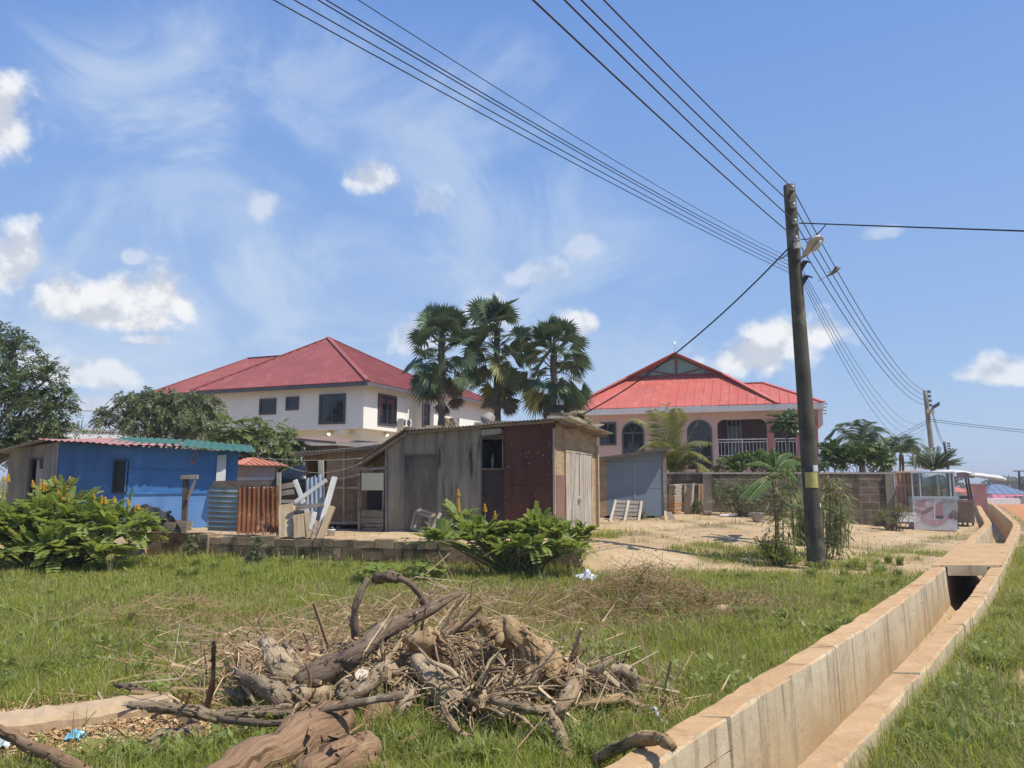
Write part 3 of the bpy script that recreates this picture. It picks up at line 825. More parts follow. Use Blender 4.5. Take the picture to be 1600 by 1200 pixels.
# lower hip over the right-hand bay
hx1, hz = f.front(1193, 598.5, 4.2); hx0 = f.front(1120, 598.5, 4.2)[0]
bx1 = f.front(1287, 633, -.6)[0]; zb = zr - .01
q0, q1, q2 = Vector((ex1 - 3.0, -.58, zb)), Vector((bx1, -.58, zb)), Vector((bx1, D, zb))
facet(mb, [q0, q1, Vector((hx1, 4.2, hz)), Vector((hx0, 4.2, hz))], .45); facet(mb, [q1, q2, Vector((hx1, 6.5, hz)), Vector((hx1, 4.2, hz))], .45)
ridge(mb, q1, Vector((hx1, 4.2, hz)), .25); ridge(mb, Vector((hx0, 4.2, hz)), Vector((hx1, 4.2, hz)), .25)
rf = mb.build('roof', M['redroof2'], H)
green = simple('green_gable_panel', (.20, .36, .29), .4)
mb = MB(); mb.prism([(gx0 + .2, yg, zg + .02), (gx1 - .2, yg, zg + .02), (apx, yg, apz - .14)], (0, .06, 0)); gb_ = mb.build('gable_panel', green, rf)
mb = MB(); yy = yg - .03
mb.beam((gx0, yy, zg + .03), (gx1, yy, zg + .03), .1, .12); mb.beam((apx, yy, zg), (apx, yy, apz - .1), .1, .1)
for t in (.33, -.33):
    xx = apx + t * (gx1 - gx0); hh = (apz - zg) * (1 - abs(t) * 2)
    mb.beam((xx, yy, zg), (xx, yy, zg + hh), .08, .08); mb.beam((apx, yy - .01, zg + .05), (xx, yy - .01, zg + hh * .95), .07, .07)
mb.build('gable_batten', mat('maroon_batten', (.20, .05, .05), (.26, .07, .06), 2, .6, 0), rf)
mb = MB(); h0, h1 = zr - .34, zr - .036
mb.box(ex0, bx1, -.6, -.55, h0, h1); mb.box(bx1 - .05, bx1, -.55, D, h0, h1); mb.box(ex0, bx1 - .05, -.55, -.003, h0 + .02, h0 + .05); mb.box(xR, bx1 - .05, -.003, D, h0 + .02, h0 + .05)
mb.build('fascia', M['whitefascia'], H)
x0, x1, z0, z1 = f.rect(1271, 1290, 640, 664, -.3)
mb = MB(); mb.box(xR + .004, bx1 - .06, -.5, 3, z0, h0 + .018); mb.build('eave_box', M['pink'], H)
for k in range(4):
    mb = MB(); mb.beam((bx1, -.5 + k * .3, zr - .1 - k * .14), (bx1 + .18, -.5 + k * .3, zr - .07 - k * .14), .05, .05)
    mb.build('rafter_end', M['concrete'], H)
mb = MB(); mb.tube([(apx, yo, apz), (apx, yo, apz + .75)], .015, 5); mb.build('aerial', M['chrome'], H)

# ================================================================== shack helpers
M['ply_grey'] = mat('weathered_grey_plywood', (.23, .195, .14), (.32, .275, .205), .9, .9, .3, grain=(5, 5, .8), c3=(.11, .105, .095), st=(2.2, 2.2, .35), s_lo=.5, s_hi=.75)
M['ply_dark'] = mat('blackened_plywood', (.13, .11, .085), (.21, .18, .14), .8, .9, .3, grain=(7, 7, .8), c3=(.045, .044, .043), st=(2.6, 2.6, .4), s_lo=.42, s_hi=.68)
M['ply_tan'] = mat('tan_plywood', (.36, .25, .14), (.45, .33, .2), .9, .9, .2, grain=(2, 2, 14), c3=(.24, .17, .1), st=(2.5, 2.5, .5), s_lo=.56, s_hi=.75)
M['ply_brown'] = mat('brown_hardboard', (.22, .145, .08), (.28, .19, .11), .9, .9, .15, grain=(3, 3, 10), c3=(.12, .08, .055), st=(3, 3, .6), s_lo=.54, s_hi=.7)
M['maroon'] = mat('maroon_board', (.085, .030, .018), (.12, .046, .028), 1.2, .65, .2, 12, c3=(.035, .015, .015), st=(3, 3, .5), s_lo=.5, s_hi=.7, c4=(.17, .11, .09), p_lo=.66, p_hi=.7, pscale=5)
M['wood_grey'] = mat('grey_timber', (.22, .18, .14), (.34, .29, .23), 3, .9, .4, grain=(1.4, 26, 26))
M['wood_v'] = mat('weathered_door_board', (.40, .34, .27), (.56, .50, .42), 1.5, .85, .35, grain=(26, 26, 1.1), c3=(.20, .15, .11), st=(9, 9, .45), s_lo=.52, s_hi=.66)
M['sheet'] = mat('old_zinc_sheet', (.30, .28, .26), (.44, .42, .39), 1.5, .5, .1, 12, metallic=.35, c4=(.25, .13, .07), p_lo=.52, p_hi=.66, pscale=2.5)
M['cream_panel'] = mat('cream_panel', (.55, .50, .36), (.62, .57, .43), 2, .7, .05, 12, c4=(.35, .28, .18), p_lo=.62, p_hi=.68, pscale=3)

def corr(mb, o, u, v, lu, lv, pitch=.09, amp=.012, mi=0, nv=4, wig=0.0, seed=0, bend=None, ragged=0.0):
    """corrugated sheet: waves repeat along u, ribs run along v"""
    o, u, v = Vector(o), Vector(u).normalized(), Vector(v).normalized(); n = u.cross(v).normalized()
    k = int(lu / pitch * 6); rg = random.Random(seed); vs = []; ph = rg.uniform(0, 6)
    rag = [rg.uniform(-ragged, ragged) for _ in range(k + 1)]
    for j in range(nv + 1):
        for i in range(k + 1):
            a = lu * i / k; b = lv * j / nv
            if j in (0, nv): b += rag[i]
            h = amp * sin(2 * pi * a / pitch) + wig * (sin(a * 2.1 + ph + b * 1.3) + .6 * sin(b * 3.3 + ph * 2 + a))
            if bend: h += bend(a / lu, b / lv)
            vs.append(o + u * a + v * b + n * h)
    mb.add(vs, [(j * (k + 1) + i, j * (k + 1) + i + 1, (j + 1) * (k + 1) + i + 1, (j + 1) * (k + 1) + i) for j in range(nv) for i in range(k)], mi, True)

def fpoly(f, pts, y=0.0):
    return [Vector((f.front(px, py, y)[0], y, f.front(px, py, y)[1])) for px, py in pts]

def panel(par, f, name, pts, m, y=0.0, th=.02, label=None):
    mb = MB(); mb.prism(fpoly(f, pts, y), (0, th, 0)); o = mb.build(name, m, par)
    if label: o['label'] = label
    return o

# ================================================================== main wooden shack
Pm = P(868, 838, 17.5)
f = Fr((Pm.x, Pm.y, .47), 201)
S = thing('wooden_shack', 'patchwork shack of grey plywood and maroon board with a pale planked door', 'shack', f.o, f.rot)
DS = f.side(932, 750)[0]
panel(S, f, 'wall_panel', [(605, 842), (632, 842), (632, 676), (605, 700)], M['ply_grey'], 0)
panel(S, f, 'wall_panel', [(632, 842), (684, 842), (684, 710), (632, 710)], M['ply_dark'], .012, label='dark weathered lower plywood panel')
panel(S, f, 'wall_panel', [(632.3, 710), (683.5, 710), (683.5, 674), (632.3, 678)], M['ply_grey'], -.006)
panel(S, f, 'wall_panel', [(684, 842), (751.5, 842), (751.5, 668), (684, 674)], mat('stained_plywood', (.22, .19, .14), (.31, .27, .205), .9, .9, .3, grain=(6, 6, .8), c3=(.05, .05, .05), st=(5, 5, .7), s_lo=.55, s_hi=.66), -.004, label='grey plywood panel streaked with black mould')
panel(S, f, 'window_board', [(751.5, 842), (788, 842), (788, 734), (751.5, 734)], mat('dark_brown_board', (.035, .026, .022), (.06, .042, .034), 2, .8, .2, 12), .014)
mb = MB()
for (a, b) in (((751, 682), (788, 682)), ((751, 733), (788, 733)), ((752.5, 682), (752.5, 842)), ((786, 672), (786, 733)), ((632.2, 711), (684, 711))):
    p0 = f.front(*a, -.01); p1 = f.front(*b, -.01); mb.beam((p0[0], -.022, p0[1]), (p1[0], -.022, p1[1]), .035, .025, up=(0, 1, 0))
for py in (726, 758):
    p0 = f.front(789, py); p1 = f.front(866, py); mb.beam((p0[0], -.008, p0[1]), (p1[0], -.008, p1[1]), .008, .006, 1, up=(0, 1, 0))
mb.build('batten', [mat('dark_batten', (.12, .09, .07), (.2, .16, .12), 3, .9, .2, grain=(2, 2, 10)), M['dark']], S)
panel(S, f, 'sign_scrap', [(752, 681), (784, 678), (784, 669), (752, 671)], mat('scrap_sign', (.30, .27, .22), (.40, .36, .3), 3, .8, .1, 14, c4=(.12, .1, .08), p_lo=.55, p_hi=.6, pscale=8), -.012)
mb = MB(); a = f.rect(752, 787, 683, 733)
mb.box(a[0] - .8, a[1] + .8, .9, .92, a[2] - .5, a[3] + .0); mb.box(a[0] - .02, a[0], .03, .9, a[2], a[3] - .1); mb.build('window_dark_sheet', M['dark'], S)  # black sheet standing in for the shade inside the window
mb = MB(); p0 = f.front(766, 715); mb.lathe((p0[0], .15, a[2]), [(.04, 0), (.045, .02), (.045, .24), (.02, .3), (.02, .36)], 10); mb.build('bottle', simple('cloudy_bottle', (.10, .11, .09), .2), S)
# maroon board with its nail heads
mb = MB(); mb.prism(fpoly(f, [(788, 842), (867.5, 842), (867.5, 660), (788, 666)], -.004), (0, .02, 0)); rg = random.Random(5)
for i in range(26):
    px, py = rg.uniform(790, 866), rg.choice((691, 710, 727, 741, 758, 775, 790)) + rg.uniform(-4, 4)
    x, z = f.front(px, py); mb.box(x - .008, x + .008, -.010, -.0045, z - .008, z + .008, 1)
o = mb.build('wall_panel', [M['maroon'], simple('nail_caps', (.45, .42, .4), .5)], S); o['label'] = 'maroon board panel with nail heads and seams'
# side wall with the planked door
def spoly(pts, xl=0.0): return [Vector((xl, f.side(px, py, xl)[0], f.side(px, py, xl)[1])) for px, py in pts]
mb = MB(); mb.prism(spoly([(868.5, 840), (868.5, 660), (933, 666), (933, 838)]), (-.03, 0, 0)); mb.build('side_wall', M['ply_tan'], S)
mb = MB(); mb.prism(spoly([(868.5, 840), (868.5, 742), (882, 743), (882, 838)], .003), (.01, 0, 0)); mb.build('side_wall_patch', mat('brown_patch', (.20, .115, .085), (.26, .15, .11), 2, .8, .1, 12), S)
ya, yb = f.side(883, 760)[0], f.side(922, 760)[0]; zt, zb_ = f.side(900, 709)[1], -.02
dm = MB(); n = 6; rg = random.Random(3)
for i in range(n):
    a0 = ya + (yb - ya) * i / n; a1 = ya + (yb - ya) * (i + 1) / n; j = rg.uniform(0, .012)
    dm.box(.012, .034 + j, a0 + .006, a1 - .006, zb_ + rg.uniform(0, .04), zt - rg.uniform(0, .02))
do = dm.build('door', M['wood_v'], S)
mb = MB(); mb.box(.05, .075, ya + .42 * (yb - ya), ya + .47 * (yb - ya), .78, .86); mb.tube([(.06, ya + .445 * (yb - ya), .86), (.06, ya + .445 * (yb - ya), .92)], .012, 6); mb.build('padlock', M['chrome'], do)
mb = MB(); mb.beam((.02, ya - .03, zb_), (.02, ya - .03, zt), .05, .06, up=(0, 1, 0)); mb.beam((.02, yb + .04, zb_), (.02, yb + .04, zt), .05, .07, up=(0, 1, 0)); mb.beam((.02, ya - .06, zt + .03), (.02, yb + .08, zt + .03), .05, .05, up=(0, 0, 1))
mb.beam((.03, DS - .05, -.3), (.03, DS - .05, 2.25), .1, .1, up=(0, 1, 0)); mb.beam((-.01, -.03, -.3), (-.01, -.03, 2.5), .05, .05, up=(0, 1, 0))
mb.build('door_frame', mat('pale_post', (.40, .31, .21), (.52, .42, .3), 2, .9, .3, grain=(16, 16, 1.2)), S)
# hidden back and left wall so the shack is closed
xl, zl = f.front(560, 740)
mb = MB(); xm = f.front(639, 700)[0]
mb.prism([(xm, DS, -.2), (-.03, DS, -.2), (-.03, DS, 2.2), (xm, DS, 2.1)], (0, .02, 0)); mb.prism([(xl, DS, -.2), (xm, DS, -.2), (xm, DS, 2.1), (xl, DS, 1.45)], (0, .02, 0)); mb.build('back_wall', M['ply_dark'], S)
# left bay with the hatch door
mb = MB()
for (a, b, w) in (((561.5, 842), (561.5, 734), .05), ((604, 842), (604, 700), .06), ((560, 734), (606, 731), .06), ((560, 728), (606, 697), .07)):
    p0, p1 = f.front(*a), f.front(*b); mb.beam((p0[0], 0, p0[1]), (p1[0], 0, p1[1]), w, .06, up=(0, 1, 0))
mb.build('bay_frame', mat('grey_stud', (.20, .18, .15), (.3, .27, .23), 3, .9, .3, grain=(8, 8, 3)), S)
hm = MB()
for (t, b) in ((797, 808), (809, 817), (818, 824), (825, 841)):
    a = f.rect(563.5, 598, t, b); hm.box(a[0], a[1], .0, .022 + .006 * (t % 3), a[2], a[3])
a = f.rect(563, 600, 736, 842)
hm.box(a[0], a[0] + .03, -.012, -.001, a[2], a[3]); hm.box(a[1] - .05, a[1], -.012, -.001, a[2], a[3])
hd = hm.build('hatch_door', mat('hatch_boards', (.18, .155, .12), (.28, .245, .2), 3, .9, .4, grain=(1.5, 20, 20), c4=(.1, .08, .06), p_lo=.58, p_hi=.66, pscale=2.5), S)
panel(hd, f, 'upper_flap', [(565, 766), (599, 766), (599, 739), (565, 739)], M['cream_panel'], -.02, .015)
mb = MB(); a = f.rect(562, 604, 700, 800); mb.box(xl + .05, f.front(604, 760)[0] - .03, .35, .37, 0, 1.45); mb.build('bay_dark_sheet', M['dark'], S)  # black sheet in place of the bay's unlit inside
# roof sheets
r0 = f.front(639, 673); r1 = f.front(868, 655); rl = f.front(555, 728)
mb = MB(); ov = .22
zR1 = r1[1] + .0; yR = DS + .3
corr(mb, (r0[0], -ov, r0[1]), (1, 0, (r1[1] - r0[1]) / (r1[0] - r0[0])), (0, 1, -.035), (r1[0] - r0[0]) + .42, yR + ov, .09, .013, nv=6, wig=.008, seed=4)
mb.build('roof', M['sheet'], S)
mb = MB()
sl = Vector((r0[0] - rl[0], 0, r0[1] - rl[1]))
corr(mb, (rl[0] - .03, -ov, rl[1] + .02), sl, (0, 1, -.035), sl.length + .12, yR + ov, .09, .013, nv=5, wig=.01, seed=6)
mb.build('lean_to_roof', M['sheet'], S)
mb = MB(); mb.beam((r0[0] + .03, -.07, r0[1] - .05), (r1[0], -.07, r1[1] - .05), .05, .06); mb.beam((rl[0], -.07, rl[1] - .03), (r0[0], -.07, r0[1] - .06), .05, .07)
mb.beam((.16, -.1, r1[1] - .06), (.16, DS + .2, r1[1] - .16), .05, .07); mb.beam((-.02, .9, r1[1] - .16), (.3, .9, r1[1] - .12), .05, .05); mb.beam((-.02, DS - .2, r1[1] - .22), (.36, DS - .2, r1[1] - .19), .05, .05)
mb.build('roof_batten', M['wood_grey'], S)
FM = f; ROOFZ = r1[1]; ROOF_SL = (r1[1] - r0[1]) / (r1[0] - r0[0]); ROOFX = r1[0]
def roofpt(px, py, y):
    x, z = FM.front(px, py, y); zz = ROOFZ + (x - ROOFX) * ROOF_SL - .035 * (y + .22) + .02
    return FM.W(x, y, zz)

# ================================================================== brown shed on stilts behind
Pb = P(478, 718, 20.4)
f = Fr((Pb.x, Pb.y, .5), 196)
S2 = thing('brown_shed', 'brown hardboard shed on stilts with a dark doorway, behind the leaning timber', 'shed', f.o, f.rot)
W_ = 3.0
za = f.front(480, 817)[1]; zt = f.front(478, 708)[1]; zt2 = f.front(608, 695)[1]; xr = f.front(608, 740)[0] + .3
d0, d1, d2, d3 = f.rect(478, 509, 719, 817)
mb = MB(); 
mb.prism([(d1, 0, za), (xr, 0, za), (xr, 0, zt2), (d1, 0, zt + (zt2 - zt) * .2)], (0, .02, 0)); mb.prism([(0, 0, d3), (d1, 0, d3), (d1, 0, zt + (zt2 - zt) * .2), (0, 0, zt)], (0, .02, 0))
mb.prism([(0, .02, za), (0, 2.6, za), (0, 2.6, zt - .1), (0, .02, zt)], (.02, 0, 0)); mb.prism([(0, 2.6, za), (xr, 2.6, za), (xr, 2.6, zt2 - .1), (0, 2.6, zt - .1)], (0, .02, 0))
mb.build('wall', M['ply_brown'], S2)
up = MB(); p = f.front(509, 716); q = f.front(606, 752)
up.prism([(d1 + .02, -.006, f.front(509, 745)[1]), (xr, -.006, f.front(509, 745)[1]), (xr, -.006, zt2 - .03), (d1 + .02, -.006, zt + (zt2 - zt) * .2 - .03)], (0, .004, 0))
up.build('upper_wall_panel', mat('pale_hardboard', (.30, .21, .13), (.37, .27, .17), 1, .9, .1, grain=(2, 2, 9)), S2)
mb = MB()
for px in (538, 584):
    a, b = f.front(px, 703), f.front(px, 816); mb.beam((a[0], -.02, a[1]), (b[0], -.02, b[1]), .05, .025, up=(0, 1, 0))
a, b = f.front(509, 762), f.front(600, 762); mb.beam((a[0], -.012, a[1]), (b[0], -.012, b[1]), .05, .02, up=(0, 1, 0))
a, b = f.front(505, 817), f.front(606, 817); mb.beam((a[0], -.02, a[1]), (b[0], -.02, b[1]), .07, .05, up=(0, 1, 0))
mb.build('batten', mat('pale_batten', (.34, .28, .2), (.44, .37, .28), 3, .9, .2, grain=(8, 8, 3)), S2)
mb = MB(); mb.box(.03, d1, .6, .62, za, d3); mb.box(0.02, xr, 0.02, 2.6, za - .06, za - .003)
mb.box(.02, xr, 1.6, 1.62, -.4, za - .06)
mb.build('dark_inside', M['dark'], S2)
for x in (0.05, 1.0, 1.9, xr - .1):
    for y in (.06, 2.4): mb = MB(); mb.box(x - .05, x + .05, y - .05, y + .05, -.3, za - .062); mb.build('stilt', M['wood_grey'], S2)
mb = MB(); a = f.front(452, 709, -.35); b = f.front(612, 692, -.35)
corr(mb, (a[0], -.35, a[1]), (b[0] - a[0], 0, b[1] - a[1]), (0, 1, -.03), b[0] - a[0], 3.3, .09, .013, nv=5, wig=.012, seed=8); mb.build('roof', M['sheet'], S2)
mb = MB(); mb.beam((a[0] + .08, -.28, a[1] - .05), (b[0], -.28, b[1] - .05), .05, .06); mb.build('roof_batten', M['wood_grey'], S2)

# small roof further back
Pq = P(470, 690, 27)
f = Fr((Pq.x, Pq.y, .6), 200)
S3 = thing('roofed_hut', 'low hut whose brown sheet roof shows below the cream house', 'hut', f.o, f.rot)
a = f.front(470, 686); b = f.front(527, 690); top = f.front(500, 683)
mb = MB(); mb.box(.1, b[0] - .1, .15, 2.2, -.3, b[1] - .12); mb.build('wall', M['ply_brown'], S3)
mb = MB(); corr(mb, (-.2, -.3, a[1] + .05), (1, 0, -.11), (0, 1, .05), b[0] + .4, 2.8, .09, .013, nv=3, seed=3); mb.build('roof', mat('brown_zinc', (.17, .11, .08), (.25, .17, .13), 2, .7, .1, 10), S3)
mb = MB(); mb.beam((-.1, -.26, a[1] - .02), (b[0] + .1, -.26, b[1] - .05), .05, .09); mb.build('roof_batten', M['wood_grey'], S3)

# ================================================================== blue shed
Pu = P(199, 690, 20.2)
f = Fr((Pu.x, Pu.y, .5), 194)
f2 = Fr((Pu.x, Pu.y, .5), 160)
B = thing('blue_shed', 'long blue board shed with a grey plywood end under pink and green roof sheets', 'shed', f.o, f.rot)
def xf(mb, fr): mb.v = [fr.W(p.x, p.y, p.z) for p in mb.v]; return mb
M['blue'] = mat('blue_paint', (.04, .115, .27), (.06, .155, .34), .7, .6, .1, 14, c3=(.03, .075, .2), st=(1.6, 1.6, .35), s_lo=.5, s_hi=.75, c4=(.09, .22, .46), p_lo=.56, p_hi=.72, pscale=.9)
M['blue2'] = mat('blue_paint_bright', (.045, .15, .36), (.07, .20, .43), .8, .55, .08, 14, c3=(.04, .12, .33), st=(1.6, 1.6, .3), s_lo=.54, s_hi=.8, c4=(.13, .29, .56), p_lo=.58, p_hi=.74, pscale=1.3)
D_ = 3.2; zb = -.35
def fz(px, py, y=0): return f.front(px, py, y)
X = lambda px: f.front(px, 750)[0]
zA, zC = fz(89, 690)[1], fz(199, 697)[1]; xA = X(89)
zat = lambda x: zA + (zC - zA) * (x - xA) / -xA
w0, w1, wz0, wz1 = f.rect(178, 199.5, 721, 768)
mb = MB()
mb.prism([(xA, 0, zb), (w0, 0, zb), (w0, 0, zat(w0)), (xA, 0, zA)], (0, .03, 0))
mb.prism([(w0, 0, wz1), (0, 0, wz1), (0, 0, zC), (w0, 0, zat(w0))], (0, .03, 0)); mb.prism([(w0, 0, zb), (0, 0, zb), (0, 0, wz0), (w0, 0, wz0)], (0, .03, 0))
mb.build('wall', M['blue'], B)
X2 = lambda px: f2.front(px, 750)[0]
xk = X2(371); zB = f2.front(370, 706)[1]; z769 = f2.front(280, 768)[1]
mb = MB()
mb.prism([(0, 0, zb), (xk, 0, zb), (xk, 0, zB), (0, 0, zC)], (0, .03, 0)); mb.prism([(xk, .03, zb), (xk, D_, zb), (xk, D_, zB - .2), (xk, .03, zB)], (-.02, 0, 0))
mb.prism([(0, D_, zb), (xk, D_, zb), (xk, D_, zB - .2), (0, D_, zC - .2)], (0, .02, 0))
xf(mb, f2).build('wall', M['blue2'], B, True)
mb = MB(); mb.beam((0.0, -.02, z769 - .04), (xk, -.02, z769 - .02), .06, .03, up=(0, 1, 0)); mb.beam((0.0, -.014, (zC + z769) / 2), (xk, -.012, (zB + z769) / 2), .012, .012, up=(0, 1, 0)); xf(mb, f2).build('wall_rail', M['blue2'], B, True)
mb = MB(); mb.prism([(.003, -.006, zb), (xk, -.006, zb), (xk, -.006, z769 - .05), (.003, -.006, z769 - .07)], (0, .004, 0)); xf(mb, f2).build('lower_wall_panel', mat('pale_sunlit_blue_paint', (.10, .235, .49), (.145, .30, .56), .8, .6, .08, 14, c3=(.1, .2, .42), st=(2.2, 2.2, .35), s_lo=.55, s_hi=.8), B, True)  # paler below the rail: sunlit band put into the colour, with paler paint
mb = MB(); mb.box(w0 - .03, w1 + .0, -.03, -.002, wz1, wz1 + .05); mb.box(w0 - .03, w0, -.03, -.002, wz0, wz1); mb.box(w0 - .03, w1 + .0, -.03, -.002, wz0 - .05, wz0)
w_ = mb.build('window', simple('dark_green_frame', (.02, .035, .035), .6), B)
mb = MB(); mb.box(w0, w1 - .01, .02, .03, wz0, wz1); mb.build('pane', simple('black_mesh', (.012, .016, .015), .7), w_)
# grey plywood end
xg0, xd0, xd1, = X(11), X(44), X(66)
zg0 = fz(11, 703)[1]; zd = fz(55, 715)[1]; zgt = lambda x: zg0 + (zA - zg0) * (x - xg0) / (xA - xg0)
mb = MB(); mb.prism([(xg0, 0, zb), (xd0, 0, zb), (xd0, 0, zgt(xd0)), (xg0, 0, zg0)], (0, .02, 0)); mb.prism([(xd0, 0, zd), (xd1, 0, zd), (xd1, 0, zgt(xd1)), (xd0, 0, zgt(xd0))], (0, .02, 0))
mb.prism([(xg0, .02, zb), (xg0, D_, zb), (xg0, D_, zg0 - .1), (xg0, .02, zg0)], (.02, 0, 0)); mb.prism([(xg0, D_, zb), (0, D_, zb), (0, D_, zC - .2), (xg0, D_, zg0 - .1)], (0, .02, 0))
mb.build('end_wall', M['ply_grey'], B)
mb = MB(); mb.prism([(xd1, -.008, zb), (xA - .004, -.008, zb), (xA - .004, -.008, zA - .01), (xd1, -.008, zgt(xd1))], (0, .03, 0)); mb.build('end_wall_panel', mat('pale_ply', (.25, .235, .21), (.33, .31, .28), .9, .9, .2, grain=(14, 14, 1.1), c3=(.16, .15, .14), st=(4, 4, .4)), B)
mb = MB(); mb.box(xd0 - .03, xd0 + .05, -.02, .06, zb, zd); mb.box(xd0 + .05, xd1, -.02, .06, zd - .05, zd + .002); mb.build('door_frame', mat('dark_jamb', (.09, .075, .06), (.14, .12, .1), 3, .9, .2, grain=(14, 14, 2)), B)
mb = MB(); k = 18; vs = []
for j in range(2):
    for i in range(k + 1):
        x = xd0 + .12 + (xd1 - xd0 - .14) * i / k; vs.append((x, .12 + .025 * sin(i * 1.5), zb if j == 0 else zd))
mb.add(vs, [(i, i + 1, k + 2 + i, k + 1 + i) for i in range(k)], 0, True); cu = mb.build('door_curtain', mat('dull_white_curtain', (.36, .34, .31), (.46, .44, .41), 2, .9, 0), B)
mb = MB(); mb.box(xd0 + .3, xd1 - .02, .04, .10, zd - .3, zd - .05); mb.build('curtain_border', mat('maroon_cloth', (.1, .03, .04), (.16, .06, .07), 6, .9, 0), cu)
mb = MB(); mb.box(xg0 + .05, -.05, 1.7, 1.72, zb, zC - .25); mb.build('dark_inside', M['dark'], B)
# roof
pinkr = mat('faded_pink_sheet', (.33, .15, .13), (.43, .22, .19), 1.2, .6, .1, 10, c4=(.36, .24, .22), p_lo=.55, p_hi=.7, pscale=2)
greenr = mat('green_roof_sheet', (.035, .115, .085), (.055, .155, .115), 1.2, .55, .05, 10, c4=(.10, .15, .12), p_lo=.6, p_hi=.75, pscale=2)
xa = X(68); za_ = fz(68, 688)[1]
mb = MB(); corr(mb, (xa, -.35, za_ + .02), (1, 0, (zC - za_) / -xa), (0, 1, .05), -xa + .35, D_ + .6, .2, .018, nv=5, wig=.015, seed=5, ragged=.02); mb.build('roof_sheet', pinkr, B)
xc = X2(276); xe = X2(397); z0_, z1_, z2_ = zC + .03, f2.front(276, 699)[1] + .02, f2.front(397, 708)[1]
mb = MB(); corr(mb, (-.3, -.46, z0_ + .005), (1, 0, (z1_ - z0_) / xc), (0, 1, .06), xc + .35, D_ + .8, .2, .018, nv=5, wig=.012, seed=6, ragged=.02); xf(mb, f2).build('roof_sheet', pinkr, B, True)
mb = MB(); corr(mb, (xc, -.46, z1_ + .01), (1, 0, (z2_ - z1_) / (xe - xc)), (0, 1, .09), xe - xc, D_ + .8, .2, .018, nv=4, wig=.01, seed=7, ragged=.015)
corr(mb, (-.6, .9, z0_ + .11), (1, 0, (z1_ - z0_) / xc), (0, 1, .1), xc + .5, D_ - .4, .2, .018, nv=4, wig=.01, seed=9); xf(mb, f2).build('roof_sheet', greenr, B, True)
mb = MB(); xz = X(-2); zz0 = fz(-2, 710)[1]
corr(mb, (xz, -.3, zz0), (1, 0, (za_ - zz0) / (xa - xz)), (0, 1, .03), xa - xz + .05, D_ + .5, .09, .012, nv=4, wig=.02, seed=1); mb.build('roof_sheet', M['sheet'], B)
YB = lambda px, o=-.05: (f2.W(X2(px), o, 0)).y

# rope loop and leaning white board, wall stuff
yb_ = YB(303, -.04); p = P(303, 708, yb_)
mb = MB()
mb.tube(crom([P(308, 703, yb_), P(303, 708, yb_), P(299, 716, yb_), P(300, 722, yb_), P(305, 718, yb_), P(308, 709, yb_), P(305, 703, yb_)], 3), .012, 6); mb.tube([P(300, 721, yb_), P(294, 733, yb_)], .008, 5)
mb.tube([P(298, 721, yb_ - .02), P(303, 723, yb_ - .02)], .025, 6, 1)
tag(mb.build('rope_loop', [mat('rope', (.25, .2, .15), (.35, .28, .2), 8, .9, 0), simple('orange_tie', (.5, .16, .06), .6)], None, origin=p), 'looped rope with an orange tie hanging high on the blue shed wall', 'rope')
plank('leaning_board', P(344, 764, YB(344, -.35)), P(347, 711, YB(347, -.08)), .24, .03, mat('white_board', (.52, .51, .47), (.62, .61, .57), 2, .7, .1, 12, c4=(.42, .38, .3), p_lo=.6, p_hi=.66, pscale=3), 'narrow white board leaning upright on the right end of the blue shed', 'board')

# ================================================================== blue-grey shack by the fence
Pg = P(1037, 810, 24.4)
f = Fr((Pg.x, Pg.y, .47), 182)
S4 = thing('blue_grey_shack', 'small shack with a blue-grey sheet front and a sloping rusty roof', 'shack', f.o, f.rot)
M['bluegrey'] = mat('blue_grey_sheet', (.17, .21, .25), (.21, .26, .30), .8, .55, .08, 10, c3=(.13, .165, .2), st=(2, 2, .4), s_lo=.56, s_hi=.8)
x9, x0 = f.front(934, 760)[0], f.front(948, 760)[0]; zt = lambda px, py: f.front(px, py)[1]
zb = zt(990, 806)
mb = MB(); mb.prism([(x0, 0, zb), (0, 0, zb), (0, 0, zt(1037, 703)), (x0, 0, zt(948, 714))], (0, .02, 0)); mb.build('front_wall', M['bluegrey'], S4)
mb = MB(); mb.prism([(x9, 0.003, zb), (x0, 0.003, zb), (x0, 0.003, zt(948, 714)), (x9, 0.003, zt(934, 716))], (0, .02, 0)); mb.build('front_wall_strip', M['ply_tan'], S4)
D_ = 2.6
mb = MB(); mb.prism([(0, .02, zb), (0, D_, zb), (0, D_, zt(1037, 703) - .1), (0, .02, zt(1037, 703))], (-.02, 0, 0)); mb.prism([(x9, .02, zb), (x9, D_, zb), (x9, D_, zt(934, 716) - .1), (x9, .02, zt(934, 716))], (.02, 0, 0)); mb.prism([(x9, D_, zb), (0, D_, zb), (0, D_, zt(1037, 703) - .1), (x9, D_, zt(934, 716) - .1)], (0, .02, 0)); mb.build('side_wall', M['ply_grey'], S4)
mb = MB(); z7 = zt(990, 725)
mb.box(x0, -.01, -.012, -.001, z7 - .01, z7 + .015); c = f.front(991, 750)[0]; mb.box(c - .02, c + .02, -.015, -.001, zb, z7); mb.box(c - .9, c - .02, -.006, -.001, zt(990, 752), zt(990, 752) + .012); mb.box(c + .02, -.02, -.006, -.001, zt(990, 762), zt(990, 762) + .012)
mb.build('door_seam', simple('pale_grey_strip', (.30, .33, .35), .5), S4)
mb = MB(); mb.box(.004, .12, -.03, .06, zb - .15, zt(1040, 705)); mb.box(.0, .06, .9, .98, zb - .15, zt(1040, 705)); mb.build('corner_post', M['wood_grey'], S4)
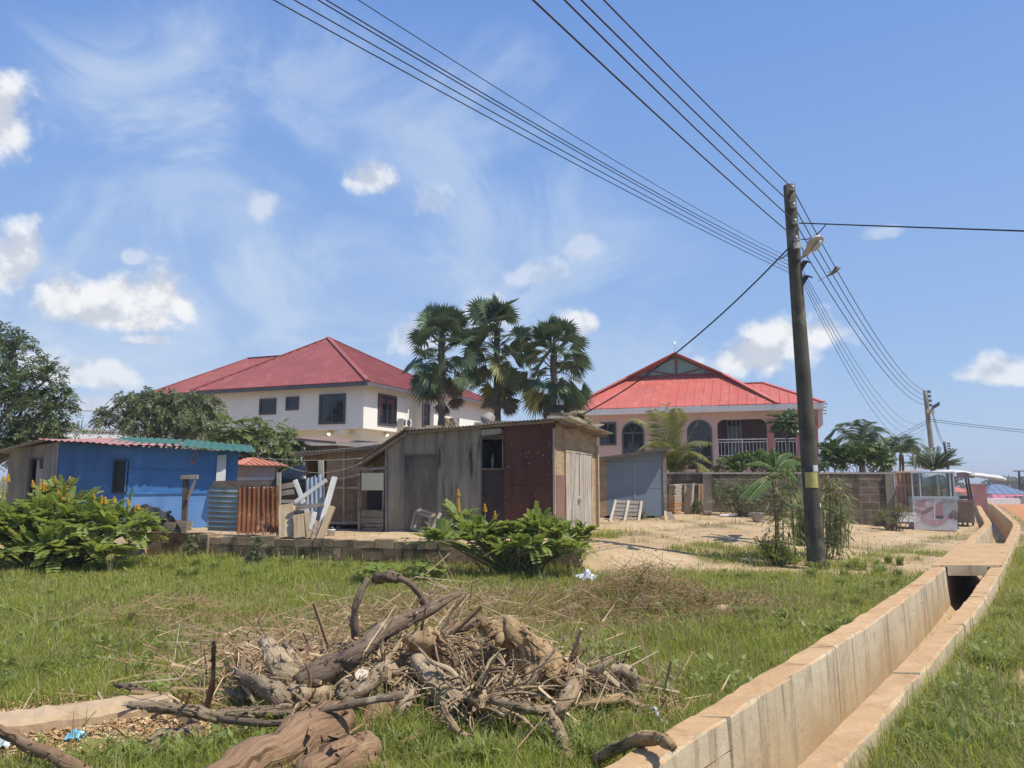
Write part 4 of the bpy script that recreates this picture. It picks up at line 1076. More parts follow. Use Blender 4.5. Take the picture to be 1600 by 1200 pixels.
for x in (x9 + .1, -1.1, -.15):
    for y in (.1, D_ - .1): mb = MB(); mb.box(x - .11, x + .11, y - .09, y + .1, -.25, zb - .003); mb.build('footing_block', M['concrete'], S4)
mb = MB(); a, b = f.front(931, 715, -.35), f.front(1054, 698, -.35)
corr(mb, (a[0], -.35, a[1]), (b[0] - a[0], 0, b[1] - a[1]), (0, 1, -.05), b[0] - a[0], D_ + .7, .09, .013, nv=5, wig=.012, seed=12); mb.build('roof', M['sheet'], S4)
mb = MB(); mb.beam((a[0] + .1, -.3, a[1] - .05), (b[0] - .1, -.3, b[1] - .05), .05, .06); mb.beam((.12, -.3, b[1] - .14), (.12, D_ + .2, b[1] - .25), .05, .06); mb.build('roof_batten', M['wood_grey'], S4)
F4 = f

# ================================================================== small pink outbuilding, left far white building, tank
Pk = P(390, 750, 25.2)
f = Fr((Pk.x, Pk.y, .5), 225)
S5 = thing('pink_outbuilding', 'small pale pink outbuilding with an orange roof between the blue shed and the trees', 'outbuilding', f.o, f.rot)
zt_ = f.front(390, 724)[1]
mb = MB(); mb.box(-1.9, 0, 0, .9, -.4, zt_); mb.build('wall', mat('pale_pink_plaster', (.52, .42, .39), (.6, .5, .46), 1, .9, .05, 30), S5)
mb = MB(); mb.box(-1.9, .004, -.004, .9, zt_ - .75, zt_ - .45); mb.build('white_band', M['white'], S5)
mb = MB(); zr = zt_ - .05
a0, a1, a2, a3 = Vector((-2.2, -.35, zr)), Vector((.3, -.35, zr)), Vector((.3, 1.2, zr)), Vector((-2.2, 1.2, zr)); r0_, r1_ = Vector((-1.3, .4, zr + .24)), Vector((-.6, .4, zr + .24))
facet(mb, [a0, a1, r1_, r0_], .2); facet(mb, [a1, a2, r1_], .2); facet(mb, [a2, a3, r0_, r1_], .2); facet(mb, [a3, a0, r0_], .2)
mb.build('roof', mat('orange_roof', (.44, .165, .10), (.52, .21, .14), 1.5, .6, .05, 10), S5)

Pw = P(60, 690, 62)
f = Fr((Pw.x, Pw.y, 0), 158)
S6 = thing('flat_roofed_building', 'unfinished flat-roofed white building with rebar starters behind the blue shed', 'building', f.o, f.rot)
a = f.rect(65, 200, 674, 720)
mb = MB(); xs = f.front(95, 680)[0]; xe = f.front(172, 680)[0]
mb.box(xs, xe + 6, 0, 7, -.2, f.front(130, 674)[1]); mb.build('wall', M['white'], S6)
mb = MB(); mb.box(xs - 2.2, xs, .3, 7, -.2, f.front(85, 674)[1]); mb.build('wall', M['concrete'], S6)
mb = MB(); zz = f.front(130, 674)[1]; mb.box(xs - 2.3, xe + 6.1, -.1, 7.1, zz, zz + .14); mb.build('parapet', M['concrete'], S6)
mb = MB()
for px in (113, 117, 119, 124):
    x = f.front(px, 670)[0]; mb.tube([(x, 1, zz + .1), (x + .05, 1, zz + .1 + random.uniform(.5, 1.1))], .04, 5)
mb.build('rebar', simple('rusty_rebar', (.12, .1, .09), .8), S6)

c = P(468, 772, 25.0); 
mb = MB(); mb.lathe((0, 0, 0), [(.80, 0), (.82, .2), (.80, .24), (.82, .28), (.82, .5), (.80, .54), (.82, .58), (.80, .66), (.62, .86), (.25, 1.0), (.22, 1.06), (.05, 1.08)], 28)
o = mb.build('water_tank', simple('black_polythene', (.012, .013, .015), .25), None); o.location = (P(468, 755, 25).x, 25.0, P(468, 727, 25).z - 1.08)
tag(o, 'black domed water tank behind the timber heap', 'water tank')
mb = MB(); zt0 = o.location.z; x_ = o.location.x
for dx in (-.6, .6):
    for dy in (-.6, .6): mb.box(dx - .12, dx + .12, dy - .12, dy + .12, G(x_, 25) - .2 - zt0, -.1)
mb.box(-.85, .85, -.85, .85, -.1, -.003)
q = mb.build('tank_stand', M['concrete'], None); q.location = (x_, 25.0, zt0); tag(q, 'block stand under the black water tank', 'stand')
# ================================================================== low block wall in front of the yard
M['block'] = mat('old_sandcrete', (.25, .17, .09), (.37, .27, .16), 3, .95, .6, 14, c4=(.10, .085, .05), p_lo=.5, p_hi=.64, pscale=2.2, bdist=.03)
M['blockdark'] = mat('shaded_sandcrete', (.14, .10, .058), (.22, .165, .095), 3, .95, .6, 14, c4=(.065, .065, .03), p_lo=.5, p_hi=.62, pscale=2.2, bdist=.03)  # darker copy for the wall front, its shade put into the colour
rg = random.Random(21)
def jbox(mb, fr, x0, x1, y0, y1, z0, z1, j=.02, mi=0):
    vs = []
    for z in (z0, z1):
        for (x, y) in ((x0, y0), (x1, y0), (x1, y1), (x0, y1)):
            vs.append(fr.W(x + rg.uniform(-j, j), y + rg.uniform(-j, j), z + rg.uniform(-j, j)))
    mb.add(vs, [(0, 3, 2, 1), (4, 5, 6, 7), (0, 1, 5, 4), (1, 2, 6, 5), (2, 3, 7, 6), (3, 0, 4, 7)], mi)
naz_w = math.degrees(math.atan2(_wd[1], -_wd[0])) % 360
naz_w = math.degrees(math.atan2(_wd[1], _wd[0])); naz_w = 180 - naz_w   # front faces the field
fw = Fr((WL0[0], WL0[1], 0), naz_w)
xpil = fw.front(320, 850)[0]; xend = fw.front(905, 850)[0]
mb = MB(); Lb, Hb = .46, .235
top = lambda x: .58 - .06 * sst(4, 9.5, x)
for c in range(3):
    x = xpil - .05 - (.23 if c % 2 else 0)
    z0 = -.08 + c * Hb; z1 = z0 + Hb - .008
    if c == 2: z1 = .58
    while x < xend:
        x1 = min(x + Lb * rg.uniform(.93, 1.05), xend + .1)
        zz = z1 + (rg.uniform(-.05, .015) if c == 2 else 0)
        if not (c == 2 and rg.random() < .07): jbox(mb, fw, max(x, xpil), x1 - .012, -.01, .17, z0, zz, .012, 0 if c == 2 else (1 if rg.random() < .75 else 0))  # paler top course, darker ones below: lit top and shaded front as colour
        x = x1
mb.add([], []); jb = MB()
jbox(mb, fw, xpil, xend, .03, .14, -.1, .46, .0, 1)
jbox(mb, fw, xpil - .12, xpil + .12, -.09, .2, -.1, .62, .012, 0); jbox(mb, fw, xpil - .11, xpil + .11, -.10, -.08, .3, .44, .01, 1)
o = mb.build('block_wall', [M['block'], M['blockdark']], None, origin=fw.W((xpil + xend) / 2, 0, 0))
tag(o, 'long low crumbling sandcrete block wall between the grass and the shacks', 'wall')
mb = MB(); xs = fw.front(212, 850, .35)[0]
for c in range(3):
    x = xs - (.2 if c % 2 else 0)
    while x < xpil - .14:
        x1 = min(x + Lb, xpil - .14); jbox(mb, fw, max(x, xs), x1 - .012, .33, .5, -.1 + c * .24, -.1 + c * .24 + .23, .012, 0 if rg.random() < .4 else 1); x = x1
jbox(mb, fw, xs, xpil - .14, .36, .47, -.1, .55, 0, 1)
o = mb.build('block_wall', [M['block'], M['blockdark']], None, origin=fw.W(xs, .4, 0)); tag(o, 'short shaded length of low block wall set back beside the candle bush', 'wall')

# ================================================================== fence wall of the pink house
Pf = P(1048, 808, 28.0)
ff = Fr((Pf.x, Pf.y, Pf.z), 181.5)
xe = ff.front(1398, 770)[0]; zt = ff.front(1200, 738)[1]; xm = ff.front(1105, 770)[0]
def fence_mat():
    m, nt, out = newmat('fence_blockwork'); b = N(nt, 'ShaderNodeBsdfPrincipled'); nt.links.new(b.outputs[0], out.inputs[0])
    tc = N(nt, 'ShaderNodeTexCoord'); sp = N(nt, 'ShaderNodeSeparateXYZ'); nt.links.new(tc.outputs['Object'], sp.inputs[0])
    v = N(nt, 'ShaderNodeCombineXYZ'); nt.links.new(sp.outputs[0], v.inputs[0]); nt.links.new(sp.outputs[2], v.inputs[1])
    br = N(nt, 'ShaderNodeTexBrick'); nt.links.new(v.outputs[0], br.inputs[0])
    br.inputs['Scale'].default_value = 1; br.inputs['Brick Width'].default_value = .62; br.inputs['Row Height'].default_value = .27; br.inputs['Mortar Size'].default_value = .022; br.inputs['Mortar Smooth'].default_value = .3; br.inputs['Bias'].default_value = 0
    br.inputs['Color1'].default_value = (.10, .078, .055, 1); br.inputs['Color2'].default_value = (.19, .145, .10, 1); br.inputs['Mortar'].default_value = (.25, .20, .155, 1)
    n = noise_(nt, tc.outputs['Object'], 1.4, 6, .65); n2 = noise_(nt, tc.outputs['Object'], 9, 5, .7); n3 = noise_(nt, tc.outputs['Object'], 1, 5, .6, (2, 2, .5))
    c = mixc(nt, rng_(nt, n3, .46, .66), br.outputs[0], (.085, .072, .055)); c = mixc(nt, rng_(nt, n, .5, .72, 0, .7), c, (.34, .25, .17)); c = mixc(nt, rng_(nt, n2, .55, .72, 0, .6), c, (.10, .085, .06))
    nt.links.new(c, b.inputs['Base Color']); b.inputs['Roughness'].default_value = .95; b.inputs['Specular IOR Level'].default_value = .1
    bp = N(nt, 'ShaderNodeBump'); bp.inputs['Strength'].default_value = .7; bp.inputs['Distance'].default_value = .03
    nt.links.new(math_(nt, 'ADD', math_(nt, 'MULTIPLY', br.outputs['Fac'], -.8), n2), bp.inputs['Height']); nt.links.new(bp.outputs[0], b.inputs['Normal'])
    return m
FM_ = fence_mat()
T = thing('boundary_wall', 'long stained block boundary wall in front of the pink house', 'wall', ff.o, ff.rot)
mb = MB(); mb.box(-.4, xe, 0, .16, -.5, zt - .06); mb.build('blockwork', FM_, T)
mb = MB(); mb.box(-.42, xe + .04, -.03, .19, zt - .06, zt); mb.build('coping', M['concrete'], T)
for x in (xm, ff.front(1390, 770)[0], ff.front(1253, 770)[0]):
    mb = MB(); mb.box(x - .16, x + .16, -.08, .22, -.5, zt - .062); mb.build('pillar', mat('pillar_render', (.17, .14, .11), (.26, .22, .17), 2, .95, .5, 12, c3=(.07, .06, .05), st=(3, 3, .5), s_lo=.5, s_hi=.66), T)
# gate
gx0, gx1 = ff.front(1400, 770)[0] + .06, ff.front(1427, 770)[0] + .35; gz = ff.front(1412, 736)[1]
T = thing('metal_gate', 'pinkish orange metal gate with spikes at the end of the boundary wall', 'gate', ff.W(gx0, .1, 0), ff.rot)
gm = mat('faded_orange_gate', (.44, .22, .14), (.52, .29, .2), 2, .6, .1, 12, c3=(.3, .15, .1), st=(4, 4, .4)); w = gx1 - gx0; hgt = gz
mb = MB(); mb.box(0, w, 0, .03, -.15, hgt); mb.build('gate_panel', gm, T)
mb = MB(); mb.box(0, w, -.05, -.001, hgt * .66, hgt * .66 + .09); mb.box(0, w, -.05, -.001, hgt - .07, hgt)
n = 6
for i in range(n + 1):
    x = w * i / n; mb.box(x - .03, x + .03, -.04, -.001, -.12, hgt * .66)
    mb.box(x - .02, x + .02, -.04, -.001, hgt * .66 + .09, hgt - .07)
mb.build('gate_rib', mat('pale_orange_rib', (.52, .33, .22), (.6, .4, .28), 2, .6, 0), T)
mb = MB()
for i in range(9): mb.beam((w * i / 8, -.02, hgt), (w * i / 8, -.02, hgt + .26), .035, .02, taper=.15)
mb.build('spikes', simple('white_spike', (.6, .55, .5), .5), T)
mb = MB(); p = P(1416, 806, 27.0); mb.box(-.28, .28, -.1, .2, -.2, .1); o = mb.build('doorstep', M['white'], None); o.location = p; o.rotation_euler[2] = ff.rot; tag(o, 'white concrete step at the foot of the orange gate', 'step')

# ================================================================== yard clutter: sheets, posts and timber behind the low wall
M['zinc'] = mat('galvanised_sheet', (.32, .34, .33), (.46, .48, .46), 1.5, .42, .05, 14, metallic=.55, c4=(.24, .22, .2), p_lo=.58, p_hi=.7, pscale=2.5)
M['rust'] = mat('rusted_sheet', (.17, .06, .028), (.30, .12, .05), 2.5, .85, .2, 16, c3=(.06, .03, .022), st=(9, 9, .8), s_lo=.5, s_hi=.64, c4=(.42, .21, .10), p_lo=.58, p_hi=.68, pscale=3)
Yw = 17.75
a, b, c = P(322, 829, Yw), P(374, 831, Yw - .1), P(323, 759, Yw)
mb = MB(); corr(mb, a, (0, .02, 1), b - a, (c - a).length, (b - a).length, .115, .022, nv=16, wig=.04, seed=3, ragged=.05)
tag(mb.build('zinc_sheet', M['zinc'], None, origin=a), 'bright zinc sheet with level corrugations standing left of the rusty sheet', 'metal sheet')
a, b, c = P(371, 833, Yw - .18), P(434, 834, Yw - .2), P(372, 760, Yw - .16)
mb = MB(); corr(mb, a, b - a, c - a, (b - a).length, (c - a).length, .105, .014, nv=14, wig=.055, seed=8, ragged=.05)
tag(mb.build('rusty_sheet', M['rust'], None, origin=a), 'rust-brown corrugated sheet with upright ribs beside the bright zinc sheet', 'metal sheet')
wg = M['wood_grey']; wt = mat('sawn_tan_timber', (.42, .30, .17), (.54, .41, .26), 2, .85, .3, grain=(1.2, 22, 22), rnd=.12)
ww = mat('whitewashed_timber', (.56, .53, .47), (.68, .65, .6), 2, .8, .25, grain=(1.2, 20, 20), rnd=.06, c4=(.4, .35, .28), p_lo=.6, p_hi=.68, pscale=3)
wd2 = mat('dark_old_timber', (.10, .075, .055), (.17, .13, .10), 3, .9, .4, grain=(1.4, 24, 24))
plank('rail', P(333, 757, Yw + .12), P(437, 755, Yw + .05), .15, .09, wd2, 'dark rough beam lying behind the tops of the two corrugated sheets', 'beam')
plank('fence_post', P(435, 838, Yw - .1), P(436, 738, Yw - .05), .085, .08, mat('pale_pole', (.32, .28, .22), (.44, .4, .33), 3, .9, .3, grain=(1.2, 24, 24)), 'thin grey post at the right edge of the rusty sheet', 'post')
T = thing('tee_post', 'wooden post with a braced crosspiece standing before the blue shed', 'post', P(289, 815, 18.6))
plank('upright', P(288, 822, 18.6), P(291, 744, 18.6), .12, .1, wd2, '', '', parent=T); plank('crosspiece', P(283.5, 746, 18.55), P(309, 745, 18.55), .1, .1, wg, '', '', parent=T); plank('brace', P(293, 781, 18.52), P(305, 750, 18.52), .05, .05, wg, '', '', parent=T)
TB = [
 ('board', (447.5, 839), (447, 788), 17.2, 17.45, .32, .035, wt, 'wide tan board standing upright just right of the rusty sheet'),
 ('board', (473, 839), (471, 803), 17.05, 17.2, .36, .035, wt, 'shorter tan board with a dark split, leaning on the low wall'),
 ('board', (485, 840), (480, 803), 17.0, 17.18, .13, .03, wt, 'narrow tan board leaning against the shorter tan board'),
 ('plank', (500, 828), (523, 745), 17.1, 17.5, .125, .035, ww, 'long white plank leaning up to the right, tallest of the heap'),
 ('plank', (499, 843), (519.5, 791), 16.9, 17.1, .135, .09, wt, 'thick tan beam leaning in front of the long white plank'),
 ('plank', (481, 803), (461, 750), 17.35, 17.5, .10, .03, ww, 'white plank with a pointed top leaning to the left'),
 ('plank', (461, 785), (510, 750), 17.25, 17.3, .085, .05, ww, 'white slat crossing the heap and rising to the right'),
 ('plank', (462, 794), (506, 788), 17.22, 17.22, .085, .06, wg, 'grey-brown slat lying level across the heap'),
 ('plank', (486, 828), (492, 800), 17.05, 17.2, .10, .03, ww, 'short white offcut standing between the tan boards and the chipboard'),
 ('plank', (437, 761), (462, 757), 17.9, 17.9, .12, .05, wg, 'upper grey rail behind the tan boards'),
 ('plank', (437, 771), (459, 768), 17.9, 17.9, .12, .05, wg, 'lower grey rail behind the tan boards'),
 ('post', (503, 800), (501.5, 719), 18.2, 18.2, .12, .1, mat('pale_stump_post', (.38, .34, .26), (.5, .45, .36), 3, .9, .3, grain=(1.2, 20, 20)), 'pale ragged post rising behind the small zinc sheet'),
]
for (nm, p, q, y0, y1, w, t, m, lb) in TB:
    plank(nm, P(*p, y0), P(*q, y1), w, t, m, lb, nm, 'timber heap behind the low wall')
a, b, c = P(479, 826, 17.55), P(508, 822, 17.5), P(478, 747, 17.75)
mb = MB(); corr(mb, a, b - a, c - a, (b - a).length, (c - a).length, .1, .018, nv=8, wig=.02, seed=18, ragged=.05)
tag(mb.build('zinc_sheet', mat('blue_grey_zinc', (.28, .32, .35), (.40, .44, .46), 1.5, .45, .05, 14, metallic=.4), None, origin=a), 'small grey zinc sheet with upright ribs standing behind the crossed white slats', 'metal sheet')
mb = MB(); q = [P(486, 842, 16.95), P(499, 842, 16.95), P(503, 815, 17.05), P(493, 813, 17.05)]; mb.prism(q, (0, .02, 0))
tag(mb.build('chipboard', mat('chipboard', (.36, .26, .17), (.52, .42, .32), 22, .9, .2, 40, c4=(.25, .17, .11), p_lo=.5, p_hi=.56, pscale=12), None, origin=q[0]), 'chipboard offcut at the foot of the thick tan beam', 'board')
bp_ = P(517, 840, 17.9)
T = thing('paint_bucket', 'white plastic bucket on the ground by the brown shed', 'bucket', (bp_.x, bp_.y, .45))
mb = MB(); mb.lathe((0, 0, 0), [(.075, 0), (.09, .2), (.1, .2), (.1, .225), (.085, .23)], 18); mb.build('tub', simple('white_plastic', (.66, .66, .65), .4), T)
mb = MB(); mb.tube(crom([(-.1, 0, .2), (-.05, -.04, .27), (.05, -.04, .27), (.1, 0, .2)], 4), .005, 5); mb.build('handle', M['chrome'], T)
# dark heap of old roof sheets and a pole by the candle bush
tarm = mat('tarred_sheet', (.022, .02, .02), (.045, .042, .04), 2.5, .7, .3, 8)
for (pts, y, lb, sd_) in (([(212, 832), (284, 828), (262, 800), (214, 790)], 17.2, 'crumpled black roofing sheet drooping over the low wall beside the candle bush', 1), ([(214, 806), (266, 809), (268, 799), (216, 792)], 17.0, 'smaller black sheet with a ragged edge lying on the black heap', 2)):
    mb = MB(); n = 14; vs = []; r_ = random.Random(sd_)
    c = [P(px, py, y + (.55 if k > 1 else 0)) for k, (px, py) in enumerate(pts)]
    for j in range(n + 1):
        for i in range(n + 1):
            u, v = i / n, j / n
            p = (c[0] * (1 - u) + c[1] * u) * (1 - v) + (c[3] * (1 - u) + c[2] * u) * v
            p += Vector((.02 * sin(v * 9 + i), -.03 * sin(u * 14), .035 * sin(u * 19 + v * 3) + .05 * sin(u * 5 + v * 6))) + Vector((0, 0, r_.uniform(-.012, .012)))
            vs.append(p)
    mb.add(vs, [(j * (n + 1) + i, j * (n + 1) + i + 1, (j + 1) * (n + 1) + i + 1, (j + 1) * (n + 1) + i) for j in range(n) for i in range(n)], 0, True)
    tag(mb.build('roofing_sheet', tarm, None, origin=c[0]), lb, 'roofing sheet')
p, q = P(192, 873, 15.3), P(232, 833, 16.6)
mb = MB(); mb.tube([p, (p + q) / 2, q], [.04, .037, .034], 8); tag(mb.build('pole', mat('pale_grey_pole', (.36, .34, .3), (.48, .45, .4), 3, .8, .2, 12), None, origin=p), 'pale pole leaning from the grass onto the black roofing sheets', 'pole')
plank('board', P(178, 869, 15.2), P(206, 861, 15.4), .16, .03, wg, 'short weathered board lying in the grass under the candle bush', 'board')
plank('board', P(238, 823, 17.4), P(292, 824, 17.3), .22, .04, wg, 'grey board lying flat along the top of the shaded wall', 'board')
plank('board', P(262, 818, 17.55), P(300, 822, 17.45), .2, .03, wt, 'pale splintered board on top of the shaded wall behind the grey one', 'board')
# crate frame, chopped log against the shack
T = thing('crate', 'broken wooden crate frame tilted against the grey shack wall', 'crate', P(655, 835, 16.8))
cp = [P(643, 826, 16.9), P(668, 832, 16.6), P(673, 808, 16.6), P(650, 800, 16.9)]; bk = Vector((.05, .38, .04))
for i in range(4):
    plank('slat', cp[i], cp[(i + 1) % 4], .06, .035, wg, '', '', parent=T); plank('slat', cp[i] + bk, cp[(i + 1) % 4] + bk, .06, .035, wg, '', '', parent=T)
    plank('slat', cp[i], cp[i] + bk, .045, .04, wg, '', '', parent=T, face=(1, 0, .2))
M['cut'] = mat('fresh_cut_wood', (.46, .31, .16), (.58, .42, .25), 12, .85, .3, 30)
M['bark'] = mat('brown_bark', (.13, .085, .055), (.24, .17, .11), 4, .95, .7, 22, grain=(9, 9, 9), c4=(.30, .24, .17), p_lo=.56, p_hi=.66, pscale=5, bdist=.03)
mb = MB(); p = P(692, 827, 16.7); q = p + Vector((.12, .6, .05)); mb.tube([p, q], [.075, .08], 12, 0, 1, .1, 3)
tag(mb.build('firewood', [M['bark'], M['cut']], None, origin=p), 'short round log with a tan cut end beside the broken crate', 'log')
plank('plank', P(676, 828, 16.9), P(688, 802, 17.2), .07, .04, wg, 'grey stick leaning between the crate and the round log', 'stick')
plank('plank', P(706, 834, 16.6), P(716, 812, 16.9), .06, .04, wg, 'short grey stick leaning right of the round log', 'stick')

# stones, blocks and boards weighing down the shack roof
M['stone'] = mat('grey_stone', (.27, .24, .20), (.42, .38, .32), 5, .95, .6, 14, c4=(.16, .14, .12), p_lo=.55, p_hi=.66, pscale=5)
def lump(name, c, rx, ry, rz, m, lb, cat, seed, group=None, square=.0):
    r_ = random.Random(seed); mb = MB(); vs = []; nu, nv = 12, 8; ph = [r_.uniform(0, 6) for _ in range(6)]
    for j in range(nv + 1):
        t = pi * j / nv
        for i in range(nu):
            p = 2 * pi * i / nu
            d = Vector((sin(t) * cos(p), sin(t) * sin(p), cos(t)))
            if square: d = Vector([math.copysign(abs(x) ** (1 - square), x) for x in d])
            k = 1 + .13 * sin(3 * d.x + ph[0]) + .12 * sin(4 * d.y + ph[1]) + .1 * sin(5 * d.z + 3 * d.x + ph[2]) + r_.uniform(-.05, .05)
            vs.append((d.x * rx * k, d.y * ry * k, d.z * rz * k))
    mb.add(vs, [(j * nu + i, j * nu + (i + 1) % nu, (j + 1) * nu + (i + 1) % nu, (j + 1) * nu + i) for j in range(nv) for i in range(nu)], 0, not square)
    o = mb.build(name, m, None); o.location = c; tag(o, lb, cat, group); return o
gS = 'weights on the shack roof'
c = roofpt(762, 655, .12); lump('stone', c + Vector((0, 0, .13)), .19, .15, .13, M['stone'], 'large round-topped stone at the middle of the shack roof', 'stone', 4, gS)
c = roofpt(757, 661, .1); plank('flat_slab', c + Vector((-.24, 0, .03)), c + Vector((.26, 0, .035)), .28, .05, M['stone'], 'flat slab under the large stone on the shack roof', 'slab', gS, face=(0, 0, 1))
for (px, w, h, m, lb, y) in ((702, .16, .22, M['block'], 'squat upright block on the shack roof, nearer the left end', .12), (712, .18, .25, M['stone'], 'taller grey block beside the squat one on the shack roof', .2)):
    c = roofpt(px, 660, y); lump('block', c + Vector((0, 0, h / 2 - .01)), w / 2 * 1.1, .1, h / 2 * 1.1, m, lb, 'block', px, gS, .75)
c = roofpt(872, 655, .15); plank('flat_slab', c + Vector((-.25, 0, .04)), c + Vector((.26, .05, .04)), .3, .07, M['stone'], 'lower of two flat slabs stacked on the right of the shack roof', 'slab', gS, face=(0, 0, 1))
plank('flat_slab', c + Vector((-.18, .02, .11)), c + Vector((.24, .0, .115)), .26, .06, M['block'], 'upper of two flat slabs stacked on the right of the shack roof', 'slab', gS, face=(0, 0, 1))
c = roofpt(681, 665, .1); plank('board', c + Vector((-.24, 0, .04)), c + Vector((.22, 0, .05)), .12, .06, wt, 'short tan board lying on the left of the shack roof', 'board', gS, face=(0, 0, 1))
c = roofpt(792, 662, .1); plank('board', c + Vector((-.5, .1, .03)), c + Vector((.3, 0, .03)), .1, .04, wg, 'long grey lath lying across the middle of the shack roof', 'board', gS, face=(0, 0, 1))
for (px, py, y, L, lb) in ((938, 664, 1.5, .3, 'tilted brown tile at the right corner of the shack roof'), (947, 660, 2.6, .26, 'brown tile propped at the far right corner of the shack roof')):
    c = FM.W(.27, y, ROOFZ + ROOF_SL * .3 - .035 * (y + .2) + .05); plank('roof_tile', c + Vector((-.1, -.1, 0)), c + Vector((L - .1, .1, .09)), .2, .035, mat('brown_tile', (.22, .17, .12), (.32, .26, .2), 3, .9, .3, 14), lb, 'tile', gS, face=(.2, 0, 1))

# ================================================================== things by the blue-grey shack
T = thing('pallet', 'weathered wooden pallet leaning against the blue-grey shack', 'pallet', P(978, 816, 23.6))
lo0, lo1 = P(952, 816, 23.5), P(998, 818, 23.5); hi0, hi1 = P(961, 782, 24.1), P(1003, 784, 24.1)
wp = mat('pale_pallet', (.42, .35, .26), (.55, .47, .37), 3, .9, .3, grain=(1.2, 18, 18))
for t in (0.02, .5, .98): plank('stringer', lo0 + (lo1 - lo0) * t, hi0 + (hi1 - hi0) * t, .075, .08, wp, '', '', parent=T)
for t in (.04, .22, .40, .58, .76, .96):
    o_ = Vector((0, .05, 0)); plank('slat', lo0 + (hi0 - lo0) * t + o_, lo1 + (hi1 - lo1) * t + o_, .085, .025, wp, '', '', parent=T)
T = thing('folding_chair', 'bare green metal chair frame standing right of the pallet', 'chair', P(1012, 814, 23.6))
ch = simple('faded_green_metal', (.16, .26, .22), .5); y0 = 23.55
mb = MB()
for (a, b) in (((1007, 815, y0), (1010, 792, y0)), ((1016, 816, y0), (1016, 792, y0 + .05)), ((1009.5, 814, y0 + .35), (1012, 791, y0 + .35)), ((1018, 814, y0 + .4), (1018, 791, y0 + .4))): mb = MB(); mb.tube([P(*a), P(*b)], .014, 6); mb.build('leg', ch, T)
mb = MB(); mb.prism([P(1007.5, 798, y0), P(1017, 798, y0), P(1019, 797, y0 + .4), P(1011, 797, y0 + .38)], (0, 0, .02)); mb.build('seat', ch, T)
mb = MB(); mb.tube([P(1010, 792, y0), P(1016, 792, y0 + .03)], .014, 6); mb.tube([P(1009, 806, y0), P(1016.3, 806, y0)], .01, 6); mb.build('crossbar', ch, T)
plank('board', P(1041, 816, 23.7), P(1039.5, 799, 24.1), .09, .03, wt, 'upright offcut leaning on the corner post of the blue-grey shack', 'board')
plank('board', P(1051, 812, 24.0), P(1045.5, 801, 24.3), .15, .03, wg, 'tilted grey offcut beside the upright one at the shack corner', 'board')
T = thing('timber_stack', 'tall stack of short split boards with orange ends against the boundary wall', 'stack', P(1055, 806, 26.6))
ends = [mat('orange_board_end', (.52, .27, .13), (.6, .36, .2), 4, .9, .2, 14), mat('pale_board_end', (.48, .40, .31), (.58, .5, .4), 4, .9, .2, 14)]
n = 22
for i in range(n):
    yy = 806 - 50 * i / n; r_ = random.Random(i); a = P(1049 + r_.uniform(-1, 1) + 1.2 * (i / n), yy, 26.6); b = P(1060 + r_.uniform(-1, 1), yy - .6, 26.6 + .1)
    plank('split_board', a, b, .38, .034, ends[0 if r_.random() < (.75 if i < 9 else .3) else 1], '', '', parent=T, face=(0, 0, 1))
mb = MB(); n = 8; vs = []
for j in range(n + 1):
    for i in range(n + 1):
        u, v = i / n, j / n; p = P(1070 + 15 * u, 757 + 47 * v + 3 * sin(u * 5), 26.7); p.y += .12 * sin(u * 6 + v * 2); p.z += .02 * sin(v * 9); vs.append(p)
mb.add(vs, [(j * (n + 1) + i, j * (n + 1) + i + 1, (j + 1) * (n + 1) + i + 1, (j + 1) * (n + 1) + i) for j in range(n) for i in range(n)], 0, True)
tag(mb.build('draped_cloth', mat('grey_tan_sack', (.34, .29, .22), (.46, .4, .31), 4, .95, .3, 14), None, origin=P(1077, 790, 26.7)), 'stiff grey-tan sacking hung on a rail before the boundary wall', 'sacking')
plank('rail', P(1058, 757, 26.85), P(1094, 757, 26.85), .05, .05, wg, 'thin rail carrying the sacking before the boundary wall', 'rail')
plank('post', P(1092, 808, 26.8), P(1093, 756, 26.8), .07, .07, mat('orange_post', (.46, .26, .14), (.56, .34, .2), 3, .9, .3, grain=(1.2, 18, 18)), 'orange-brown post at the left of a pair by the boundary wall pillar', 'post')
plank('post', P(1098, 808, 26.8), P(1097, 756, 26.8), .07, .06, mat('orange_post_b', (.44, .3, .18), (.54, .38, .25), 3, .9, .3, grain=(1.2, 18, 18)), 'tan post at the right of a pair by the boundary wall pillar', 'post')
T = thing('low_table', 'small low bench of boards on the sand by the boundary wall pillar', 'bench', P(1105, 810, 26.4))
a, b = P(1099, 800, 26.3), P(1111, 800, 26.3)
plank('seat', a, b, .28, .05, wg, '', '', parent=T, face=(0, 0, 1)); plank('leg', P(1101, 811, 26.3), P(1101, 801, 26.3), .2, .05, wt, '', '', parent=T); plank('leg', P(1109.5, 811, 26.3), P(1109.5, 801, 26.3), .1, .1, wg, '', '', parent=T)
p = gp(1184, 816); T = thing('planter_tub', 'grey concrete planter tub filled with soil on the bare sand', 'planter', p)
mb = MB(); s_ = p.y / FPX; mb.lathe((0, 0, 0), [(.14, 0), (.235, .27), (.25, .27), (.25, .31), (.22, .31), (.2, .26)], 8, smooth=False); mb.build('tub', M['concrete'], T)
mb = MB(); mb.lathe((0, 0, .255), [(.205, 0), (.1, .02), (.01, .03)], 8); mb.build('soil', M['blockdark'], T)
a, b = gp(1124, 808), gp(1174, 806); a.z += .05; b.z += .05
mb = MB(); mb.tube([a, b], .04, 8); tag(mb.build('pipe', M['white'], None, origin=a), 'white pipe lying along the foot of the boundary wall', 'pipe')

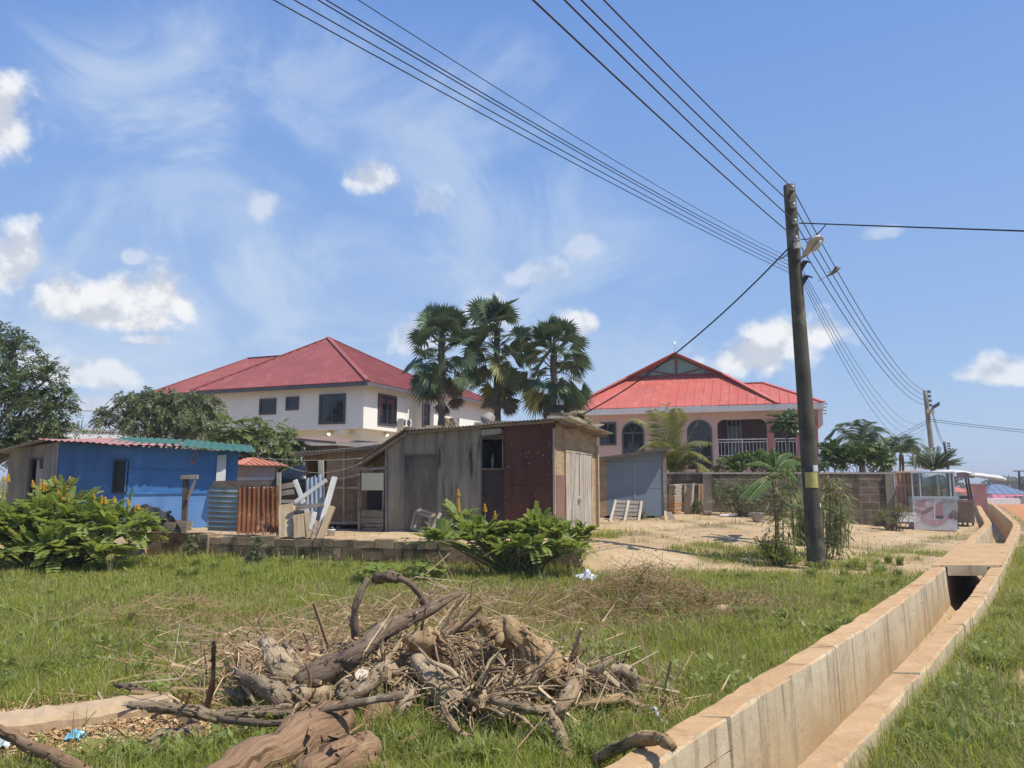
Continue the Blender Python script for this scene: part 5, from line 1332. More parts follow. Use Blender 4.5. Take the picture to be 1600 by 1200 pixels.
# ================================================================== utility poles
M['polewood'] = mat('creosoted_pole', (.06, .053, .038), (.115, .105, .074), 3, .85, .35, grain=(14, 14, .9), c4=(.19, .17, .12), p_lo=.58, p_hi=.7, pscale=2)
M['porcelain'] = simple('insulator', (.45, .42, .4), .3)
b0 = gp(1277, 889); Yp = b0.y; t0 = P(1233, 290, Yp + .05)
axis = t0 - b0; LP = axis.length; rp0, rp1 = 13.6 * mpp(Yp) , 9.2 * mpp(Yp)
def polept(py, off=0.0):
    lo, hi = 0.0, 1.0
    t = (889 - py) / (889 - 290); 
    for _ in range(30):
        p = b0 + axis * t; d = p - Vector((0, 0, EYE)); w = (d.z * CP - d.y * SP) / (d.y * CP + d.z * SP); yy = 600 - w * FPX
        t += (yy - py) / 600
    return b0 + axis * t
T = thing('utility_pole', 'thick brown wooden utility pole with a cobra-head street lamp, rising from the grass', 'utility pole', b0)
mb = MB(); pts = [b0 + axis * t for t in np.linspace(-.06, 1, 14)]; mb.tube(pts, [rp0 + (rp1 - rp0) * max(0, t) for t in np.linspace(-.06, 1, 14)], 20, 0, None, .015, 5); mb.build('pole', M['polewood'], T, True)
PINS = []
for py in (300, 327, 352, 378):
    c = polept(py); mb = MB(); y_ = c.y - rp1 - .04
    mb.tube([c + Vector((-.02, -rp1 - .16, 0)), c + Vector((.02, -rp1 + .02, 0))], .012, 6)
    mb.beam(c + Vector((-.05, -rp1 - .02, .0)), c + Vector((.05, -rp1 - .02, 0)), .11, .02); br = mb.build('bracket', M['chrome'], T, True)
    mb = MB(); q = c + Vector((-.02, -rp1 - .10, 0)); mb.tube([q + Vector((0, 0, -.05)), q + Vector((0, 0, -.02)), q + Vector((0, 0, .02)), q + Vector((0, 0, .05))], [.035, .045, .03, .04], 10); mb.build('insulator', M['porcelain'], br if False else T, True)
    PINS.append(q)
# lamp
la = polept(398); lb_ = P(1258, 399, Yp - .35); lh = P(1283, 369, Yp - .75)
mb = MB(); mb.tube(crom([la + Vector((rp1 * .6, -.02, -.12)), P(1250, 404, Yp - .2), P(1257, 400, Yp - .35)], 4), .03, 8); mb.build('lamp_arm', M['chrome'], T, True)
mb = MB(); d = lh - lb_; up = Vector((-.1, .1, 1)); pr = []; sid = d.cross(up).normalized(); upn = sid.cross(d).normalized()
prof = [(0, .07, .075), (.12, .075, .08), (.3, .08, .085), (.36, .12, .10), (.55, .165, .12), (.75, .17, .115), (.9, .13, .09), (.98, .07, .05), (1.0, .02, .02)]
vs = []; n = 16
for (t, w, h) in prof:
    for k in range(n):
        th = 2 * pi * k / n; s_ = sin(th); vs.append(lb_ + d * t + sid * (cos(th) * w) + upn * ((s_ * h) if s_ > 0 else s_ * h * .35))
mb.add(vs, [(i * n + k, i * n + (k + 1) % n, (i + 1) * n + (k + 1) % n, (i + 1) * n + k) for i in range(len(prof) - 1) for k in range(n)], 0, True)
mb.f += [[k for k in range(n)][::-1]]; mb.m += [0]; mb.sm += [False]
lm = mb.build('lamp_head', simple('lamp_housing', (.48, .45, .42), .4), T, True)
mb = MB(); mb.tube([lb_ + d * .34 - upn * .055, lb_ + d * .48 - upn * .085, lb_ + d * .75 - upn * .09, lb_ + d * .9 - upn * .06], [.02, .05, .05, .02], 10); o = mb.build('lamp_lens', simple('lamp_glass', (.62, .58, .55), .2), lm); o.data.transform(FR[T.name].inverted())
mb = MB(); c = polept(386) + Vector((.02, -rp1 - .05, -.02)); mb.box(c.x - .07, c.x + .06, c.y - .04, c.y + .05, c.z - .06, c.z + .07); mb.build('junction_box', simple('pale_grey_box', (.52, .52, .48), .5), T, True)
mb = MB()
for (py, dx) in ((418, .17), (441, .17)):
    c = polept(py); mb.beam(c + Vector((.05, -.08, -.1)), c + Vector((dx, -.12, .1)), .05, .1); mb.tube([c + Vector((dx, -.14, .1)), c + Vector((dx + .09, -.2, .05))], .02, 6)
    mb.build('cable_clamp', M['black'], T, True); mb = MB()
def wrap(y0, y1, a0, a1, m, name, ex=.004):
    mb = MB(); A_, B_ = polept(y1), polept(y0); n = 12; vs = []
    for j, c in enumerate((A_, B_)):
        t_ = (c - b0).length / LP; r_ = rp0 + (rp1 - rp0) * t_ + ex
        for i in range(n + 1):
            th = rad(a0 + (a1 - a0) * i / n); vs.append(c + Vector((sin(th) * r_, -cos(th) * r_, 0)))
    mb.add(vs, [(i, i + 1, n + 2 + i, n + 1 + i) for i in range(n)], 0, True)
    return mb.build(name, m, T, True)
yl = mat('yellow_notice', (.42, .36, .09), (.52, .46, .15), 7, .7, 0); wrap(738, 762, -58, 28, yl, 'notice', .012)
for k, yy in enumerate((743, 747, 750.5, 754, 757)): wrap(yy, yy + 1.2, -50 + (k % 2) * 6, 18 + (k * 7) % 14, simple('notice_print', (.22, .18, .06), .8), 'notice_line', .016) if False else None
wrap(727.5, 737, -62, 0, simple('dark_blue_poster', (.03, .04, .07), .6), 'poster', .010); wrap(727, 737, 0, 40, simple('torn_white_poster', (.55, .53, .5), .7), 'poster_scrap', .008); wrap(786, 792, 30, 40, M['white'], 'paper_scrap', .006)
# second, third, far poles
def far_pole(px0, py0, px1, py1, Y, r0_, r1_, label, name='utility_pole', lamp=False, box=False, wood=None):
    top = P(px1, py1, Y); bot = P(px0, py0, Y); g = bot + (bot - top) * .0
    gz = G(bot.x, bot.y); k = (gz - .3 - top.z) / (bot.z - top.z); g = top + (bot - top) * k
    T = thing(name, label, 'utility pole', (g.x, g.y, gz))
    mb = MB(); mb.tube([g + (top - g) * t for t in np.linspace(0, 1, 8)], [r0_ + (r1_ - r0_) * t for t in np.linspace(0, 1, 8)], 14); mb.build('pole', wood or M['concrete'], T, True)
    return T, top, bot
pg = mat('grey_pole', (.20, .19, .16), (.30, .28, .24), 2, .85, .3, grain=(8, 8, .8))
T2, top2, bot2 = far_pole(1456, 705, 1445.5, 610, 46, .17, .125, 'grey utility pole with a flat lamp panel, beyond the boundary wall', wood=pg)
PIN2 = []
for py in (612, 619, 626, 633):
    c = P(1445.5 + (py - 610) * .11, py, 46); mb = MB(); mb.box(c.x + .1, c.x + .26, c.y - .12, c.y - .02, c.z - .09, c.z + .07); mb.build('insulator', simple('dark_insulator', (.10, .09, .09), .4), T2, True); PIN2.append(c + Vector((0, -.16, 0)))
c = P(1453, 643, 45.8); mb = MB(); mb.box(c.x - .22, c.x + .2, c.y - .12, c.y + .05, c.z - .14, c.z + .14); mb.build('junction_box', M['concrete'], T2, True)
a, b = P(1455, 638, 45.8), P(1468, 630.5, 45.2); mb = MB(); mb.tube([a, P(1459, 636, 45.6)], .04, 6); mb.build('lamp_arm', M['chrome'], T2, True)
mb = MB(); mb.beam(P(1457, 637, 45.6), b, .3, .06, up=(-.3, -.6, .7)); mb.build('lamp_head', simple('dark_lamp_panel', (.07, .075, .09), .4), T2, True)
T3, top3, _ = far_pole(1479, 716, 1475, 690, 84, .17, .13, 'dark utility pole standing farther off, just right of the grey one', wood=M['polewood'])
mb = MB()
for k in range(4): c = P(1476.5 + k * .5, 693 + k * 4, 84); mb = MB(); mb.box(c.x + .15, c.x + .4, c.y - .3, c.y - .1, c.z - .1, c.z + .08); mb.build('insulator', simple('dark_insulator2', (.10, .09, .09), .4), T3, True)
T4, top4, _ = far_pole(1595.5, 800, 1592, 735, 105, .16, .13, 'distant power pole with a crossarm among the far roofs at the right edge', wood=M['polewood'])
mb = MB(); mb.beam(P(1583, 736, 104.8), P(1602, 736, 104.8), .16, .14); mb.build('crossarm', M['polewood'], T4, True); mb = MB(); mb.beam(P(1594, 746, 104.8), P(1603, 755, 104.8), .1, .1); mb.build('brace', M['polewood'], T4, True)
T5, top5, _ = far_pole(1564.5, 795, 1564, 757, 95, .07, .06, 'thin distant post standing among the far roofs', 'thin_post', wood=M['concrete']); T5['category'] = 'post'
T6, top6, _ = far_pole(1578, 795, 1577.5, 757, 95, .07, .06, 'thin distant post just left of the far crossarm pole', 'thin_post', wood=M['concrete']); T6['category'] = 'post'

# ------------------------------------------------------------------ wires
def wire(p, q, sag, r, label, m=None, n=26, name='power_line', group='overhead lines', mid=None):
    p, q = Vector(p), Vector(q)
    pts = [p + (q - p) * t - Vector((0, 0, 4 * sag * t * (1 - t))) for t in np.linspace(0, 1, n)]
    mb = MB(); mb.tube(pts, r, 6); o = mb.build(name, m or M['cable'], None, origin=p); tag(o, label, 'cable' if name == 'cable' else 'power line', group); return o
bk_dir = Vector((-.596, -.803, 0)); Lb = 42
names = ('highest', 'second highest', 'third from the top', 'lowest')
wc = simple('weathered_conductor', (.055, .03, .03), .6)
for i, q in enumerate(PINS):
    topx = (950, 905, 860, 810)[i]
    # aim each conductor so that it leaves the picture where the photograph shows
    d = ray(topx, 0); # straight horizontal run through this sight line
    e = q + bk_dir * Lb + Vector((0, 0, .3)) + Vector((-.803, .596, 0)) * (-1.6, -1.9, -2.4, -2.5)[i]
    wire(q, e, .75, .011, 'dark conductor leaving the pole top up to the left, %s of four' % names[i], wc, 60)
    wire(q, PIN2[i], .9, .012, 'conductor sagging from the near pole to the grey pole, %s of four' % names[i], M['wire'], 40)
tn = ('outermost on the right', 'second from the right', 'middle one', 'second from the left', 'leftmost')
for i, (tx, dz) in enumerate(((560, .0), (510, .0), (497, -.02), (460, -.05), (428, -.1))):
    q = polept(408 + i * 6) + Vector((-rp1 * .5, -.1, 0)); d = ray(tx, 0); Yt = 5.6; m_ = Vector((d.x / d.y * Yt, Yt, EYE + d.z / d.y * Yt)); 
    # continue straight on behind the camera from that point
    h = m_ - q; e = q + h * 3.0; e.z = q.z + .2
    t1 = 1 / 3.0; sag = ((q + (e - q) * t1).z - m_.z) / (4 * t1 * (1 - t1))
    wire(q, e, sag, .0055 if i else .004, 'thin cable fanning from below the street lamp to the upper left, %s' % tn[i], M['cable'], 50, 'cable', 'thin cables left of the pole')
for i in range(4):
    wire(polept(418 + i * 8) + Vector((rp1 * .6, -.12, 0)), P(1451, 652 + i * 1.5, 45.8), 1.5 + .22 * i, .006, 'thin cable sagging low between the two poles, %s' % ('topmost', 'second from the top', 'second from the bottom', 'bottom one')[i], M['wire'], 30, 'cable', 'thin cables right of the pole')
_a = polept(351) + Vector((rp1, -.1, 0)); wire(_a, _a + (P(1720, 359, 10.5) - _a) * 6, .1, .014, 'thick black cable running level from the pole to the right edge', None, 30, 'cable')
wire(polept(376) + Vector((rp1, -.1, 0)), P(1290, 351.2, Yp - .55), .1, .011, 'short cable rising from the pole to join the thick level cable', None, 12, 'cable')
wire(polept(388) + Vector((-rp1, -.1, 0)), roofpt(862, 652, 2.2) + Vector((0, 0, .05)), .45, .016, 'thick black service cable dropping from the pole to the shack roof', None, 36, 'cable')
wire(polept(391) + Vector((-rp1, -.1, -.05)), P(1212, 405, Yp - .3), .05, .012, 'short black tail twisted onto the service cable at the pole', None, 10, 'cable')
_a = P(1452, 655, 45.8); _b = P(1452, 658, 45.8); wire(_a, _a + (P(1720, 670, 40) - _a) * 3, .5, .016, 'upper of two grey cables running from the grey pole to the right', M['wire'], 24, 'cable'); wire(_b, _b + (P(1720, 674, 40) - _b) * 3, .5, .014, 'lower of two grey cables running from the grey pole to the right', M['wire'], 24, 'cable')
wire(P(1450, 655, 45.8), P(1340, 704, 41), .15, .014, 'upper of two cables dropping from the grey pole to the left', M['wire'], 16, 'cable'); wire(P(1450, 659, 45.8), P(1340, 711, 41), .15, .014, 'lower of two cables dropping from the grey pole to the left', M['wire'], 16, 'cable')
wire(P(1456, 645, 45.8), P(1477, 697, 84), .6, .018, 'cable from the grey pole to the dark pole behind it, left of a pair', M['wire'], 16, 'cable'); wire(P(1458, 645, 45.8), P(1478, 692, 84), .6, .018, 'cable from the grey pole to the dark pole behind it, right of a pair', M['wire'], 16, 'cable')
wire(P(90, 641, 40), P(250, 640.5, 37), .05, .018, 'grey line crossing the gap between the two big trees on the left', M['wire'], 12, 'power_line')
for i, (a, b, sg, lb) in enumerate((((400, 715, 19.5), (566, 716, 18.2), .06, 'upper washing line before the brown shed'), ((420, 714, 19.5), (566, 722, 18.0), .32, 'slack washing line drooping before the brown shed'), ((510, 747, 19), (562, 741, 18.0), .05, 'short washing line tied to the shack at the low end'))):
    wire(P(*a), P(*b), sg, .007, lb, simple('pale_cord', (.4, .38, .34), .7), 16, 'washing_line', 'washing lines'); 

# bird
bp = P(1303, 425, 13.5)
mb = MB(); mb.tube([bp + Vector(v) for v in ((-.15, 0, -.09), (-.07, 0, -.045), (0, 0, 0), (.06, 0, .045), (.10, 0, .075), (.13, 0, .085))], [.006, .022, .034, .03, .02, .004], 8)
mb.tube([bp + Vector((-.14, 0, -.085)), bp + Vector((-.28, .01, -.16))], [.012, .02], 6, flat=.3)
for s_ in (-1, 1): mb.add([bp + Vector((.04, 0, .03)), bp + Vector((-.05, 0, -.02)), bp + Vector((-.06, s_ * .2, .05)), bp + Vector((.03, s_ * .12, .06))], [(0, 1, 2, 3)])
tag(mb.build('bird', simple('grey_feathers', (.16, .15, .13), .8), None, origin=bp), 'small grey bird in flight just right of the street lamp', 'bird')

# ================================================================== food cart, canopy stall and the far right
pc = gp(1497, 831); fc = Fr((pc.x, pc.y, pc.z), 195)
T = thing('food_cart', 'white food cart with a glass top and a faded picture panel', 'food cart', fc.o, fc.rot)
x0 = fc.front(1427, 800)[0]; zt = fc.front(1462, 778)[1]; ztop = fc.front(1462, 737)[1]; Dc = .85
alu = simple('aluminium_frame', (.58, .58, .60), .4, .3)
pan = mat('faded_white_panel', (.56, .54, .54), (.64, .62, .62), 2, .6, .03, 12, c4=(.47, .43, .44), p_lo=.55, p_hi=.7, pscale=2)
mb = MB(); mb.box(x0, 0, 0, Dc, .05, zt); mb.box(x0 + .04, -.04, .04, Dc - .04, -.15, .05); mb.build('counter', pan, T)
mb = MB(); s = .045
for (x, y) in ((x0, 0), (-.16, 0), (x0, Dc - s), (-s, Dc - s), (-s, 0), (x0 + .25, .0)): mb.box(x, x + s, y, y + s, zt + .05, ztop - .05)
mb.box(x0 - .02, .02, -.02, Dc + .02, zt + .001, zt + .05); mb.box(x0 - .02, .03, -.03, Dc + .03, ztop - .05, ztop); mb.build('frame', alu, T)
mb = MB(); mb.box(x0 + s, -s, .015, .021, zt + .05, ztop - .05); mb.box(x0 + s, -s, Dc - .021, Dc - .015, zt + .05, ztop - .05); mb.box(-.021, -.015, s, Dc - s, zt + .05, ztop - .05); mb.build('glazing', M['glass'], T)
# faded picture of food on the counter front: shallow printed shapes
def pfc(px, py): a = fc.front(px, py); return (a[0], a[1])
def prn(name, pts, c, y):
    mb = MB(); mb.prism([(pfc(*p)[0], -y, pfc(*p)[1]) for p in pts], (0, .0015, 0)); mb.build(name, simple('print_' + name, c, .6), T)
def ell(cx, cy, a, b, n=18, rot=0): return [(cx + a * cos(2 * pi * i / n) * cos(rot) - b * sin(2 * pi * i / n) * sin(rot), cy + a * cos(2 * pi * i / n) * sin(rot) + b * sin(2 * pi * i / n) * cos(rot)) for i in range(n)]
prn('left_picture', [(1429, 785), (1432, 781), (1445, 780), (1459, 780), (1459, 813), (1440, 810), (1430, 804)], (.52, .42, .42), .003)
prn('sausage', ell(1441, 787, 11, 5, rot=-.2), (.45, .27, .26), .005); prn('sausage', ell(1449, 798, 12, 3.2, rot=-.5), (.30, .19, .17), .006); prn('plate', ell(1451, 787, 6, 5.5), (.58, .47, .46), .007); prn('sausage', ell(1436, 799, 7, 3, rot=.3), (.38, .25, .23), .0055)
prn('divider', [(1459, 780), (1461, 780), (1461, 812), (1459, 812)], (.66, .64, .62), .008)
prn('dish', [(1462, 790), (1466, 785), (1472, 784), (1473, 798), (1475, 809), (1464, 810), (1462, 804)], (.42, .24, .23), .004); prn('dish_shadow', ell(1468, 808, 6.5, 2.6), (.12, .09, .09), .006)
prn('grey_panel', [(1472, 780), (1496, 781.5), (1496, 812), (1474, 806)], (.40, .39, .38), .003); prn('skewer', ell(1486, 806, 4, 5), (.18, .14, .14), .006); prn('skewer', ell(1493, 806, 3.5, 7), (.22, .16, .15), .007); prn('skewer', ell(1489, 800, 3, 4, rot=.5), (.28, .2, .19), .0075)
arc_ = [(1440 + 42 * t, 812 + 9 * sin(pi * t)) for t in np.linspace(0, 1, 12)]; prn('ribbon', arc_ + [(x, y - 7) for x, y in arc_[::-1]], (.50, .28, .30), .009)
for k in range(13):
    t = .1 + .8 * k / 12; x, y = 1440 + 42 * t, 812 + 9 * sin(pi * t) - 3.6; prn('ribbon_letter', [(x - 1.0, y + 1.6), (x + 1.0, y + 1.4), (x + .7, y - 1.6), (x - .7, y - 1.4)], (.62, .46, .46), .0105) if k not in (5, 9) else None
# cloth on the side
mb = MB(); n = 10; vs = []
for j in range(n + 1):
    for i in range(6):
        u, v = i / 5, j / n; vs.append((.03 + .05 * sin(v * 7 + u * 4) + .09 * max(0, 1 - abs(v - .25) * 5) * u, .05 + .7 * u, zt - .02 - v * (zt - .1)))
mb.add(vs, [(j * 6 + i, j * 6 + i + 1, (j + 1) * 6 + i + 1, (j + 1) * 6 + i) for j in range(n) for i in range(5)], 0, True); mb.build('side_cloth', mat('pale_plastic_cloth', (.6, .58, .5), (.7, .68, .62), 4, .6, .1, 10, c4=(.25, .3, .12), p_lo=.6, p_hi=.66, pscale=3), T)
# canopy stall behind
pk_ = gp(1524, 822); fk = Fr((pk_.x, pk_.y, pk_.z), 197)
T = thing('canopy_stall', 'brown counter stall under a sagging pale canopy behind the food cart', 'stall', fk.o, fk.rot)
x0 = fk.front(1499, 800)[0]; zt = fk.front(1515, 784)[1]
mb = MB(); mb.box(x0, 0, 0, .9, .12, zt); mb.build('counter', mat('brown_counter', (.30, .20, .13), (.38, .27, .18), 2, .7, .1, 10), T)
mb = MB(); mb.box(x0 - .04, .05, -.04, .94, zt, zt + .05); mb.build('counter_top', M['concrete'], T)
for x in (x0 + .1, -.06):
    for y in (.06, .84): mb = MB(); mb.box(x - .03, x + .03, y - .03, y + .03, -.1, .118); mb.build('leg', M['winframe'], T)
zc = fk.front(1515, 740)[1]; zc2 = zc + .16; ca, cb = fk.front(1448, 742)[0], fk.front(1561, 742)[0]
for (px, a) in ((1513, 0.02), (1517, .85)):
    x, z = fk.front(px, 760, a); mb = MB(); mb.beam((x, a, zt + .05), (x - .1, a, zc + .05), .06, .06, up=(0, 1, 0)); mb.build('post', M['winframe'], T)
cm_ = mat('pale_canvas', (.56, .54, .49), (.66, .64, .58), 2, .85, .1, 10, c4=(.4, .37, .32), p_lo=.58, p_hi=.7, pscale=2.5)
mb = MB(); n = 20; vs = []
for j in range(7):
    for i in range(n + 1):
        u, v = i / n, j / 6; x = ca + (cb - ca) * u; y = -.7 + 2.3 * v
        z = zc + .05 + .10 * sin(pi * min(1, max(0, v))) - .16 * (1 - min(1, u * 4.5)) + .012 * sin(u * 17) - .20 * sst(.35, 1.0, u) + .02 * v + .008 * sin(u * 31 + v * 5)
        vs.append((x, y, float(z)))
mb.add(vs, [(j * (n + 1) + i, j * (n + 1) + i + 1, (j + 1) * (n + 1) + i + 1, (j + 1) * (n + 1) + i) for j in range(6) for i in range(n)], 0, True); mb.build('canopy', cm_, T)
mb = MB(); mb.box(ca + .9, cb - 1.0, -.66, -.63, zc - .17, zc + .02); mb.build('canopy_valance', mat('dull_valance', (.30, .22, .22), (.38, .3, .3), 3, .8, .05, 10), T)
mb = MB(); mb.tube(crom([(cb - 1.2, -.72, zc - .05), (cb - .5, -.75, zc - .16), (cb + .02, -.7, zc - .24)], 5), .06, 8, 0, None, .2, 4); mb.build('canopy_roll', cm_, T)
pk2 = gp(1530, 800); f6 = Fr((pk2.x, pk2.y + 5, G(pk2.x, pk2.y + 5)), 200)
a = f6.rect(1522, 1542, 758, 787); T = thing('pink_kiosk', 'small pink kiosk box behind the canopy stall', 'kiosk', f6.o, f6.rot)
mb = MB(); mb.box(a[0], a[1], 0, 1.5, -.3, a[3]); mb.build('body', mat('pink_board', (.50, .25, .22), (.56, .31, .27), 2, .7, .05, 10), T); mb = MB(); mb.box(a[0] - .05, a[1] + .05, -.05, 1.55, a[3], a[3] + .08); mb.build('roof', M['concrete'], T)

# far right: low houses on falling ground
def far_house(px0, px1, pe, pr, pb, Y, naz, roofm, wallm, label, hip=.3, flat=False):
    c = P(px0, pe, Y); f = Fr((c.x, c.y, G(c.x, c.y)), naz); a = f.rect(px0, px1, pe, pb); zr = f.front((px0 + px1) / 2, pr, 3)[1]
    T = thing('far_house', label, 'house', f.o, f.rot); D = 8
    mb = MB(); mb.box(a[0] + .5, a[1] - .5, .5, D, -2, a[3]); mb.build('wall', wallm, T)
    mb = MB(); w = a[1] - a[0]
    if flat: mb.box(a[0], a[1], 0, D + .5, a[3], zr)
    else:
        q = [Vector((a[0], 0, a[3])), Vector((a[1], 0, a[3])), Vector((a[1], D + .5, a[3])), Vector((a[0], D + .5, a[3]))]; r0, r1 = Vector((a[0] + w * hip, D / 2, zr)), Vector((a[1] - w * hip, D / 2, zr))
        facet(mb, [q[0], q[1], r1, r0], .8); facet(mb, [q[1], q[2], r1], .8); facet(mb, [q[2], q[3], r0, r1], .8); facet(mb, [q[3], q[0], r0], .8)
    mb.build('roof', roofm, T)
    mb = MB(); n = max(1, int(w / 4))
    for i in range(n):
        x = a[0] + w * (i + .5) / n
        window(T, f, x - .5, x + .5, max(.6, a[3] - 1.6), a[3] - .4, y=.5, fw=.1)
    return T, f
br_ = mat('blue_grey_roof', (.13, .18, .26), (.18, .23, .32), 1, .6, 0)
far_house(1541, 1612, 772, 757, 788, 92, 196, br_, M['concrete'], 'far low house with a blue-grey hipped roof', .38)
far_house(1556, 1640, 785, 773, 797, 74, 196, mat('rose_roof', (.50, .14, .17), (.56, .19, .22), 1, .6, 0), M['cream'], 'far low house with a rose-red roof at the right edge', .2)
far_house(1494, 1522, 769, 761, 782, 88, 196, mat('orange_red_roof', (.52, .16, .12), (.58, .2, .15), 1, .6, 0), M['cream'], 'far small house with an orange-red roof seen under the canopy', .3)
far_house(1566, 1630, 752, 748.5, 780, 150, 196, M['concrete'], mat('raw_concrete', (.26, .23, .21), (.34, .3, .27), 1, .9, 0), 'far unfinished flat-roofed concrete building above the blue-grey roof', .3, True)
p, q = P(1568, 790, 66), P(1602, 790, 66); T = thing('roadside_wall', 'far grey wall of upright boards beside the orange road', 'wall', (p.x, p.y, G(p.x, p.y)))
mb = MB()
n = 12
for i in range(n): mb = MB() if i == 0 else mb; a = p + (q - p) * (i / n); b = p + (q - p) * ((i + .95) / n); mb.prism([(a.x, a.y, a.z - 1), (b.x, b.y, b.z - 1), (b.x, b.y, b.z + .62 + .08 * (i % 3)), (a.x, a.y, a.z + .62 + .08 * (i % 3))], (0, .1, 0))
mb.build('board_fence', mat('grey_fence', (.27, .25, .24), (.36, .33, .31), 1, .9, 0), T, True)
a = P(1553, 787, 62); mb = MB(); mb.box(-1.6, 1.8, -.5, .5, -1.2, .42); o = mb.build('parapet', M['white'], None); o.location = a; tag(o, 'low whitewashed parapet beside the far end of the drain', 'parapet')

# litter
def rag(name, c, s, m, lb, cat, seed):
    r_ = random.Random(seed); mb = MB(); n = 7; vs = []; ph = [r_.uniform(0, 6) for _ in range(4)]
    for j in range(n + 1):
        for i in range(n + 1):
            u, v = i / n - .5, j / n - .5; vs.append((u * s * (1.3 + .2 * sin(v * 5)), v * s, s * (.28 * math.exp(-8 * (u * u + v * v)) * 2 + .1 * sin(u * 14 + ph[0]) + .1 * sin(v * 13 + ph[1]) + r_.uniform(-.05, .05)) + s * .15))
    mb.add(vs, [(j * (n + 1) + i, j * (n + 1) + i + 1, (j + 1) * (n + 1) + i + 1, (j + 1) * (n + 1) + i) for j in range(n) for i in range(n)], 0, False)
    o = mb.build(name, m, None); o.location = c; tag(o, lb, cat); return o
c = gp(918, 913); c.z += .05; rag('plastic_bag', c, .26, simple('white_blue_plastic', (.62, .64, .72), .4), 'crumpled white and blue plastic bag in the grass right of the shrub', 'plastic bag', 3)
c = gp(117, 1161); c.z += .03; rag('wrapper', c, .09, simple('blue_wrapper', (.15, .42, .55), .3), 'small blue and white wrapper on the wood chips', 'wrapper', 5)
c = gp(6, 1173); c.z += .03; rag('wrapper', c, .1, simple('pale_blue_wrapper', (.45, .52, .6), .3), 'pale blue wrapper at the left edge below the pink-ended log', 'wrapper', 6)
# ================================================================== foliage tools (numpy)
def nrm(a): return a / np.maximum(np.linalg.norm(a, axis=-1, keepdims=True), 1e-9)
def leafquads(p, d, n, L, W, fold=.0):
    """diamond leaves: base p, axis d, face normal n"""
    s = nrm(np.cross(d, n)); L = np.asarray(L).reshape(-1, 1); W = np.asarray(W).reshape(-1, 1)
    m = p + d * L * .45 - nrm(n) * W * fold
    return np.stack([p, m + s * W * .5, p + d * L, m - s * W * .5], 1)

def sprays(rng, c, rad3, n, L, K, leafL, leafW, droop=.5, shell=.5, up=.15, spread=1.0):
    """n leafy twigs through an ellipsoid, each with K pairs of leaflets"""
    u = nrm(rng.normal(size=(n, 3))); u[:, 2] = np.where(u[:, 2] < -.55, -u[:, 2], u[:, 2])
    r = shell + (1 - shell) * rng.random((n, 1)) ** .6
    lump = 1 + .16 * np.sin(u[:, :1] * 5 + c[0] * 3) + .14 * np.sin(u[:, 1:2] * 6 + c[1]) + .13 * np.sin(u[:, 2:] * 7 + c[2] * 5)
    b = np.array(c) + u * r * np.array(rad3) * lump
    d = nrm(u * .7 + np.array([0, 0, up]) + rng.normal(size=(n, 3)) * .45)
    out = []
    t = (np.arange(K) + .4) / K
    Ls = L * (.7 + .6 * rng.random(n))
    side = nrm(np.cross(d, rng.normal(size=(n, 3)) * .5 + np.array([0, 0, 1])))
    for k in range(K):
        p = b + d * (Ls * t[k])[:, None] + np.array([0, 0, -1]) * (Ls * droop * t[k] ** 2)[:, None]
        dd = nrm(d + np.array([0, 0, -1]) * 2 * droop * t[k])
        for sg in (-1, 1):
            ld = nrm(dd * .55 + side * sg * spread + np.array([0, 0, -.28]) + rng.normal(size=(n, 3)) * .18)
            nn = nrm(np.cross(side, dd) + rng.normal(size=(n, 3)) * .3)
            out.append(leafquads(p, ld, nn, leafL * (.75 + .5 * rng.random(n)), leafW * (.75 + .5 * rng.random(n))))
    return np.concatenate(out, 0)

def limb(mb, p, q, r0, r1, seed=0, n=6, bow=.1):
    p, q = Vector(p), Vector(q); r_ = random.Random(seed); L = (q - p).length
    m = (p + q) / 2 + Vector((r_.uniform(-1, 1), r_.uniform(-1, 1), r_.uniform(.0, 1))) * L * bow
    pts = crom([p, m, q], 4); mb.tube(pts, [r0 + (r1 - r0) * i / (len(pts) - 1) for i in range(len(pts))], n, 0, None, .06, seed)

M['treebark'] = mat('tree_bark', (.12, .095, .07), (.2, .165, .125), 4, .95, .5, 16)
def tree(name, label, cat, px, Y, blobs, dens, L, K, lL, lW, lm, droop=.5, tr=.14, seed=1, shell=.35, group=None, depth=.9, spread=1.0, fork=.45):
    b = P(px, 700, Y); z = G(b.x, b.y); b = Vector((b.x, b.y, z))
    T = thing(name, label, cat, b, 0, group); rng = np.random.default_rng(seed); Vs = []; mb = MB()
    s = mpp(Y); cz = P(blobs[0][0], blobs[0][1], Y); fk = b + (cz - b) * fork; fk.x = b.x * .7 + cz.x * .3
    limb(mb, b - Vector((0, 0, .2)), fk, tr, tr * .7, seed, 8, .04)
    for i, bl in enumerate(blobs):
        dy = bl[4] if len(bl) > 4 else 0
        c = P(bl[0], bl[1], Y + dy); r3 = (bl[2] * s, min(bl[2], bl[3] * 1.3) * s * depth, bl[3] * s)
        n = int(dens * (r3[0] * r3[2]) ** .9) + 8
        Vs.append(sprays(rng, c, r3, n, L, K, lL, lW, droop, shell, spread=spread))
        limb(mb, fk, c - Vector((0, 0, r3[2] * .3)), tr * .5, tr * .16, seed + i, 6, .12)
        for k in range(4):
            u = Vector((random.uniform(-1, 1), random.uniform(-1, 1), random.uniform(-.3, 1))).normalized(); limb(mb, c - Vector((0, 0, r3[2] * .3)), c + Vector((u.x * r3[0], u.y * r3[1], u.z * r3[2])) * .8, tr * .16, tr * .05, seed + i * 7 + k, 4, .1)
    mb.build('trunk', M['treebark'], T, True)
    np_mesh('crown', np.concatenate(Vs, 0), 4, lm, T)
    return T

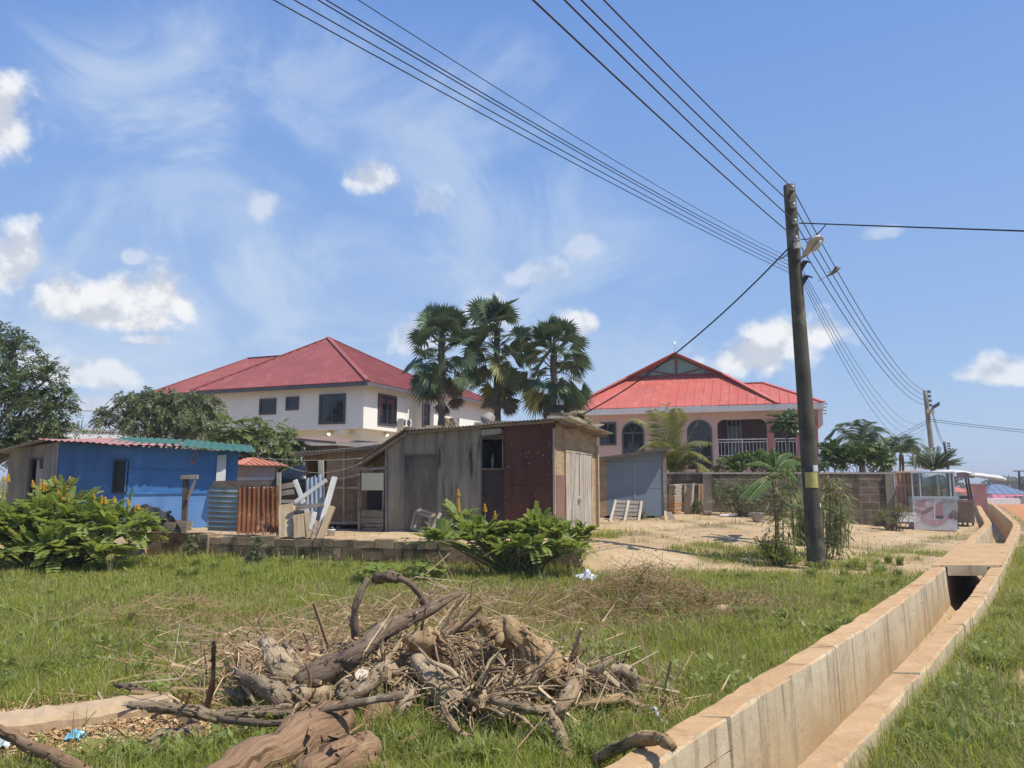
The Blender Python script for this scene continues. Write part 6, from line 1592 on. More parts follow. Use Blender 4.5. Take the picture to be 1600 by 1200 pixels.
lm_dark = leafmat('neem_leaves', (.065, .095, .034), (.145, .19, .065), .3, .45, (.15, .17, .05), .92)
lm_mid = leafmat('olive_leaves', (.09, .112, .046), (.185, .21, .085), .3, .45, (.20, .22, .06), .9)
lm_bright = leafmat('fresh_leaves', (.085, .125, .03), (.19, .25, .07), .35, .45, (.22, .26, .07), .9)
lm_hedge = leafmat('hedge_leaves', (.055, .095, .02), (.14, .2, .045), .3, .35, (.2, .25, .06), .88)
lm_yel = leafmat('yellow_green_leaves', (.14, .19, .03), (.25, .30, .06), .4, .5, (.3, .3, .08), .9)
lm_dry = leafmat('dry_weed_leaves', (.16, .15, .06), (.28, .25, .12), .3, .7, (.12, .16, .04), .7)

tree('leafy_tree', 'large dark feathery-leaved tree filling the left edge behind the blue shed', 'tree', -30, 27,
     [(-20, 660, 92, 84), (12, 552, 40, 38), (-40, 590, 70, 66), (40, 610, 44, 40), (72, 588, 24, 24, -.5), (70, 645, 40, 36, -.3), (92, 618, 22, 18), (55, 690, 52, 36), (95, 672, 26, 20), (5, 705, 80, 40)], 150, .42, 9, .15, .042, lm_dark, .45, .24, 3, .3)
tree('leafy_tree', 'olive-leaved tree with drooping sprays between the dark tree and the cream house', 'tree', 250, 30,
     [(262, 648, 52, 34), (170, 657, 20, 17), (203, 634, 26, 20), (228, 622, 20, 14), (225, 660, 48, 28), (290, 645, 36, 30), (318, 664, 34, 28), (268, 640, 20, 34), (325, 632, 18, 14), (285, 680, 70, 20)], 170, .40, 9, .17, .045, lm_mid, .95, .16, 4, .3)
tree('leafy_tree', 'fresh green bushy tree before the cream house, right of the papaya', 'tree', 420, 27,
     [(425, 692, 38, 30), (385, 708, 40, 30), (457, 700, 22, 24), (440, 725, 40, 26), (395, 735, 50, 24), (350, 700, 30, 26), (470, 715, 20, 16), (405, 670, 16, 16)], 170, .36, 8, .15, .045, lm_bright, .8, .12, 5, .3)

def palmate(rng, c, n, R, leaf, lm_, st_m, T, elev=(-.3, 1.0), lobes=8, seed=0):
    """papaya-like crown: long petioles with lobed leaves"""
    V = []; mb = MB(); c = np.array(c)
    for i in range(n):
        a = i * 2.4 + rng.random() * .5; e = elev[0] + (elev[1] - elev[0]) * (i + .5) / n
        d = np.array([cos(a) * cos(e), sin(a) * cos(e), sin(e)]); q = c + d * R * (.8 + .4 * rng.random())
        mb.tube([c, c + d * R * .5 + np.array([0, 0, .04]), q], [.012, .010, .007], 4, 0)
        f = nrm(d + np.array([0, 0, -.5])); up = nrm(np.array([0, 0, 1]) + d * .5); s = nrm(np.cross(f, up)); up = np.cross(s, f)
        for k in range(lobes):
            t = (k / (lobes - 1) - .5) * 4.4; ld = f * cos(t) + s * sin(t) + np.array([0, 0, -.15]); l = leaf * (.75 + .25 * cos(t * .6)) * (.85 + .3 * rng.random())
            V.append(leafquads(q[None], nrm(ld)[None], (up + rng.normal(size=3) * .2)[None], [l], [l * .36]))
    mb.build('petioles', st_m, T, True); np_mesh('crown', np.concatenate(V, 0), 4, lm_, T)

for (px, py, Y, R, leaf, n, lb, base_py) in ((364, 676, 26.2, .5, .42, 22, 'papaya tree with bare leaf stalks before the cream house', 720), (1228, 662, 31.0, .48, .42, 30, 'papaya tree before the veranda of the pink house', 735)):
    c = P(px, py, Y); b = Vector((c.x, c.y, G(c.x, c.y))); T = thing('papaya_tree', lb, 'papaya tree', b)
    mb = MB(); mb.tube(crom([b - Vector((0, 0, .1)), (b + c) / 2 + Vector((.04, 0, 0)), c], 4), [.09 - .05 * i / 8 for i in range(9)], 8, 0, None, .06, 2); mb.build('trunk', M['treebark'], T, True)
    palmate(np.random.default_rng(int(px)), c, n, R, leaf, lm_bright if px < 900 else leafmat('papaya_leaves', (.05, .09, .03), (.11, .17, .06), .3, .45), simple('petiole_green', (.2, .26, .1), .6), T, (-.55, 1.1))

# ------------------------------------------------------------------ fan palms
fp_g = leafmat('fan_palm_leaf', (.065, .10, .055), (.14, .19, .10), .22, .38, (.13, .17, .06), .93, spec=.25)
fp_y = leafmat('yellowing_palm_leaf', (.15, .17, .05), (.25, .24, .08), .3, .5)
fp_d = leafmat('dead_palm_leaf', (.10, .075, .045), (.18, .14, .09), .15, .8)
pet = simple('palm_petiole', (.10, .12, .06), .6)
def fan(rng, hub, d, R, nseg=26, span=2.25, droop=.25, nrmup=None):
    d = nrm(np.asarray(d)); up = nrm(np.array([0, 0, 1.0]) - d * d[2] + rng.normal(size=3) * .55) if nrmup is None else nrmup
    s = nrm(np.cross(d, up)); up = np.cross(s, d); V = []
    t = np.linspace(-span, span, nseg) + rng.normal(size=nseg) * .02
    ld = d[None] * np.cos(t)[:, None] + s[None] * np.sin(t)[:, None] - up[None] * (.12 * np.cos(t * .8))[:, None] + up[None] * (.30 * (np.abs(t) / span) ** 2)[:, None]
    ld = nrm(ld); L = R * (.82 + .18 * np.cos(t * .7)) * (1 + rng.normal(size=nseg) * .05); W = R * .135
    p = np.repeat(np.asarray(hub)[None], nseg, 0); n_ = np.repeat(up[None], nseg, 0) + rng.normal(size=(nseg, 3)) * .12
    sd = nrm(np.cross(ld, n_)); m1 = p + ld * (L * .55)[:, None]; tip = p + ld * L[:, None] + np.array([0, 0, -1]) * (L * droop * .5)[:, None]
    q1 = np.stack([p, m1 + sd * W * .5, m1 + ld * 0 - up[None] * W * .12, m1 - sd * W * .5], 1)
    q1 = np.stack([p, m1 + sd * W * .5, tip, m1 - sd * W * .5], 1)
    return q1
def fan_palm(px, ptop, pbase, Y, seed, label, R=.64, H=2.3):
    top = P(px, ptop, Y); gx = top.x; z = G(gx, Y); b = Vector((gx, Y, z)); T = thing('fan_palm', label, 'palm', b, 0, 'fan palms behind the grey shack')
    rng = np.random.default_rng(seed); g, y_, dd = [], [], []; mb = MB(); hb = np.array([gx, Y, top.z - .75])
    mt = MB(); n = 26; pts = [b.lerp(Vector(hb), i / n) + Vector((.02 * sin(i), .02 * cos(i * 1.7), 0)) for i in range(n + 1)]
    mt.tube(pts, [.125 - .02 * i / n + (.018 if i % 2 else 0) for i in range(n + 1)], 12, 0, None, .1, seed); mt.build('trunk', mat('palm_trunk_%d' % seed, (.085, .07, .055), (.15, .125, .10), 6, .95, .6, 20), T, True)
    N_ = 44
    for i in range(N_):
        f_ = i / (N_ - 1); a = i * 2.399 + rng.random() * .4; e = rad(88 - 122 * f_ ** .95 + rng.normal() * 13); start = hb + np.array([0, 0, .10 - H * .58 * min(1, max(0, f_ + rng.normal() * .07))])
        d = np.array([cos(a) * cos(e), sin(a) * cos(e), sin(e)]); pl = (.66 + .30 * sin(f_ * pi)) * (.8 + .45 * rng.random())
        mid = start + d * pl * .6 + np.array([0, 0, .05]); hub = start + d * pl + np.array([0, 0, -.06 * cos(e)])
        mb.tube([start, mid, hub], [.018, .014, .010], 4)
        dl = nrm(d + np.array([0, 0, -.2 - .3 * f_]) + rng.normal(size=3) * .22)
        q = fan(rng, hub, dl, R * (.9 + .2 * rng.random()), droop=.12 + .3 * f_ + .1 * rng.random())
        (y_ if (f_ > .8 and rng.random() < .5) else g).append(q)
    for i in range(9):
        a = rng.random() * 6.28; st = hb + np.array([0, 0, -H * (.58 + .28 * rng.random())]); d = np.array([cos(a) * .42, sin(a) * .42, -.9]); hub = st + d * (.35 + .3 * rng.random()) + np.array([cos(a) * .22, sin(a) * .22, .05])
        mb.tube([st, hub], [.014, .008], 4); dd.append(fan(rng, hub, nrm(d + rng.normal(size=3) * .15), R * .75, 18, 1.0, .1))
    mb.build('petioles', pet, T, True); V = np.concatenate(g + y_, 0); mi = np.concatenate([np.zeros(sum(len(x) for x in g)), np.ones(sum(len(x) for x in y_))])
    np_mesh('crown', V, 4, [fp_g, fp_y], T, midx=mi); np_mesh('dead_leaves', np.concatenate(dd, 0), 4, fp_d, T)
fan_palm(691, 492, 0, 26.5, 3, 'leftmost of three dark fan palms rising behind the grey shack')
fan_palm(777, 483, 0, 27.0, 5, 'tallest and middle one of three dark fan palms behind the grey shack', .68, 2.6)
fan_palm(865, 516, 0, 26.2, 8, 'rightmost and shortest of three dark fan palms behind the grey shack', .60, 2.2)
# dry palm leaf lying on the shack roof
rng = np.random.default_rng(2); c = FM.W(.0, 1.5, ROOFZ + .05)
V = np.concatenate([fan(rng, np.array(c + Vector((-.25 + k * .16, -.2 + .2 * k, .12))), np.array([.9, -.35 + .4 * k, -.06]), .6, 20, .8, .25) for k in range(3)], 0)
o = np_mesh('dry_palm_leaf', V, 4, leafmat('straw_palm_leaf', (.26, .21, .11), (.38, .32, .18), .2, .8), None, origin=tuple(c)); tag(o, 'dry straw-coloured palm leaf draped over the right end of the shack roof', 'palm leaf')

# ------------------------------------------------------------------ feather palms
def frond(rng, pts, n, Ll, droop, W=.035, twist=0.0):
    pts = crom(pts, 8); m = len(pts); P_ = np.array([tuple(p) for p in pts]); seg = np.linalg.norm(np.diff(P_, axis=0), axis=1); cs = np.concatenate([[0], np.cumsum(seg)]); L = cs[-1]
    t = np.linspace(.12, .99, n) * L; p = np.stack([np.interp(t, cs, P_[:, k]) for k in range(3)], 1); q = np.stack([np.interp(np.minimum(t + .05, L), cs, P_[:, k]) for k in range(3)], 1); p0 = np.stack([np.interp(np.maximum(t - .05, 0), cs, P_[:, k]) for k in range(3)], 1)
    d = nrm(q - p0); s = nrm(np.cross(d, np.array([0, 0, 1.0]) + np.array([cos(twist), sin(twist), 0]) * .25)); up = np.cross(s, d); V = []
    ln = Ll * (.35 + .65 * np.sin(np.clip(np.linspace(.12, 1, n), 0, 1) * pi * .86 + .22)) 
    for sg in (-1, 1):
        ld = nrm(d * .75 + s * sg * 1.0 + up * .12 + np.array([0, 0, -droop]) + rng.normal(size=(n, 3)) * .07); V.append(leafquads(p, ld, up + s * sg * .5, ln * (.9 + .2 * rng.random(n)), np.full(n, W)))
        V[-1][:, 2] += np.array([0, 0, -1]) * (ln * droop * .35)[:, None]
    return np.concatenate(V, 0), pts
def feather_palm(name, label, hub, fr, lm_, n=46, Ll=.55, droop=.35, seed=1, trunk=None, W=.035, tm=None):
    b = Vector((hub.x, hub.y, G(hub.x, hub.y))); T = thing(name, label, 'palm', b); rng = np.random.default_rng(seed); mb = MB(); V = []
    for k, f_ in enumerate(fr):
        v, pts = frond(rng, f_, n, Ll * (.85 + .3 * rng.random()), droop, W, k * 1.3); V.append(v); mb.tube(pts, [.03 * (1 - .85 * i / (len(pts) - 1)) for i in range(len(pts))], 5)
    mb.build('midribs', simple('palm_midrib', (.26, .27, .10), .5), T, True); np_mesh('fronds', np.concatenate(V, 0), 4, lm_, T)
    mb = MB(); mb.tube([b - Vector((0, 0, .2)), b.lerp(hub, .6), hub + Vector((0, 0, .05))], [.16, .13, .10], 10, 0, None, .1, seed); mb.build('trunk', M['treebark'], T, True)
cg = leafmat('coconut_leaf', (.14, .165, .045), (.29, .30, .095), .35, .4, (.28, .25, .10), .88, spec=.5); cg2 = leafmat('hazy_coconut_leaf', (.06, .10, .05), (.13, .18, .09), .3, .4, spec=.5)
Y = 29.0; h = P(1050, 746, Y)
def F(*pp): return [h] + [P(px, py, Y + dy) for px, py, dy in pp]
feather_palm('coconut_palm', 'young coconut palm with arching yellow-green fronds above the blue-grey shack', h,
   [F((1030, 690, .2), (1008, 660, .5), (990, 655, .9)), F((1040, 690, -.3), (1033, 655, -.6), (1020, 640, -.9)), F((1047, 690, .3), (1046, 655, .6), (1040, 632, .7)), F((1052, 690, -.5), (1058, 660, -.9), (1056, 640, -1.3)),
    F((1062, 705, -.3), (1082, 690, -.7), (1105, 690, -1.1)), F((1060, 715, -.5), (1082, 705, -1), (1104, 716, -1.4)), F((1040, 705, -.6), (1020, 690, -1.0), (1000, 700, -1.2)), F((1064, 725, -.2), (1085, 722, -.4), (1098, 735, -.7))], cg, 70, .68, .4, 4, W=.05)
rng = np.random.default_rng(9); v, pts = frond(rng, [h, P(1068, 700, Y - .2), P(1085, 668, Y - .3), P(1103, 636, Y - .4)], 50, .20, .05, .03); mb = MB(); mb.tube(pts, .02, 5)
Tn = [o for o in bpy.data.objects if o.get('label', '').startswith('young coconut')][0]; np_mesh('unopened_frond', v, 4, cg, Tn)
Y = 33.5; h = P(1346, 702, Y)
feather_palm('coconut_palm', 'coconut palm with long arching fronds behind the right part of the boundary wall', h,
   [F((1335, 680, 0), (1312, 668, .2), (1292, 682, .4)), F((1338, 683, .3), (1318, 680, .5), (1290, 700, .7)), F((1342, 676, .4), (1330, 661, .5), (1310, 662, .7)), F((1348, 680, -.2), (1350, 664, -.4), (1344, 655, -.8)), F((1352, 680, 0), (1362, 665, .1), (1384, 672, .2)), F((1350, 684, -.4), (1366, 674, -.6), (1380, 690, -1)), F((1338, 690, -.4), (1325, 690, -.7), (1308, 712, -1)), F((1354, 690, 0), (1365, 690, -.2), (1376, 712, -.4))], cg2, 46, .75, .4, 6, W=.05)
Y = 34.0; h = P(1408, 712, Y)
feather_palm('coconut_palm', 'smaller coconut palm with a long frond drooping over the orange gate', h,
   [F((1400, 696, 0), (1388, 690, .2), (1372, 704, .4)), F((1412, 694, 0), (1424, 687, .1), (1440, 700, .3)), F((1404, 698, -.3), (1396, 700, -.5), (1386, 722, -.6)), F((1406, 692, .2), (1400, 682, .3), (1384, 684, .5)), F((1413, 700, -.2), (1424, 702, -.4), (1432, 724, -.5)), F((1409, 696, -.3), (1412, 686, -.5), (1420, 684, -.8))], cg2, 40, .7, .45, 7, W=.045)
Y = 36.0; h = P(1458, 735, Y); rng = np.random.default_rng(12)
fr = []
for i in range(26):
    a = rng.uniform(-1.45, 1.45); l = rng.uniform(28, 46); q = P(1458 + sin(a) * l * 1.1, 735 - cos(a) * l * .95, Y + rng.uniform(-1, 1)); fr.append([h, h.lerp(q, .5) + Vector((0, 0, .12)), q])
feather_palm('bushy_palm', 'dark spiky bushy palm behind the food cart', h, fr, leafmat('dark_palm_leaf', (.03, .055, .028), (.075, .115, .055), .25, .45), 26, .42, .2, 5, W=.05)

# ------------------------------------------------------------------ shrubs
def shrub(name, label, cat, blobs, Y, dens, L, K, lL, lW, lm_, seed, droop=.35, shell=.2, group=None, stems=8, z=None):
    s = mpp(Y); xs = sum(b[0] for b in blobs) / len(blobs); c0 = P(xs, blobs[0][1], Y); b = Vector((c0.x, Y, G(c0.x, Y)))
    T = thing(name, label, cat, b, 0, group); rng = np.random.default_rng(seed); Vs = []; mb = MB()
    for i, bl in enumerate(blobs):
        dy = bl[4] if len(bl) > 4 else 0
        c = P(bl[0], bl[1], Y + dy); r3 = (bl[2] * s, min(bl[2], bl[3] * 1.5) * s, bl[3] * s); Vs.append(sprays(rng, c, r3, int(dens * (r3[0] * r3[2])) + 12, L, K, lL, lW, droop, shell))
        for k in range(stems):
            u = rng.normal(size=3); u /= np.linalg.norm(u); limb(mb, b + Vector((rng.uniform(-.25, .25), rng.uniform(-.1, .1), -.05)), c + Vector((u[0] * r3[0], u[1] * r3[1], abs(u[2]) * r3[2])) * .85, .016, .006, seed * 3 + k, 4, .1)
    mb.build('stems', M['treebark'], T, True); np_mesh('foliage', np.concatenate(Vs, 0), 4, lm_, T); return T
shrub('hedge_shrub', 'bright leafy shrub over the boundary wall below the veranda railing', 'shrub', [(1140, 728, 24, 14), (1165, 724, 28, 14), (1190, 722, 20, 14)], 29.6, 500, .22, 4, .13, .07, lm_hedge, 1)
shrub('hedge_shrub', 'bright leafy shrub over the boundary wall left of the utility pole', 'shrub', [(1215, 724, 20, 14), (1240, 728, 22, 14)], 29.8, 500, .22, 4, .13, .07, lm_hedge, 2)
shrub('hedge_shrub', 'large round-leaved shrub over the boundary wall right of the utility pole', 'shrub', [(1300, 722, 22, 18), (1330, 715, 28, 18), (1362, 715, 26, 20), (1383, 726, 14, 14), (1300, 705, 16, 12)], 30.2, 520, .22, 4, .14, .085, lm_hedge, 3)
shrub('bush', 'sprawling olive bush against the boundary wall left of the banana plant', 'shrub', [(1145, 785, 22, 20), (1170, 778, 26, 22), (1190, 790, 14, 14), (1128, 775, 12, 14)], 26.6, 330, .32, 6, .10, .03, lm_mid, 4, .3, .1)
shrub('bush', 'yellow-green bush in the grass just left of the utility pole', 'shrub', [(1212, 868, 24, 20), (1196, 860, 14, 14), (1226, 876, 16, 12)], 15.9, 900, .2, 6, .07, .016, lm_yel, 5, .15, .1)
shrub('weed_patch', 'dry straggling weeds heaped at the end of the boundary wall beside the cart', 'weeds', [(1395, 806, 22, 10), (1412, 800, 12, 12), (1380, 810, 16, 8)], 26.0, 420, .3, 7, .09, .018, lm_dry, 6, .3, .05)
shrub('weed_patch', 'small bush growing behind the folding chair frame', 'weeds', [(1005, 808, 6, 8)], 24.1, 1200, .14, 5, .07, .025, lm_mid, 7)
shrub('weed_patch', 'leafy weed growing at the foot of the two posts by the wall pillar', 'weeds', [(1088, 796, 7, 12)], 26.6, 900, .16, 5, .08, .03, lm_mid, 8)
shrub('weed_patch', 'slender weed growing against the low block wall left of its middle', 'weeds', [(402, 858, 8, 14), (398, 878, 12, 6)], 15.9, 900, .12, 5, .06, .03, lm_mid, 9)
shrub('weed_patch', 'dark leafy weed growing at the left part of the low block wall', 'weeds', [(300, 852, 6, 16), (304, 870, 9, 6)], 16.7, 900, .12, 5, .06, .035, lm_mid, 10)

# candle bushes: big pinnate leaves and upright yellow flower spikes
def pinnate(rng, st, d, L, n=9, ll=.12, lw=.055, droop=.55):
    st, d = np.asarray(st), nrm(np.asarray(d)); t = (np.arange(n) + 1.2) / (n + .3); p = st + d * (L * t)[:, None] + np.array([0, 0, -1]) * (L * droop * t ** 2)[:, None]
    dd = nrm(d + np.array([0, 0, -1]) * (2 * droop * t)[:, None]); s = nrm(np.cross(d, [0, 0, 1])); V = []
    sz = .65 + .5 * np.sin(t * pi * .8)
    for sg in (-1, 1):
        up = np.cross(s, dd); ld = nrm(s * sg + dd * .28 + up * (.12 + rng.normal() * .25) + rng.normal(size=(n, 3)) * .05); wv = nrm(np.cross(ld, up)); l = (ll * sz)[:, None]; w = (lw * sz)[:, None]
        V.append(np.stack([p, p + ld * l * .25 + wv * w * .42, p + ld * l * .7 + wv * w * .5, p + ld * l, p + ld * l * .7 - wv * w * .5, p + ld * l * .25 - wv * w * .42], 1))
    return np.concatenate(V, 0), [tuple(st)] + [tuple(x) for x in p[::3]]
cb_leaf = leafmat('candle_bush_leaf', (.17, .235, .045), (.33, .40, .10), .48, .55, (.38, .36, .10), .93, .8, .4)
fl_y = simple('yellow_petals', (.62, .40, .03), .6); fl_o = simple('orange_bud', (.55, .25, .03), .6)
def candle_bush(label, blobs, Y, nleaf, spikes, seed, L=.5, ll=.12, lw=.058, gz=None):
    xs = sum(b[0] for b in blobs) / len(blobs); c0 = P(xs, 850, Y); b = Vector((c0.x, Y, G(c0.x, Y))); T = thing('candle_bush', label, 'flowering shrub', b); rng = np.random.default_rng(seed); V = []; mb = MB(); s = mpp(Y)
    tot = sum(x[2] * x[3] for x in blobs)
    for bl in blobs:
        dy = bl[4] if len(bl) > 4 else 0; c = np.array(P(bl[0], bl[1], Y + dy)); r3 = np.array([bl[2] * s, min(bl[2], bl[3] * 1.4) * s, bl[3] * s])
        for k in range(max(4, int(nleaf * bl[2] * bl[3] / tot))):
            u = rng.normal(size=3); u /= np.linalg.norm(u); u[2] = u[2] if u[2] > -.35 else -u[2]; st = c + u * r3 * (.3 + .55 * rng.random())
            v, rp = pinnate(rng, st, nrm(u * np.array([1, 1, .6]) + np.array([0, 0, .35]) + rng.normal(size=3) * .25), L * (.7 + .5 * rng.random()), 8, ll, lw, .05 + .8 * rng.random() ** 1.5); V.append(v); mb.tube(rp, .006, 4)
            if k % 4 == 0: limb(mb, b + Vector((rng.uniform(-.5, .5) * r3[0], 0, -.05)), st, .022, .010, k, 5, .1)
    mb.build('stems', simple('green_stem', (.13, .14, .05), .7), T, True); np_mesh('foliage', np.concatenate(V, 0), 6, cb_leaf, T)
    for i, (px, p0, p1) in enumerate(spikes):
        a, q = P(px, p0, Y - .1), P(px + rng.uniform(-1.5, 1.5), p1, Y - .1); m = MB(); h_ = (q - a).length; d = (q - a).normalized()
        base = Vector((a.x, a.y, a.z - .3)); m.tube([base, a], .006, 4, 1); nr = max(6, int(h_ / .022))
        for r_ in range(nr):
            t = r_ / nr; c = a + d * h_ * t; rr = .035 * (1 - .75 * t) + .008; k = 6
            for j in range(k):
                th = j * 2 * pi / k + r_ * .5; e = Vector((cos(th), sin(th), .35)); w = Vector((-sin(th), cos(th), 0)); pt = c + e * rr
                m.add([c + e * rr * .3, pt + w * rr * .45 - Vector((0, 0, rr * .2)), pt + Vector((0, 0, rr * .5)), pt - w * rr * .45 - Vector((0, 0, rr * .2))], [(0, 1, 2, 3)], 0 if t < .62 else 2)
        m.tube([a, q], [.02, .008], 5, 2); m.build('flower_spike', [fl_y, simple('spike_stalk', (.2, .2, .07), .7) if i == 0 else M.setdefault('stalk', simple('spike_stalk', (.2, .2, .07), .7)), fl_o], T, True)
candle_bush('broad candle bush with upright yellow flower spikes before the blue shed', [(60, 825, 70, 40), (130, 830, 80, 34), (185, 830, 55, 32), (20, 840, 50, 36, .3), (100, 795, 50, 26, .3), (80, 862, 84, 22, -.5), (150, 862, 40, 16, -.5), (-40, 840, 60, 50)], 15.4, 640,
   [(6, 752, 744), (12, 753, 740), (52, 762, 750), (63, 765, 748), (69, 769, 755), (73, 767, 757), (87, 757, 744), (105, 765, 752), (109, 755, 744), (90, 774, 762), (79, 782, 772), (83, 788, 778), (97, 784, 772), (107, 792, 770), (147, 782, 772), (158, 788, 774), (165, 788, 776), (179, 786, 776), (201, 790, 780), (212, 800, 786), (216, 796, 788)], 5)
candle_bush('low spreading candle bush before the maroon wall and planked door', [(690, 846, 30, 12, -.5), (745, 840, 38, 22), (790, 842, 40, 16, .2), (840, 832, 44, 18, .2), (885, 842, 34, 14), (820, 860, 66, 12, -.4), (912, 838, 12, 8), (718, 814, 16, 14, .3), (900, 858, 20, 8, -.4)], 14.3, 330, [(716, 800, 764), (758, 800, 787), (773, 812, 798), (716, 775, 765)], 8, .36, .095, .047)
for (px, py, Y, lb, sd_) in ((590, 872, 13.2, 'low broad-leaved weed in the grass before the left of the low wall', 3), (665, 868, 13.6, 'broad pale green seedling in the grass left of the spreading candle bush', 4)):
    b = P(px, py, Y); b.z = G(b.x, Y); T = thing('seedling', lb, 'plant', b); rng = np.random.default_rng(sd_); V = []; mb = MB()
    for k in range(16):
        a = k * 2.4; st = np.array(b) + np.array([cos(a) * .08, sin(a) * .08, .12 + .012 * k]); v, rp = pinnate(rng, st, [cos(a), sin(a), .7], .34, 7, .10, .055, .5); V.append(v); mb.tube([tuple(b)] + rp, .006, 4)
    mb.build('stems', M['stalk'], T, True); np_mesh('leaves', np.concatenate(V, 0), 6, cb_leaf, T)

# ------------------------------------------------------------------ banana, cane, tall weeds
bl_g = leafmat('banana_leaf', (.04, .09, .02), (.085, .155, .038), .4, .6, spec=.2)
Y = 19.5; bs = P(1214, 815, Y); bs.z = G(bs.x, Y); T = thing('banana_plant', 'young banana plant with broad torn leaves standing before the boundary wall', 'banana plant', bs)
tp = P(1212, 742, Y); mb = MB(); mb.tube(crom([bs - Vector((0, 0, .1)), bs.lerp(tp, .5) + Vector((.02, 0, 0)), tp], 4), [.042, .04, .038, .036, .034, .032, .03, .027, .022], 10, 0, None, .06, 2); mb.build('stem', mat('banana_stem', (.15, .15, .06), (.26, .24, .11), 5, .7, .1, 10), T, True)
rng = np.random.default_rng(5)
for k, pp in enumerate(([(1206, 732, -.1), (1188, 722, -.2), (1162, 726, -.3)], [(1204, 742, -.2), (1180, 754, -.4), (1154, 779, -.6)], [(1207, 740, -.3), (1190, 757, -.6), (1166, 784, -.9)], [(1207, 722, .2), (1200, 708, .3), (1187, 701, .5)], [(1212, 722, 0), (1210, 710, 0), (1207, 698, .1)], [(1220, 726, .1), (1236, 718, .2), (1258, 726, .3)], [(1219, 734, -.3), (1232, 738, -.5), (1246, 752, -.8)], [(1213, 728, .3), (1220, 712, .5), (1238, 708, .8)])):
    c = crom([tp] + [P(px, py, Y + dy) for px, py, dy in pp], 7); m = len(c); V = []; mr = MB(); mr.tube(c, [.016 * (1 - .8 * i / (m - 1)) for i in range(m)], 5); w0 = .17 if k not in (3, 4) else .13
    L_, R_ = [], []
    for i, p in enumerate(c):
        t = i / (m - 1); d = (c[min(i + 1, m - 1)] - c[max(i - 1, 0)]).normalized(); s = d.cross(Vector((0, -.35, 1))).normalized(); up = s.cross(d); w = w0 * max(0.02, sin(pi * min(1, (t - .14) / .86)) ** .6) if t > .16 else .01
        fold = .35 + .3 * (k % 3) / 2; L_.append(p + s * w * .9 - up * w * fold); R_.append(p - s * w * .9 - up * w * fold)
    for i in range(m - 1):
        for E in (L_, R_):
            gap = .10 if rng.random() < .4 else 0.0; V.append([c[i], c[i + 1], E[i + 1].lerp(E[i], gap), E[i]])
    lf = np_mesh('leaf', np.array([[tuple(x) for x in q] for q in V]), 4, bl_g, T); mm = mr.build('midrib', simple('banana_midrib', (.3, .33, .13), .5) if k == 0 else M.setdefault('bmid', simple('banana_midrib', (.3, .33, .13), .5)), T, True); mm.parent = lf
cane = leafmat('cane_leaf', (.12, .17, .06), (.24, .29, .13), .4, .5, (.34, .33, .18), .8)
def straps(rng, b, n, H, spread, W, droopk=1.0):
    V = []
    for i in range(n):
        a = rng.random() * 6.28; st = np.array(b) + np.array([rng.normal() * spread * .25, rng.normal() * spread * .25, 0]); h = H * (.55 + .5 * rng.random()); r = spread * (.4 + .9 * rng.random()); d = np.array([cos(a), sin(a), 0]); sd_ = np.array([-sin(a), cos(a), 0]); K = 7; pv = []
        for k in range(K + 1):
            t = k / K; z = h * (1.35 * t - .62 * t ** 2.6 * droopk); p = st + d * r * t ** 1.7 + np.array([0, 0, z]); w = W * (1 - t ** 3) * (.5 + .5 * min(1, t * 4)); pv.append((p - sd_ * w / 2, p + sd_ * w / 2))
        for k in range(K): V.append([pv[k][0], pv[k][1], pv[k + 1][1], pv[k + 1][0]])
    return np.array(V)
for (px, py, Y, n, H, sp_, lb, sd_) in ((1256, 818, 19.6, 90, 1.75, .5, 'clump of cane-like leaves just left of the utility pole', 1), (1306, 822, 19.8, 80, 1.6, .6, 'clump of cane-like leaves just right of the utility pole', 2)):
    b = P(px, py, Y); b.z = G(b.x, Y); o = np_mesh('cane_clump', straps(np.random.default_rng(sd_), b, n, H, sp_, .04), 4, cane, None, origin=tuple(b)); tag(o, lb, 'plant')
for i, (p0, p1, Y, lb) in enumerate((((1212, 893), (1205, 732), 15.9, 'tall thin bare-stemmed weed rising from the yellow-green bush'), ((1243, 880), (1229, 730), 16.2, 'tall thin weed between the yellow-green bush and the utility pole'), ((1290, 860), (1296, 748), 17.2, 'tall thin weed just right of the utility pole foot'), ((1300, 858), (1306, 752), 17.4, 'slender weed standing second right of the utility pole'), ((1310, 862), (1312, 765), 17.0, 'slender weed standing farthest right of the utility pole'), ((1222, 878), (1219, 770), 16.6, 'shorter thin weed standing behind the yellow-green bush'))):
    a, q = P(*p0, Y), P(*p1, Y); a.z = G(a.x, Y) - .03; T = thing('tall_weed', lb, 'weed', a, 0, 'tall weeds around the utility pole'); c = crom([a, a.lerp(q, .5) + Vector((.04, 0, 0)), q], 6); mb = MB(); mb.tube(c, [.019 - .010 * k / 12 for k in range(13)], 5); mb.build('stem', M['treebark'], T, True); rng = np.random.default_rng(40 + i); V = []
    for k in range(120):
        t = rng.random() ** .7; p = np.array(a.lerp(q, t)); an = rng.random() * 6.28; d = nrm(np.array([cos(an), sin(an), .5 - .9 * (1 - t)])); l = .22 * (.6 + .8 * rng.random()); V.append(leafquads(p[None], d[None], (np.array([0, 0, 1]) + rng.normal(size=3) * .3)[None], [l], [l * .2]))
        V.append(leafquads((p + d * l * .8)[None], nrm(d + np.array([0, 0, -.9]))[None], (np.array([0, 0, 1]) + rng.normal(size=3) * .3)[None], [l * .9], [l * .16]))
    np_mesh('leaves', np.concatenate(V, 0), 4, [lm_dry, lm_bright][i % 2 if i < 4 else 0], T)

